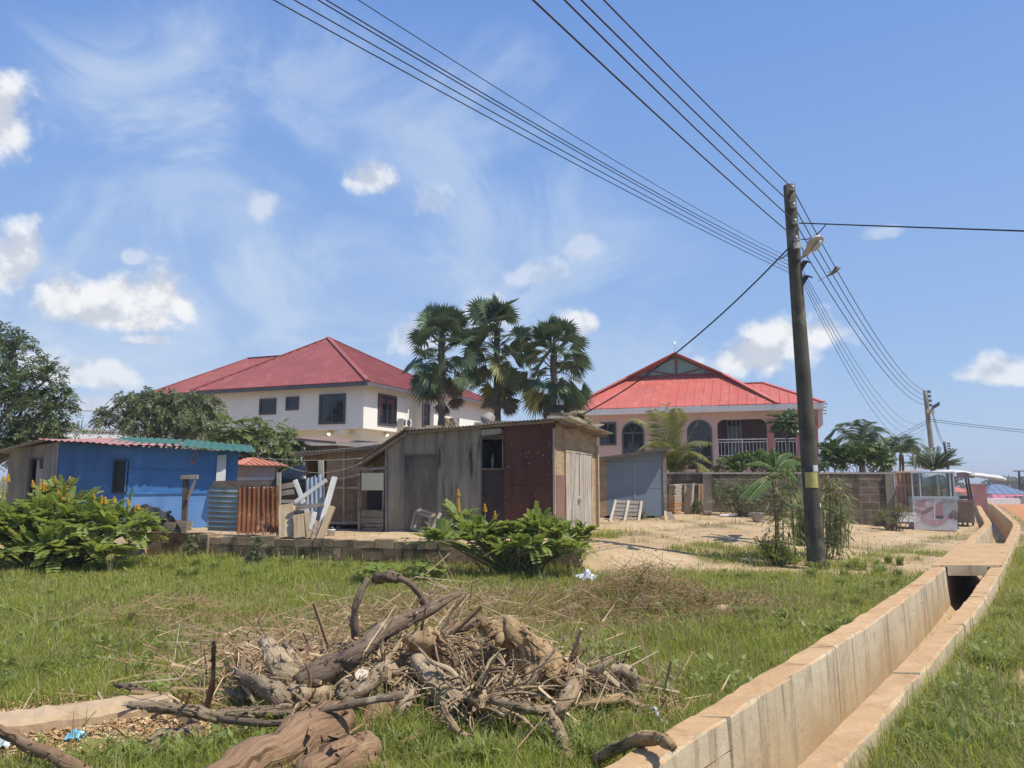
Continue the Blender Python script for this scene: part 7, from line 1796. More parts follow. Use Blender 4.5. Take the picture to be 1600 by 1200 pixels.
# far trees on the skyline
rng = np.random.default_rng(77); Vs = []
for i in range(70):
    x = rng.uniform(60, 260); y = rng.uniform(150, 260); g_ = G(x, y); r = rng.uniform(2, 4.5); Vs.append(sprays(rng, (x, y, g_ + r * .7), (r * 1.3, r, r * .8), 90, 1.0, 3, .9, .5, .3, .3))
o = np_mesh('far_trees', np.concatenate(Vs, 0), 4, leafmat('far_leaves', (.05, .07, .035), (.10, .125, .06), .2, .6), None); tag(o, 'low line of far trees along the skyline at right', 'trees', kind='stuff')
# ================================================================== kerb beam, log pile
def Z(px, py, z): return PZ(px, py, z)
kb = mat('silty_concrete_beam', (.42, .29, .165), (.54, .40, .25), 2.2, .95, .6, 14, c3=(.30, .20, .115), st=(1.5, 1.5, 1.5), s_lo=.5, s_hi=.7, c4=(.34, .3, .25), p_lo=.6, p_hi=.68, pscale=3)
a, b = Z(-40, 1124, .17), Z(268, 1086, .17); d = (b - a); dn = Vector((-d.y, d.x, 0)).normalized(); mb = MB(); vs = []; n = 18; rg = random.Random(4)
for i in range(n + 1):
    p = a + d * i / n; j = lambda: rg.uniform(-.011, .011)
    for (o, z) in ((-.13, -.2), (-.13, .12), (-.10, .16), (.10, .175), (.13, .13), (.13, -.2)): vs.append(Vector((p.x, p.y, 0)) + dn * (o + j()) + Vector((0, 0, z + j() * .8)))
mb.add(vs, [(i * 6 + k, i * 6 + (k + 1) % 6, i * 6 + 6 + (k + 1) % 6, i * 6 + 6 + k) for i in range(n) for k in range(6)] + [tuple(range(6)), tuple(n * 6 + k for k in range(6))[::-1]])
pass
o = mb.build('concrete_beam', kb, None, origin=(a + b) / 2); tag(o, 'silt-coloured concrete beam lying in the grass at the lower left', 'beam')

def woodmat(name, c1, c2, c4, bump=.8, fs=1.0, p=.58):
    m, nt, out = newmat(name)
    b = N(nt, 'ShaderNodeBsdfPrincipled'); nt.links.new(b.outputs[0], out.inputs[0]); b.inputs['Roughness'].default_value = .93; b.inputs['Specular IOR Level'].default_value = .12
    co = N(nt, 'ShaderNodeTexCoord').outputs['Object']; gr_ = N(nt, 'ShaderNodeAttribute', attribute_name='grain').outputs['Vector']; oi = N(nt, 'ShaderNodeObjectInfo')
    va = N(nt, 'ShaderNodeVectorMath', operation='MULTIPLY_ADD'); nt.links.new(oi.outputs['Random'], va.inputs[0]); va.inputs[1].default_value = (7.3, 9.1, 5.7); nt.links.new(gr_, va.inputs[2]); gv = va.outputs[0]
    fib = noise_(nt, gv, 1.0, 7, .7, (60 * fs, 60 * fs, 5 * fs), .15); crk = noise_(nt, gv, 1.0, 4, .6, (24 * fs, 24 * fs, 3.4 * fs), .35); pat = noise_(nt, co, 5.5, 6, .68); big = noise_(nt, co, 1.8, 3, .5)
    c = mixc(nt, rng_(nt, fib, .3, .7), tuple(x * .72 for x in c1), c2)
    c = mixc(nt, rng_(nt, big, .35, .65, 0, .5), c, c1)
    c = mixc(nt, rng_(nt, pat, p, p + .1), c, c4)
    c = mixc(nt, rng_(nt, crk, .58, .66, 0, .85), c, tuple(x * .3 for x in c1))
    nt.links.new(c, b.inputs['Base Color'])
    h = math_(nt, 'SUBTRACT', math_(nt, 'ADD', math_(nt, 'MULTIPLY', fib, .8), pat), math_(nt, 'MULTIPLY', rng_(nt, crk, .55, .66), .8))
    bp = N(nt, 'ShaderNodeBump'); bp.inputs['Strength'].default_value = min(1, bump); bp.inputs['Distance'].default_value = .03
    nt.links.new(h, bp.inputs['Height']); nt.links.new(bp.outputs[0], b.inputs['Normal'])
    return m
M['log_brown'] = woodmat('reddish_bark', (.25, .145, .08), (.40, .265, .16), (.18, .11, .065), .6, .8)
M['log_grey'] = woodmat('grey_brown_bark', (.26, .185, .115), (.43, .33, .215), (.54, .44, .31))
M['log_dark'] = woodmat('dark_branch_bark', (.16, .113, .078), (.29, .215, .15), (.42, .34, .24), .7)
M['log_gold'] = woodmat('stripped_golden_wood', (.40, .255, .125), (.60, .43, .235), (.22, .13, .07), .9)
M['log_pale'] = woodmat('pale_rotten_wood', (.44, .32, .185), (.66, .52, .34), (.25, .165, .095), .9, p=.58)
M['rootwood'] = woodmat('root_wood', (.27, .18, .10), (.50, .365, .22), (.62, .49, .33), .7)
M['cutend'] = mat('pale_sawn_end', (.50, .40, .28), (.66, .56, .43), 9, .9, .4, 30, c4=(.3, .2, .12), p_lo=.58, p_hi=.68, pscale=9)
gL = 'logs of the brush pile'
def log(label, pts, rpx, m='log_grey', rough=.16, seed=0, n=16, name='log', cat='log', spl=0, sub=6, group=gL, endm='cutend', splm=None, knots=0, flat=1.0, flakes=1.0):
    P3 = [Z(*p) for p in pts]; rr = rpx if hasattr(rpx, '__len__') else [rpx] * len(pts); r3 = [r * mpp(p.y) for r, p in zip(rr, P3)]
    c = crom(P3, sub); t = np.linspace(0, len(pts) - 1, len(c)); R = np.interp(t, range(len(pts)), r3); rg = random.Random(seed)
    c = [p + Vector((rg.uniform(-1, 1), rg.uniform(-1, 1), rg.uniform(-1, 1))) * r * .12 for p, r in zip(c, R)]
    R = [r * (1 + .09 * sin(i * .9 + seed) + rg.uniform(-.06, .06)) for i, r in enumerate(R)]
    mb = MB(); mb.tube(c, R, n, 0, 1, rough, seed, True, True, flat)
    for k in range(knots):
        i = rg.randrange(2, len(c) - 2); ax = (c[i + 1] - c[i]).normalized(); v = Vector((rg.uniform(-1, 1), rg.uniform(-1, 0.2), rg.uniform(-.2, 1))); v = (v - ax * v.dot(ax)).normalized(); mb.tube([c[i] + v * R[i] * .5, c[i] + v * R[i] * 1.15 + ax * R[i] * .2, c[i] + v * R[i] * 1.5 + ax * R[i] * .4], [R[i] * .5, R[i] * .34, R[i] * .24], 8, 0, 1, .15, k)
    for k in range(int(flakes * (10 + 46 * min(1, sum(R) / len(R) / .1)))):          # lifting bark and broken stubs
        i = rg.randrange(1, len(c) - 1); ax = (c[i + 1] - c[i - 1]).normalized(); v = Vector((rg.uniform(-1, 1), rg.uniform(-1, .6), rg.uniform(-.5, 1))); v = v - ax * v.dot(ax)
        if v.length < .1: continue
        v.normalize(); tt = v.cross(ax); q = c[i] + v * R[i] * .98; L = rg.uniform(.25, 1.1) * max(R[i], .03); w = rg.uniform(.08, .3) * max(R[i], .02)
        lift = rg.uniform(.02, .28) * R[i]; q2 = q + ax * L * rg.choice((-1, 1)) + v * lift + tt * rg.uniform(-.3, .3) * L
        mb.add([q - tt * w - v * .004, q + tt * w - v * .004, q2 + tt * w * .5, q2 - tt * w * .4, q + v * .008, q2 + v * .006], [(0, 1, 2, 3), (0, 4, 5, 3), (4, 1, 2, 5)], 0)
    for end in (0, 1):
        if not (spl & (1 << end)): continue
        e = c[0] if end == 0 else c[-1]; dr = (c[0] - c[1]).normalized() if end == 0 else (c[-1] - c[-2]).normalized(); R_ = R[0] if end == 0 else R[-1]
        for k in range(16):
            v = Vector((rg.uniform(-1, 1), rg.uniform(-1, 1), rg.uniform(-1, 1))); v = v - dr * v.dot(dr); v = v.normalized() * R_ * rg.uniform(.1, .95); L = R_ * rg.uniform(.8, 2.6)
            mb.beam(e + v - dr * R_ * .6, e + v * rg.uniform(.8, 1.5) + dr * L, R_ * rg.uniform(.2, .5), R_ * rg.uniform(.08, .2), 1, (rg.random(), rg.random(), 1), .12)
    o = mb.build(name, [M[m], M[splm or endm]], None, origin=c[len(c) // 2], grain=True); tag(o, label, cat, group); return o
log('thick reddish log running down to the bottom edge, largest of the pile', [(230, 1300, .1), (352, 1218, .17), (450, 1172, .2), (530, 1122, .24)], [30, 34, 38, 30], 'log_brown', .10, 1, 22, flakes=.5)
log('short thick reddish log with a white cut end, crossing the largest log', [(486, 1222, .12), (530, 1190, .16), (572, 1168, .17)], [32, 33, 25], 'log_brown', .12, 2, 20, flakes=.5)
log('brown log lying behind the white-ended one', [(556, 1150, .12), (595, 1118, .18), (630, 1096, .2)], [17, 21, 22], 'log_brown', .14, 3)
log('long slim log stretching left over the concrete beam', [(202, 1101, .32), (255, 1106, .3), (310, 1114, .26), (345, 1122, .22)], [6, 8.5, 9, 9], 'log_grey', .12, 4, spl=1)
log('straight slim tan log lying level left of the pile', [(338, 1118, .2), (400, 1113, .22), (456, 1108, .22)], [8, 9, 9], 'log_grey', .12, 5)
log('long thin curved branch sweeping from the left log to the pale roots', [(340, 1124, .22), (435, 1130, .28), (505, 1110, .36), (560, 1098, .4), (632, 1086, .44)], [4.5, 5, 5, 6, 6], 'log_dark', .12, 6, 10, 'branch', 'branch')
log('bent grey log curving down beside the pale splintered stump', [(376, 1053, .3), (412, 1072, .34), (440, 1092, .28), (436, 1124, .12)], [9, 13, 14, 12], 'log_grey', .16, 7, spl=1)
log('pale splintered rotten stump leaning left', [(415, 1002, .52), (428, 1025, .45), (446, 1055, .34), (470, 1082, .2)], [9, 16, 23, 24], 'log_pale', .24, 8, 16, 'stump', 'stump', 1, splm='log_pale')
log('pale broken spur standing beside the splintered stump', [(452, 1018, .46), (462, 1040, .38), (470, 1062, .3)], [7, 11, 13], 'log_pale', .25, 9, 12, 'stump', 'stump', 1, splm='log_pale')
log('long dark diagonal trunk rising to the right across the pile', [(466, 1070, .32), (515, 1042, .42), (562, 1016, .52), (598, 985, .6), (664, 955, .7), (718, 926, .8)], [16, 17, 15, 13, 9, 5], 'log_dark', .12, 10, 18, spl=1, splm='log_pale', knots=2)
log('dark forked branch rising steeply from the diagonal trunk', [(556, 1000, .52), (554, 962, .72), (561, 930, .88), (575, 904, 1.0)], [7, 6, 5.5, 4.5], 'log_dark', .1, 11, 10, 'branch', 'branch')
log('thin arched branch hooping over the top of the pile', [(584, 900, .95), (608, 900, .98), (632, 906, .96), (652, 924, .86), (667, 948, .72)], [3.5, 4.5, 5, 5, 5], 'log_dark', .1, 12, 10, 'branch', 'branch')
log('knotted stub with radiating twigs hanging on the arched branch', [(588, 905, .95), (606, 901, .99), (622, 905, .96)], [7, 9, 5], 'log_dark', .3, 13, 10, 'branch', 'branch', 3, splm='log_dark')
log('dark charred branch pointing up to the right behind the roots', [(672, 998, .52), (715, 984, .58), (752, 965, .66)], [6, 7, 7.5], 'log_dark', .12, 14, 12, 'branch', 'branch')
log('big golden stripped trunk leaning down to the right', [(757, 980, .68), (790, 985, .64), (830, 1022, .48), (862, 1062, .3)], [13, 22, 24, 25], 'log_gold', .15, 15, 20, spl=3, splm='log_gold', knots=1)
log('broken flank of golden wood below the big stripped trunk', [(842, 1012, .45), (868, 1040, .36), (892, 1058, .28)], [9, 15, 13], 'log_gold', .25, 16, 12, spl=3, splm='log_gold')
log('tan log lying under the golden trunk', [(768, 1012, .38), (805, 1032, .34), (846, 1066, .26)], [17, 18, 17], 'log_gold', .16, 17, 16)
log('mossy grey log beneath the tan log', [(790, 1052, .26), (826, 1060, .24), (846, 1072, .2)], [13, 15, 14], 'log_grey', .2, 18, 14)
log('fibrous pale log slanting down to the right below the knob of roots', [(650, 1034, .42), (682, 1064, .36), (722, 1104, .24)], [13, 16, 21], 'log_pale', .2, 19, 16, spl=2, splm='rootwood')
log('sawn brown log pointing up at the centre of the pile', [(532, 1098, .3), (562, 1074, .38), (597, 1050, .44)], [17, 15, 15], 'log_grey', .16, 20, 16, knots=1)
log('short log with a round face beside the sawn brown log', [(545, 1078, .32), (560, 1066, .4), (566, 1054, .46)], [15, 12, 11], 'log_brown', .14, 21, 14)
log('grey root branch reaching left from the forked root', [(768, 1092, .32), (820, 1106, .32), (860, 1112, .3)], [7, 8.5, 9], 'rootwood', .2, 22, 12, 'branch', 'branch')
log('knotted root fork standing at the right of the pile', [(896, 1074, .34), (884, 1096, .3), (866, 1112, .24), (852, 1118, .2)], [13, 10, 11, 8], 'rootwood', .22, 23, 12, 'root', 'root')
log('splintered stake driven down at the front right of the pile', [(858, 1112, .3), (874, 1145, .22), (888, 1192, .1)], [6, 8.5, 10], 'rootwood', .22, 24, 10, 'stake', 'stake', 3, splm='rootwood')
log('slim tan stick reaching right from the root fork', [(902, 1102, .2), (940, 1096, .22), (974, 1090, .22)], [6, 6.5, 7], 'log_gold', .14, 25, 10, 'branch', 'branch')
log('flaking grey log lying right of the root fork', [(892, 1072, .22), (930, 1070, .2), (968, 1068, .2)], [13, 15, 13], 'rootwood', .26, 26, 14, spl=3, splm='rootwood')
log('knobbly curled root end at the right of the pile', [(950, 1066, .2), (962, 1050, .3), (980, 1050, .32), (990, 1066, .24), (984, 1088, .12)], [9, 11, 11, 9, 7], 'log_pale', .14, 27, 14, 'root', 'root')
log('rough tapering root trailing to the right tip of the pile', [(955, 1092, .14), (990, 1102, .14), (1022, 1112, .12)], [8, 8, 6], 'rootwood', .26, 28, 10, 'root', 'root', 2, splm='rootwood')
log('pale upright spike of dead wood at the right of the pile', [(893, 1034, .34), (900, 1010, .5), (908, 982, .66)], [6, 4.5, 1.5], 'log_pale', .2, 29, 8, 'branch', 'branch')
log('grey pointed splinter jutting right above the flaking log', [(914, 1058, .28), (935, 1044, .36), (957, 1029, .42)], [5, 6, 2.5], 'log_grey', .2, 30, 8, 'branch', 'branch')
log('frayed log resting across the drain wall', [(930, 1186, .12), (978, 1162, .30), (1025, 1153, .40), (1052, 1168, .42)], [8, 10, 10, 6], 'log_gold', .18, 31, 14, spl=2, splm='log_gold', group=None)
log('pole with a peeled pink end crossing the bottom left corner', [(-30, 1126, .24), (28, 1156, .22), (84, 1182, .2), (140, 1210, .18)], [7, 8.5, 10, 10], 'log_brown', .1, 32, 14, group=None)
log('short dark log lying behind the concrete beam', [(181, 1070, .22), (205, 1074, .22), (228, 1079, .2)], [3.5, 5, 4.5], 'log_dark', .14, 33, 10, group=None)
log('half-buried grey log in front of the wood chips', [(208, 1190, .05), (255, 1168, .08), (305, 1146, .06)], [17, 20, 15], 'log_grey', .2, 34, 16, group=None)
log('dark withered upright stalk before the left logs', [(322, 1112, .1), (333, 1060, .42), (334, 1000, .78)], [5.5, 4, 2.5], 'log_dark', .35, 35, 8, 'stalk', 'stalk', 0, endm='log_dark')
log('short stub log lying left of the bent grey log', [(346, 1082, .14), (372, 1088, .16), (392, 1088, .16)], [7, 8, 7], 'log_grey', .16, 36, 10)
log('curved grey stick behind the splintered stump', [(444, 1008, .34), (456, 1012, .36), (476, 1010, .36)], [5, 5.5, 5], 'log_grey', .1, 37, 8, 'branch', 'branch')
log('thin root curving down at the front of the fibrous pale log', [(690, 1098, .34), (700, 1120, .28), (716, 1142, .2), (744, 1156, .12)], [4, 5, 5, 4], 'rootwood', .18, 38, 8, 'root', 'root')
log('flat broken bark slab at the foot of the pile, left of the green grass', [(640, 1078, .34), (630, 1105, .26), (612, 1118, .2)], [10, 9, 7], 'log_pale', .3, 39, 10, 'bark', 'bark', 3, splm='log_pale', flat=.5)
log('reddish log end showing at the very bottom of the picture', [(520, 1214, .05), (560, 1205, .07), (600, 1214, .05)], [18, 24, 20], 'log_brown', .14, 40, 14)

# tangles of roots: one uprooted stump each
def root_tangle(label, c, n, L, r, seed, bias=(0, 0, 0), m='rootwood', core=.12, mat2='log_pale', flatten=.7):
    rg = random.Random(seed); mb = MB(); c = Vector(c); bias = Vector(bias)
    ph = [rg.uniform(0, 6) for _ in range(4)]
    vs = []
    for j in range(9):
        for i in range(12):
            t, p = pi * j / 8, 2 * pi * i / 12; d = Vector((sin(t) * cos(p), sin(t) * sin(p), cos(t))); k = core * (1 + .25 * sin(4 * d.x + ph[0]) + .22 * sin(5 * d.y + ph[1]) + .2 * sin(6 * d.z + ph[2]) + rg.uniform(-.1, .1)); vs.append(c + Vector((d.x * k, d.y * k, d.z * k * .85)))
    mb.add(vs, [(j * 12 + i, j * 12 + (i + 1) % 12, (j + 1) * 12 + (i + 1) % 12, (j + 1) * 12 + i) for j in range(8) for i in range(12)], 1, True)
    for k in range(n):
        d = (Vector((rg.gauss(0, 1), rg.gauss(0, 1), rg.gauss(0, 1) * flatten)).normalized() + bias).normalized(); l = L * rg.uniform(.45, 1.3); rr = r * rg.uniform(.35, 1.2); fat = rg.random() < .17; rr *= 2.4 if fat else 1; l *= .7 if fat else 1; p = c + d * core * .6; pts = [p]; K = 7
        for i in range(K):
            d = (d + Vector((rg.gauss(0, .28), rg.gauss(0, .28), rg.gauss(0, .25) - .06))).normalized(); p = p + d * l / K
            if p.z < .03: p.z = .03 + rg.random() * .03
            pts.append(p.copy())
        mb.tube(crom(pts, 2), [rr * (1 - .85 * i / (2 * K)) for i in range(2 * K + 1)], 8 if fat else 6, 1 if fat or rg.random() < .3 else 0, None, .22 if fat else .12, k)
    o = mb.build('root_tangle', [M[m], M[mat2]], None, origin=c, grain=True); tag(o, label, 'stump', 'uprooted stumps in the brush pile'); return o
root_tangle('tangled uprooted stump at the front centre right of the pile', Z(742, 1098, .24), 110, .62, .016, 1, (0, -.15, .05), core=.13)
root_tangle('pale knob of wood with roots sweeping right at the top of the pile', Z(662, 1002, .56), 46, .52, .015, 2, (1.5, -.1, -.1), core=.12, mat2='log_gold')
root_tangle('shaggy root mass under the golden trunk', Z(800, 1085, .24), 90, .5, .014, 3, (.2, -.3, -.1), core=.12)
root_tangle('frayed root mass at the right end of the pile', Z(905, 1062, .26), 60, .36, .012, 4, (.4, -.1, .1), core=.09)
root_tangle('pitted pale stump ball left of the sawn log', Z(486, 1092, .22), 36, .34, .013, 5, (.2, -.3, 0), core=.15)
root_tangle('hollow pale root crown in the grass at the front of the pile', Z(718, 1120, .14), 40, .42, .014, 6, (.3, -.4, -.2), core=.13, m='log_pale')
root_tangle('brown root mass behind the central sawn log', Z(600, 1062, .3), 60, .5, .013, 7, (.2, 0, .1), core=.14)

tw = leafmat('dry_twig', (.19, .115, .06), (.40, .27, .15), .0, .9, (.54, .41, .25), .8, big=2.0)
def twigs(n, cx, cy, sx, sy, zt, l0, l1, rad_, seed, upk=.3, cover=None):
    rng = np.random.default_rng(seed); x = cx + rng.normal(size=n) * sx; y = cy + rng.normal(size=n) * sy
    h = zt * np.exp(-(((x - cx) / sx) ** 2 + ((y - cy) / sy) ** 2) * .5); z = ground(x, y) + h * rng.random(n) + .01; a = rng.random(n) * 6.28; e = rng.normal(size=n) * upk
    d = np.stack([np.cos(a) * np.cos(e), np.sin(a) * np.cos(e), np.sin(e)], 1); L = rng.uniform(l0, l1, n); r = rad_ * rng.uniform(.5, 1.5, n); p = np.stack([x, y, z], 1) - d * L[:, None] * .5; p[:, 2] = np.maximum(p[:, 2], ground(p[:, 0], p[:, 1]) + .005)
    kp = (np.abs(p[:, 0] - drain_x(p[:, 1])) > 1.0) & (np.abs((p + d * L[:, None])[:, 0] - drain_x((p + d * L[:, None])[:, 1])) > 1.0); p, d, L, r = p[kp], d[kp], L[kp], r[kp]; n = len(L)
    s = nrm(np.cross(d, [0, 0, 1])); u = np.cross(s, d); bend = rng.normal(size=(n, 3)) * (L * .13)[:, None]; Q = []
    m_ = p + d * (L * .45)[:, None] + bend; q = p + d * L[:, None] + rng.normal(size=(n, 3)) * (L * .12)[:, None]; q[:, 2] = np.maximum(q[:, 2], ground(q[:, 0], q[:, 1]) + .005)
    ang = [(0, 1), (.87, -.5), (-.87, -.5)]
    rings = [[c + (s * cx_ + u * cy_) * (r * k)[:, None] for cx_, cy_ in ang] for c, k in ((p, 1), (m_, .85), (q, .35))]
    for i in range(2):
        for k in range(3): Q.append(np.stack([rings[i][k], rings[i][(k + 1) % 3], rings[i + 1][(k + 1) % 3], rings[i + 1][k]], 1))
    return np.stack(Q, 1).reshape(-1, 4, 3)
V = [twigs(150, *Z(620, 1085, .1)[:2], .8, .4, .5, .4, 1.2, .017, 31, .35), twigs(120, *Z(800, 1085, .1)[:2], .6, .35, .42, .3, .8, .014, 32, .45), twigs(70, *Z(470, 1060, .1)[:2], .6, .4, .3, .3, 1.0, .014, 33, .3), twigs(900, *Z(700, 1075, .1)[:2], 1.0, .35, .5, .1, .45, .007, 34, .6), twigs(500, *Z(640, 1085, .1)[:2], .85, .45, .5, .25, .9, .007, 1, .4), twigs(1100, *Z(760, 1095, .1)[:2], .75, .4, .42, .12, .5, .0045, 2, .6), twigs(420, *Z(420, 1040, .1)[:2], .65, .6, .28, .25, 1.0, .0055, 3, .25),
     twigs(420, -.9, 9.6, 1.1, 1.0, .5, .25, .9, .0055, 4, .4), twigs(130, -2.2, 8.0, .9, .6, .25, .3, 1.1, .006, 5, .3), twigs(320, *Z(900, 1090, .1)[:2], .4, .35, .3, .12, .5, .005, 6, .5)]
o = np_mesh('brushwood', np.concatenate(V, 0), 4, tw, None); tag(o, 'loose brown twigs and brushwood among and behind the logs', 'brushwood', kind='stuff')

# wood chips before the beam
rng = np.random.default_rng(8); n = 20000; x = -3.4 + rng.normal(size=n) * 1.2; y = 5.6 + rng.normal(size=n) * .4; z = ground(x, y) + .006 + .03 * rng.random(n); a = rng.random(n) * 6.28; d = np.stack([np.cos(a), np.sin(a), rng.normal(size=n) * .35], 1); nn = np.stack([rng.normal(size=n) * .5, rng.normal(size=n) * .5, np.ones(n)], 1)
o = np_mesh('wood_chips', leafquads(np.stack([x, y, z], 1), nrm(d), nn, rng.uniform(.015, .06, n), rng.uniform(.008, .028, n)), 4, leafmat('wood_chip', (.34, .19, .08), (.56, .38, .18), .0, .85, (.64, .50, .30), .8, big=3.0), None); tag(o, 'orange-tan wood chips scattered before the concrete beam', 'wood chips', kind='stuff')
o_ = Z(1030, 1118, .12); mb = MB(); c = crom([Z(1019, 1108, .13), Z(1026, 1110, .14), Z(1028, 1122, .1), Z(1036, 1128, .08), Z(1044, 1129, .06)], 4); mb.tube(c, [.018 * (1 + .3 * sin(i)) for i in range(len(c))], 7, 0, None, .3, 3); tag(mb.build('rag', simple('white_rag', (.58, .58, .58), .7), None, origin=c[5]), 'twist of white rag hanging from the tapering root at the right tip', 'rag')

# clods and stones
gS2 = 'clods of dry earth in the grass'
for i, (px, py, s_, lb) in enumerate(((1128, 958, .16, 'dry earth clod on the mound before the pole'), (900, 952, .12, 'dry earth clod in the grass right of the plastic bag'), (1440, 1180, .07, 'pale stone on the verge right of the drain near the bottom edge'), (1405, 1148, .06, 'pale stone at the foot of the right drain wall'), (1450, 1120, .05, 'small pale stone on the right verge'))):
    c = gp(px, py); c.z += s_ * .15; lump('stone' if i > 1 else 'clod', c, s_, s_ * .8, s_ * .5, M['stone'] if i > 1 else mat('dry_clod_%d' % i, (.38, .26, .14), (.5, .36, .21), 4, .95, .5, 18), lb, 'stone' if i > 1 else 'clod', 60 + i)

# ================================================================== grass
def blades(x, y, H, W, rng, lean=.45):
    n = len(x); z = ground(x, y) - .01; a = rng.random(n) * 6.28; l = np.abs(rng.normal(size=n)) * lean + .08; dx, dy = np.cos(a), np.sin(a); b = np.stack([x, y, z], 1); wa = a + pi / 2 + rng.normal(size=n) * .6; wv = np.stack([np.cos(wa), np.sin(wa), np.zeros(n)], 1) * (W / 2)[:, None]
    m_ = b + np.stack([dx * l * H * .35, dy * l * H * .35, H * .58], 1); t = b + np.stack([dx * l * H * 1.1, dy * l * H * 1.1, H * (1 - .25 * l)], 1)
    return np.stack([b - wv, b + wv, m_ + wv * .75, m_ - wv * .75], 1), np.stack([m_ - wv * .75, m_ + wv * .75, t + wv * .06, t - wv * .06], 1)
rng = np.random.default_rng(123)
N_ = 620000
px = rng.uniform(-700, 2300, N_); py = rng.uniform(812, 1330, N_); u = (px - 800) / FPX; w = (600 - py) / FPX
sl = (SP + w * CP) / (CP - w * SP); Yg = (.04 - EYE) / sl; Xg = u / (CP - w * SP) * Yg
k2 = rng.random(N_) < .42; Yg = np.where(k2, rng.uniform(3.2, 19, N_), Yg); Xg = np.where(k2, rng.uniform(-.95, .95, N_) * (Yg + 2), Xg)
ok = (Yg > 2.6) & (Yg < 42) & (np.abs(Xg) < Yg * 1.0 + 3); Xg, Yg = Xg[ok], Yg[ok]
s_ = Xg - drain_x(Yg); ok = (np.abs(s_) > .66); ok &= ~((Yg > 27) & (s_ > 1.0) & (s_ < 8.5))
cv = grass_cover(Xg, Yg); pat = wob(Xg, Yg, 1.7, 4.) * .5 + wob(Xg, Yg, 4.3, 1.) * .5
ok &= rng.random(len(Xg)) < np.clip(cv * (1.0 + .7 * pat) - .06, 0, 1) ** 1.15
dwl = wall_d(Xg, Yg); ok &= ~((dwl > -.1) & (dwl < .3) & (Xg < 1.6) & (Xg > -8.2))
ok &= ~((dwl >= .3) & (Xg < 1.4) & (rng.random(len(Xg)) > .06))
Xg, Yg, pat, s_, dwl = Xg[ok], Yg[ok], pat[ok], s_[ok], dwl[ok]; n = len(Xg)
near_wall = np.exp(-np.clip(-dwl - .3, 0, 9) / 1.6) * (Xg < 1.5)
tall = sst(.25, .8, wob(Xg, Yg, 1.1, 2.5))
H = (.085 + .07 * rng.random(n) + .12 * tall * rng.random(n) + .12 * near_wall * rng.random(n)) * (1 + .25 * (s_ > 0)) * (1 + .5 * (rng.random(n) < .05))
H *= np.where(Yg < 6.3, 1.25, 1.0) * np.where((s_ < 0) & (s_ > -1.2), .75, 1)
W = (.0048 + .00042 * Yg) * rng.uniform(.7, 1.4, n)
A_, B_ = blades(Xg, Yg, H, W, rng)
dry = sst(.1, .9, wob(Xg, Yg, .7, 5.) + .6 * wob(Xg, Yg, 2.6, 3.) + .5 * np.exp(-(((Xg + .9) / 1.8) ** 2 + ((Yg - 9.6) / 2) ** 2))  + .6 * np.exp(-(((Xg - 1.9) / 1.6) ** 2 + ((Yg - 10.2) / 1.4) ** 2)))
kind = np.where(rng.random(n) < .05 + .32 * dry + .14 * (s_ > 0), 2, np.where(rng.random(n) < .35 + .5 * near_wall + .25 * pat, 1, 0))
gm = [leafmat('field_grass', (.23, .265, .05), (.34, .375, .09), .5, .5, (.42, .38, .17), .88, .35), leafmat('bright_grass', (.29, .35, .055), (.42, .47, .10), .5, .5, (.28, .30, .09), .92, .35), leafmat('dry_grass', (.32, .25, .115), (.50, .41, .22), .3, .7, (.15, .17, .05), .7, .35)]
o = np_mesh('grass', np.stack([A_, B_], 1).reshape(-1, 4, 3), 4, gm, None, midx=np.repeat(kind, 2)); tag(o, 'uneven green grass over the open plot and the verge', 'grass', kind='stuff')

# coarse tufts of long blades
rng = np.random.default_rng(5); VV = []
for (px, py, n, hh) in [(rng.uniform(560, 1000), rng.uniform(1130, 1215), 60, .26) for _ in range(34)] + [(rng.uniform(60, 420), rng.uniform(1165, 1210), 36, .2) for _ in range(12)] + [(rng.uniform(1000, 1380), rng.uniform(900, 1000), 60, .22) for _ in range(26)] + [(rng.uniform(1400, 1640), rng.uniform(900, 1200), 46, .26) for _ in range(46)] + [(rng.uniform(1260, 1420), rng.uniform(880, 905), 70, .26) for _ in range(16)] + [(rng.uniform(220, 560), rng.uniform(880, 910), 70, .30) for _ in range(22)] + [(rng.uniform(0, 300), rng.uniform(880, 1060), 50, .2) for _ in range(24)]:
    p = gp(px, py)
    if abs(p.x - float(drain_x(p.y))) < .85: continue
    VV.append(straps(rng, p, n, hh, hh * .55, .0085 + .0004 * p.y))
for i in range(26):
    y = rng.choice((rng.uniform(9.5, 13), rng.uniform(4, 13), rng.uniform(19, 30))); x = float(drain_x(y)) + rng.uniform(-.2, .2); VV.append(straps(rng, (x, y, -.5), 26, .2, .12, .009))
o = np_mesh('grass_tufts', np.concatenate(VV, 0), 4, leafmat('long_grass', (.20, .245, .055), (.32, .37, .10), .45, .45, (.30, .29, .12), .88), None); tag(o, 'coarse longer grass tufts in the field and along the drain', 'grass', kind='stuff')

# tall thin seed stalks standing above the grass
rng = np.random.default_rng(31); VV = []
for i in range(520):
    px, py = rng.uniform(-60, 1680), 870 + 330 * rng.random() ** 1.3
    u = (px - 800) / FPX; w = (600 - py) / FPX; y = (.05 - EYE) / ((SP + w * CP) / (CP - w * SP)); x = u / (CP - w * SP) * y
    if abs(x - float(drain_x(y))) < .8 or float(grass_cover(x, y)) < .3 or (float(wall_d(x, y)) > -.2 and x < 1.6): continue
    VV.append(straps(rng, (x, y, G(x, y)), 3, rng.uniform(.25, .5), .12, .004 + .0003 * y, .5))
o = np_mesh('seed_stalks', np.concatenate(VV, 0), 4, leafmat('seed_stalk', (.26, .25, .09), (.42, .38, .17), .3, .6), None); tag(o, 'thin pale seed stalks standing above the grass', 'grass', kind='stuff')
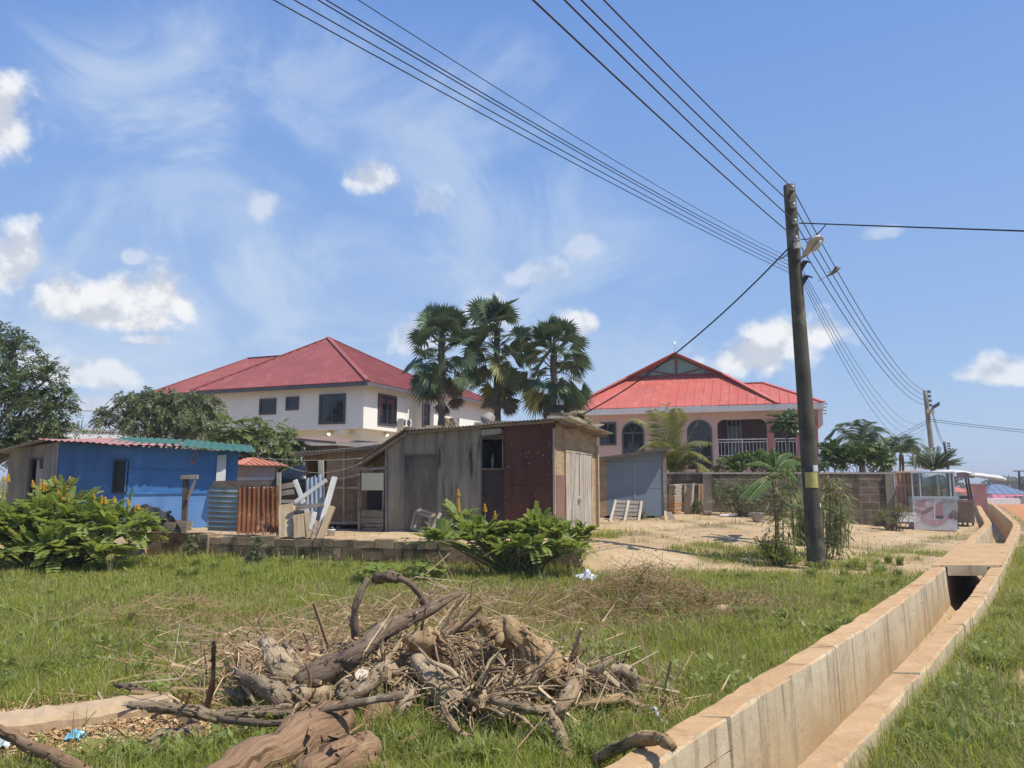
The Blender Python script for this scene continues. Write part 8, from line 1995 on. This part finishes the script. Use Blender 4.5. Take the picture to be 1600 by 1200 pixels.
# dead leaves and grit lying on the bare yard and silt
rng = np.random.default_rng(32); n = 5200; x = rng.uniform(-8, 15, n); y = rng.uniform(14.5, 30, n); ok = (wall_d(x, y) > .3) & (x < drain_x(y) - .7); x, y = x[ok], y[ok]; n = len(x)
a = rng.random(n) * 6.28; d = np.stack([np.cos(a), np.sin(a), rng.normal(size=n) * .25], 1); nn = np.stack([rng.normal(size=n) * .4, rng.normal(size=n) * .4, np.ones(n)], 1); L = rng.uniform(.02, .09, n)
o = np_mesh('leaf_litter', leafquads(np.stack([x, y, ground(x, y) + .012], 1), nrm(d), nn, L, L * rng.uniform(.3, .7, n)), 4, leafmat('leaf_litter', (.14, .09, .05), (.34, .25, .15), .0, .9, (.20, .20, .08), .85), None); tag(o, 'dead leaves and grit scattered over the bare yard', 'leaf litter', kind='stuff')
# small broad-leaved weeds and straw
rng = np.random.default_rng(15); n = 9000; px = rng.uniform(-100, 1750, n); py = rng.uniform(868, 1215, n); u = (px - 800) / FPX; w = (600 - py) / FPX; sl = (SP + w * CP) / (CP - w * SP); y = (.05 - EYE) / sl; x = u / (CP - w * SP) * y
ok = (grass_cover(x, y) > .35) & (np.abs(x - drain_x(y)) > .75) & (wob(x, y, 1.3, 7.) > .15) & (rng.random(n) < .35) & ~((wall_d(x, y) > -.2) & (x < 1.6)); x, y = x[ok], y[ok]; n = len(x); V = []
for k in range(7):
    a = rng.random(n) * 6.28; e = rng.uniform(.1, .9, n); d = np.stack([np.cos(a) * np.cos(e), np.sin(a) * np.cos(e), np.sin(e)], 1); st = np.stack([x + rng.normal(size=n) * .03, y + rng.normal(size=n) * .03, ground(x, y) + rng.uniform(.02, .16, n)], 1); L = rng.uniform(.03, .075, n) * (1 + .03 * y); V.append(leafquads(st, d, np.array([0, 0, 1]) + rng.normal(size=(n, 3)) * .4, L, L * .5))
o = np_mesh('weeds', np.concatenate(V, 0), 4, leafmat('weed_leaf', (.19, .235, .055), (.30, .35, .095), .45, .45, (.2, .25, .08), .85), None); tag(o, 'small broad-leaved weeds scattered through the grass', 'weeds', kind='stuff')
V = [twigs(900, -1.0, 10.0, 1.1, 1.3, .3, .2, .55, .0035, 21, .5), twigs(1300, 1.75, 10.3, .75, .7, .34, .2, .6, .0035, 22, .5), twigs(500, 3.0, 10.9, .8, .5, .2, .2, .5, .003, 23, .4), twigs(500, .8, 11.6, 1.0, .6, .15, .2, .5, .003, 24, .4), twigs(350, -4.0, 9.4, .8, .5, .2, .2, .5, .004, 25, .4), twigs(240, 6.8, 8.2, 1.2, 1.0, .1, .15, .4, .003, 26, .4)]
o = np_mesh('dry_straw', np.concatenate(V, 0), 4, leafmat('straw', (.20, .115, .05), (.36, .23, .11), .1, .85, (.44, .33, .18), .82, 1.0), None); tag(o, 'heaps of dead brown grass stalks in the field', 'dry grass', kind='stuff')
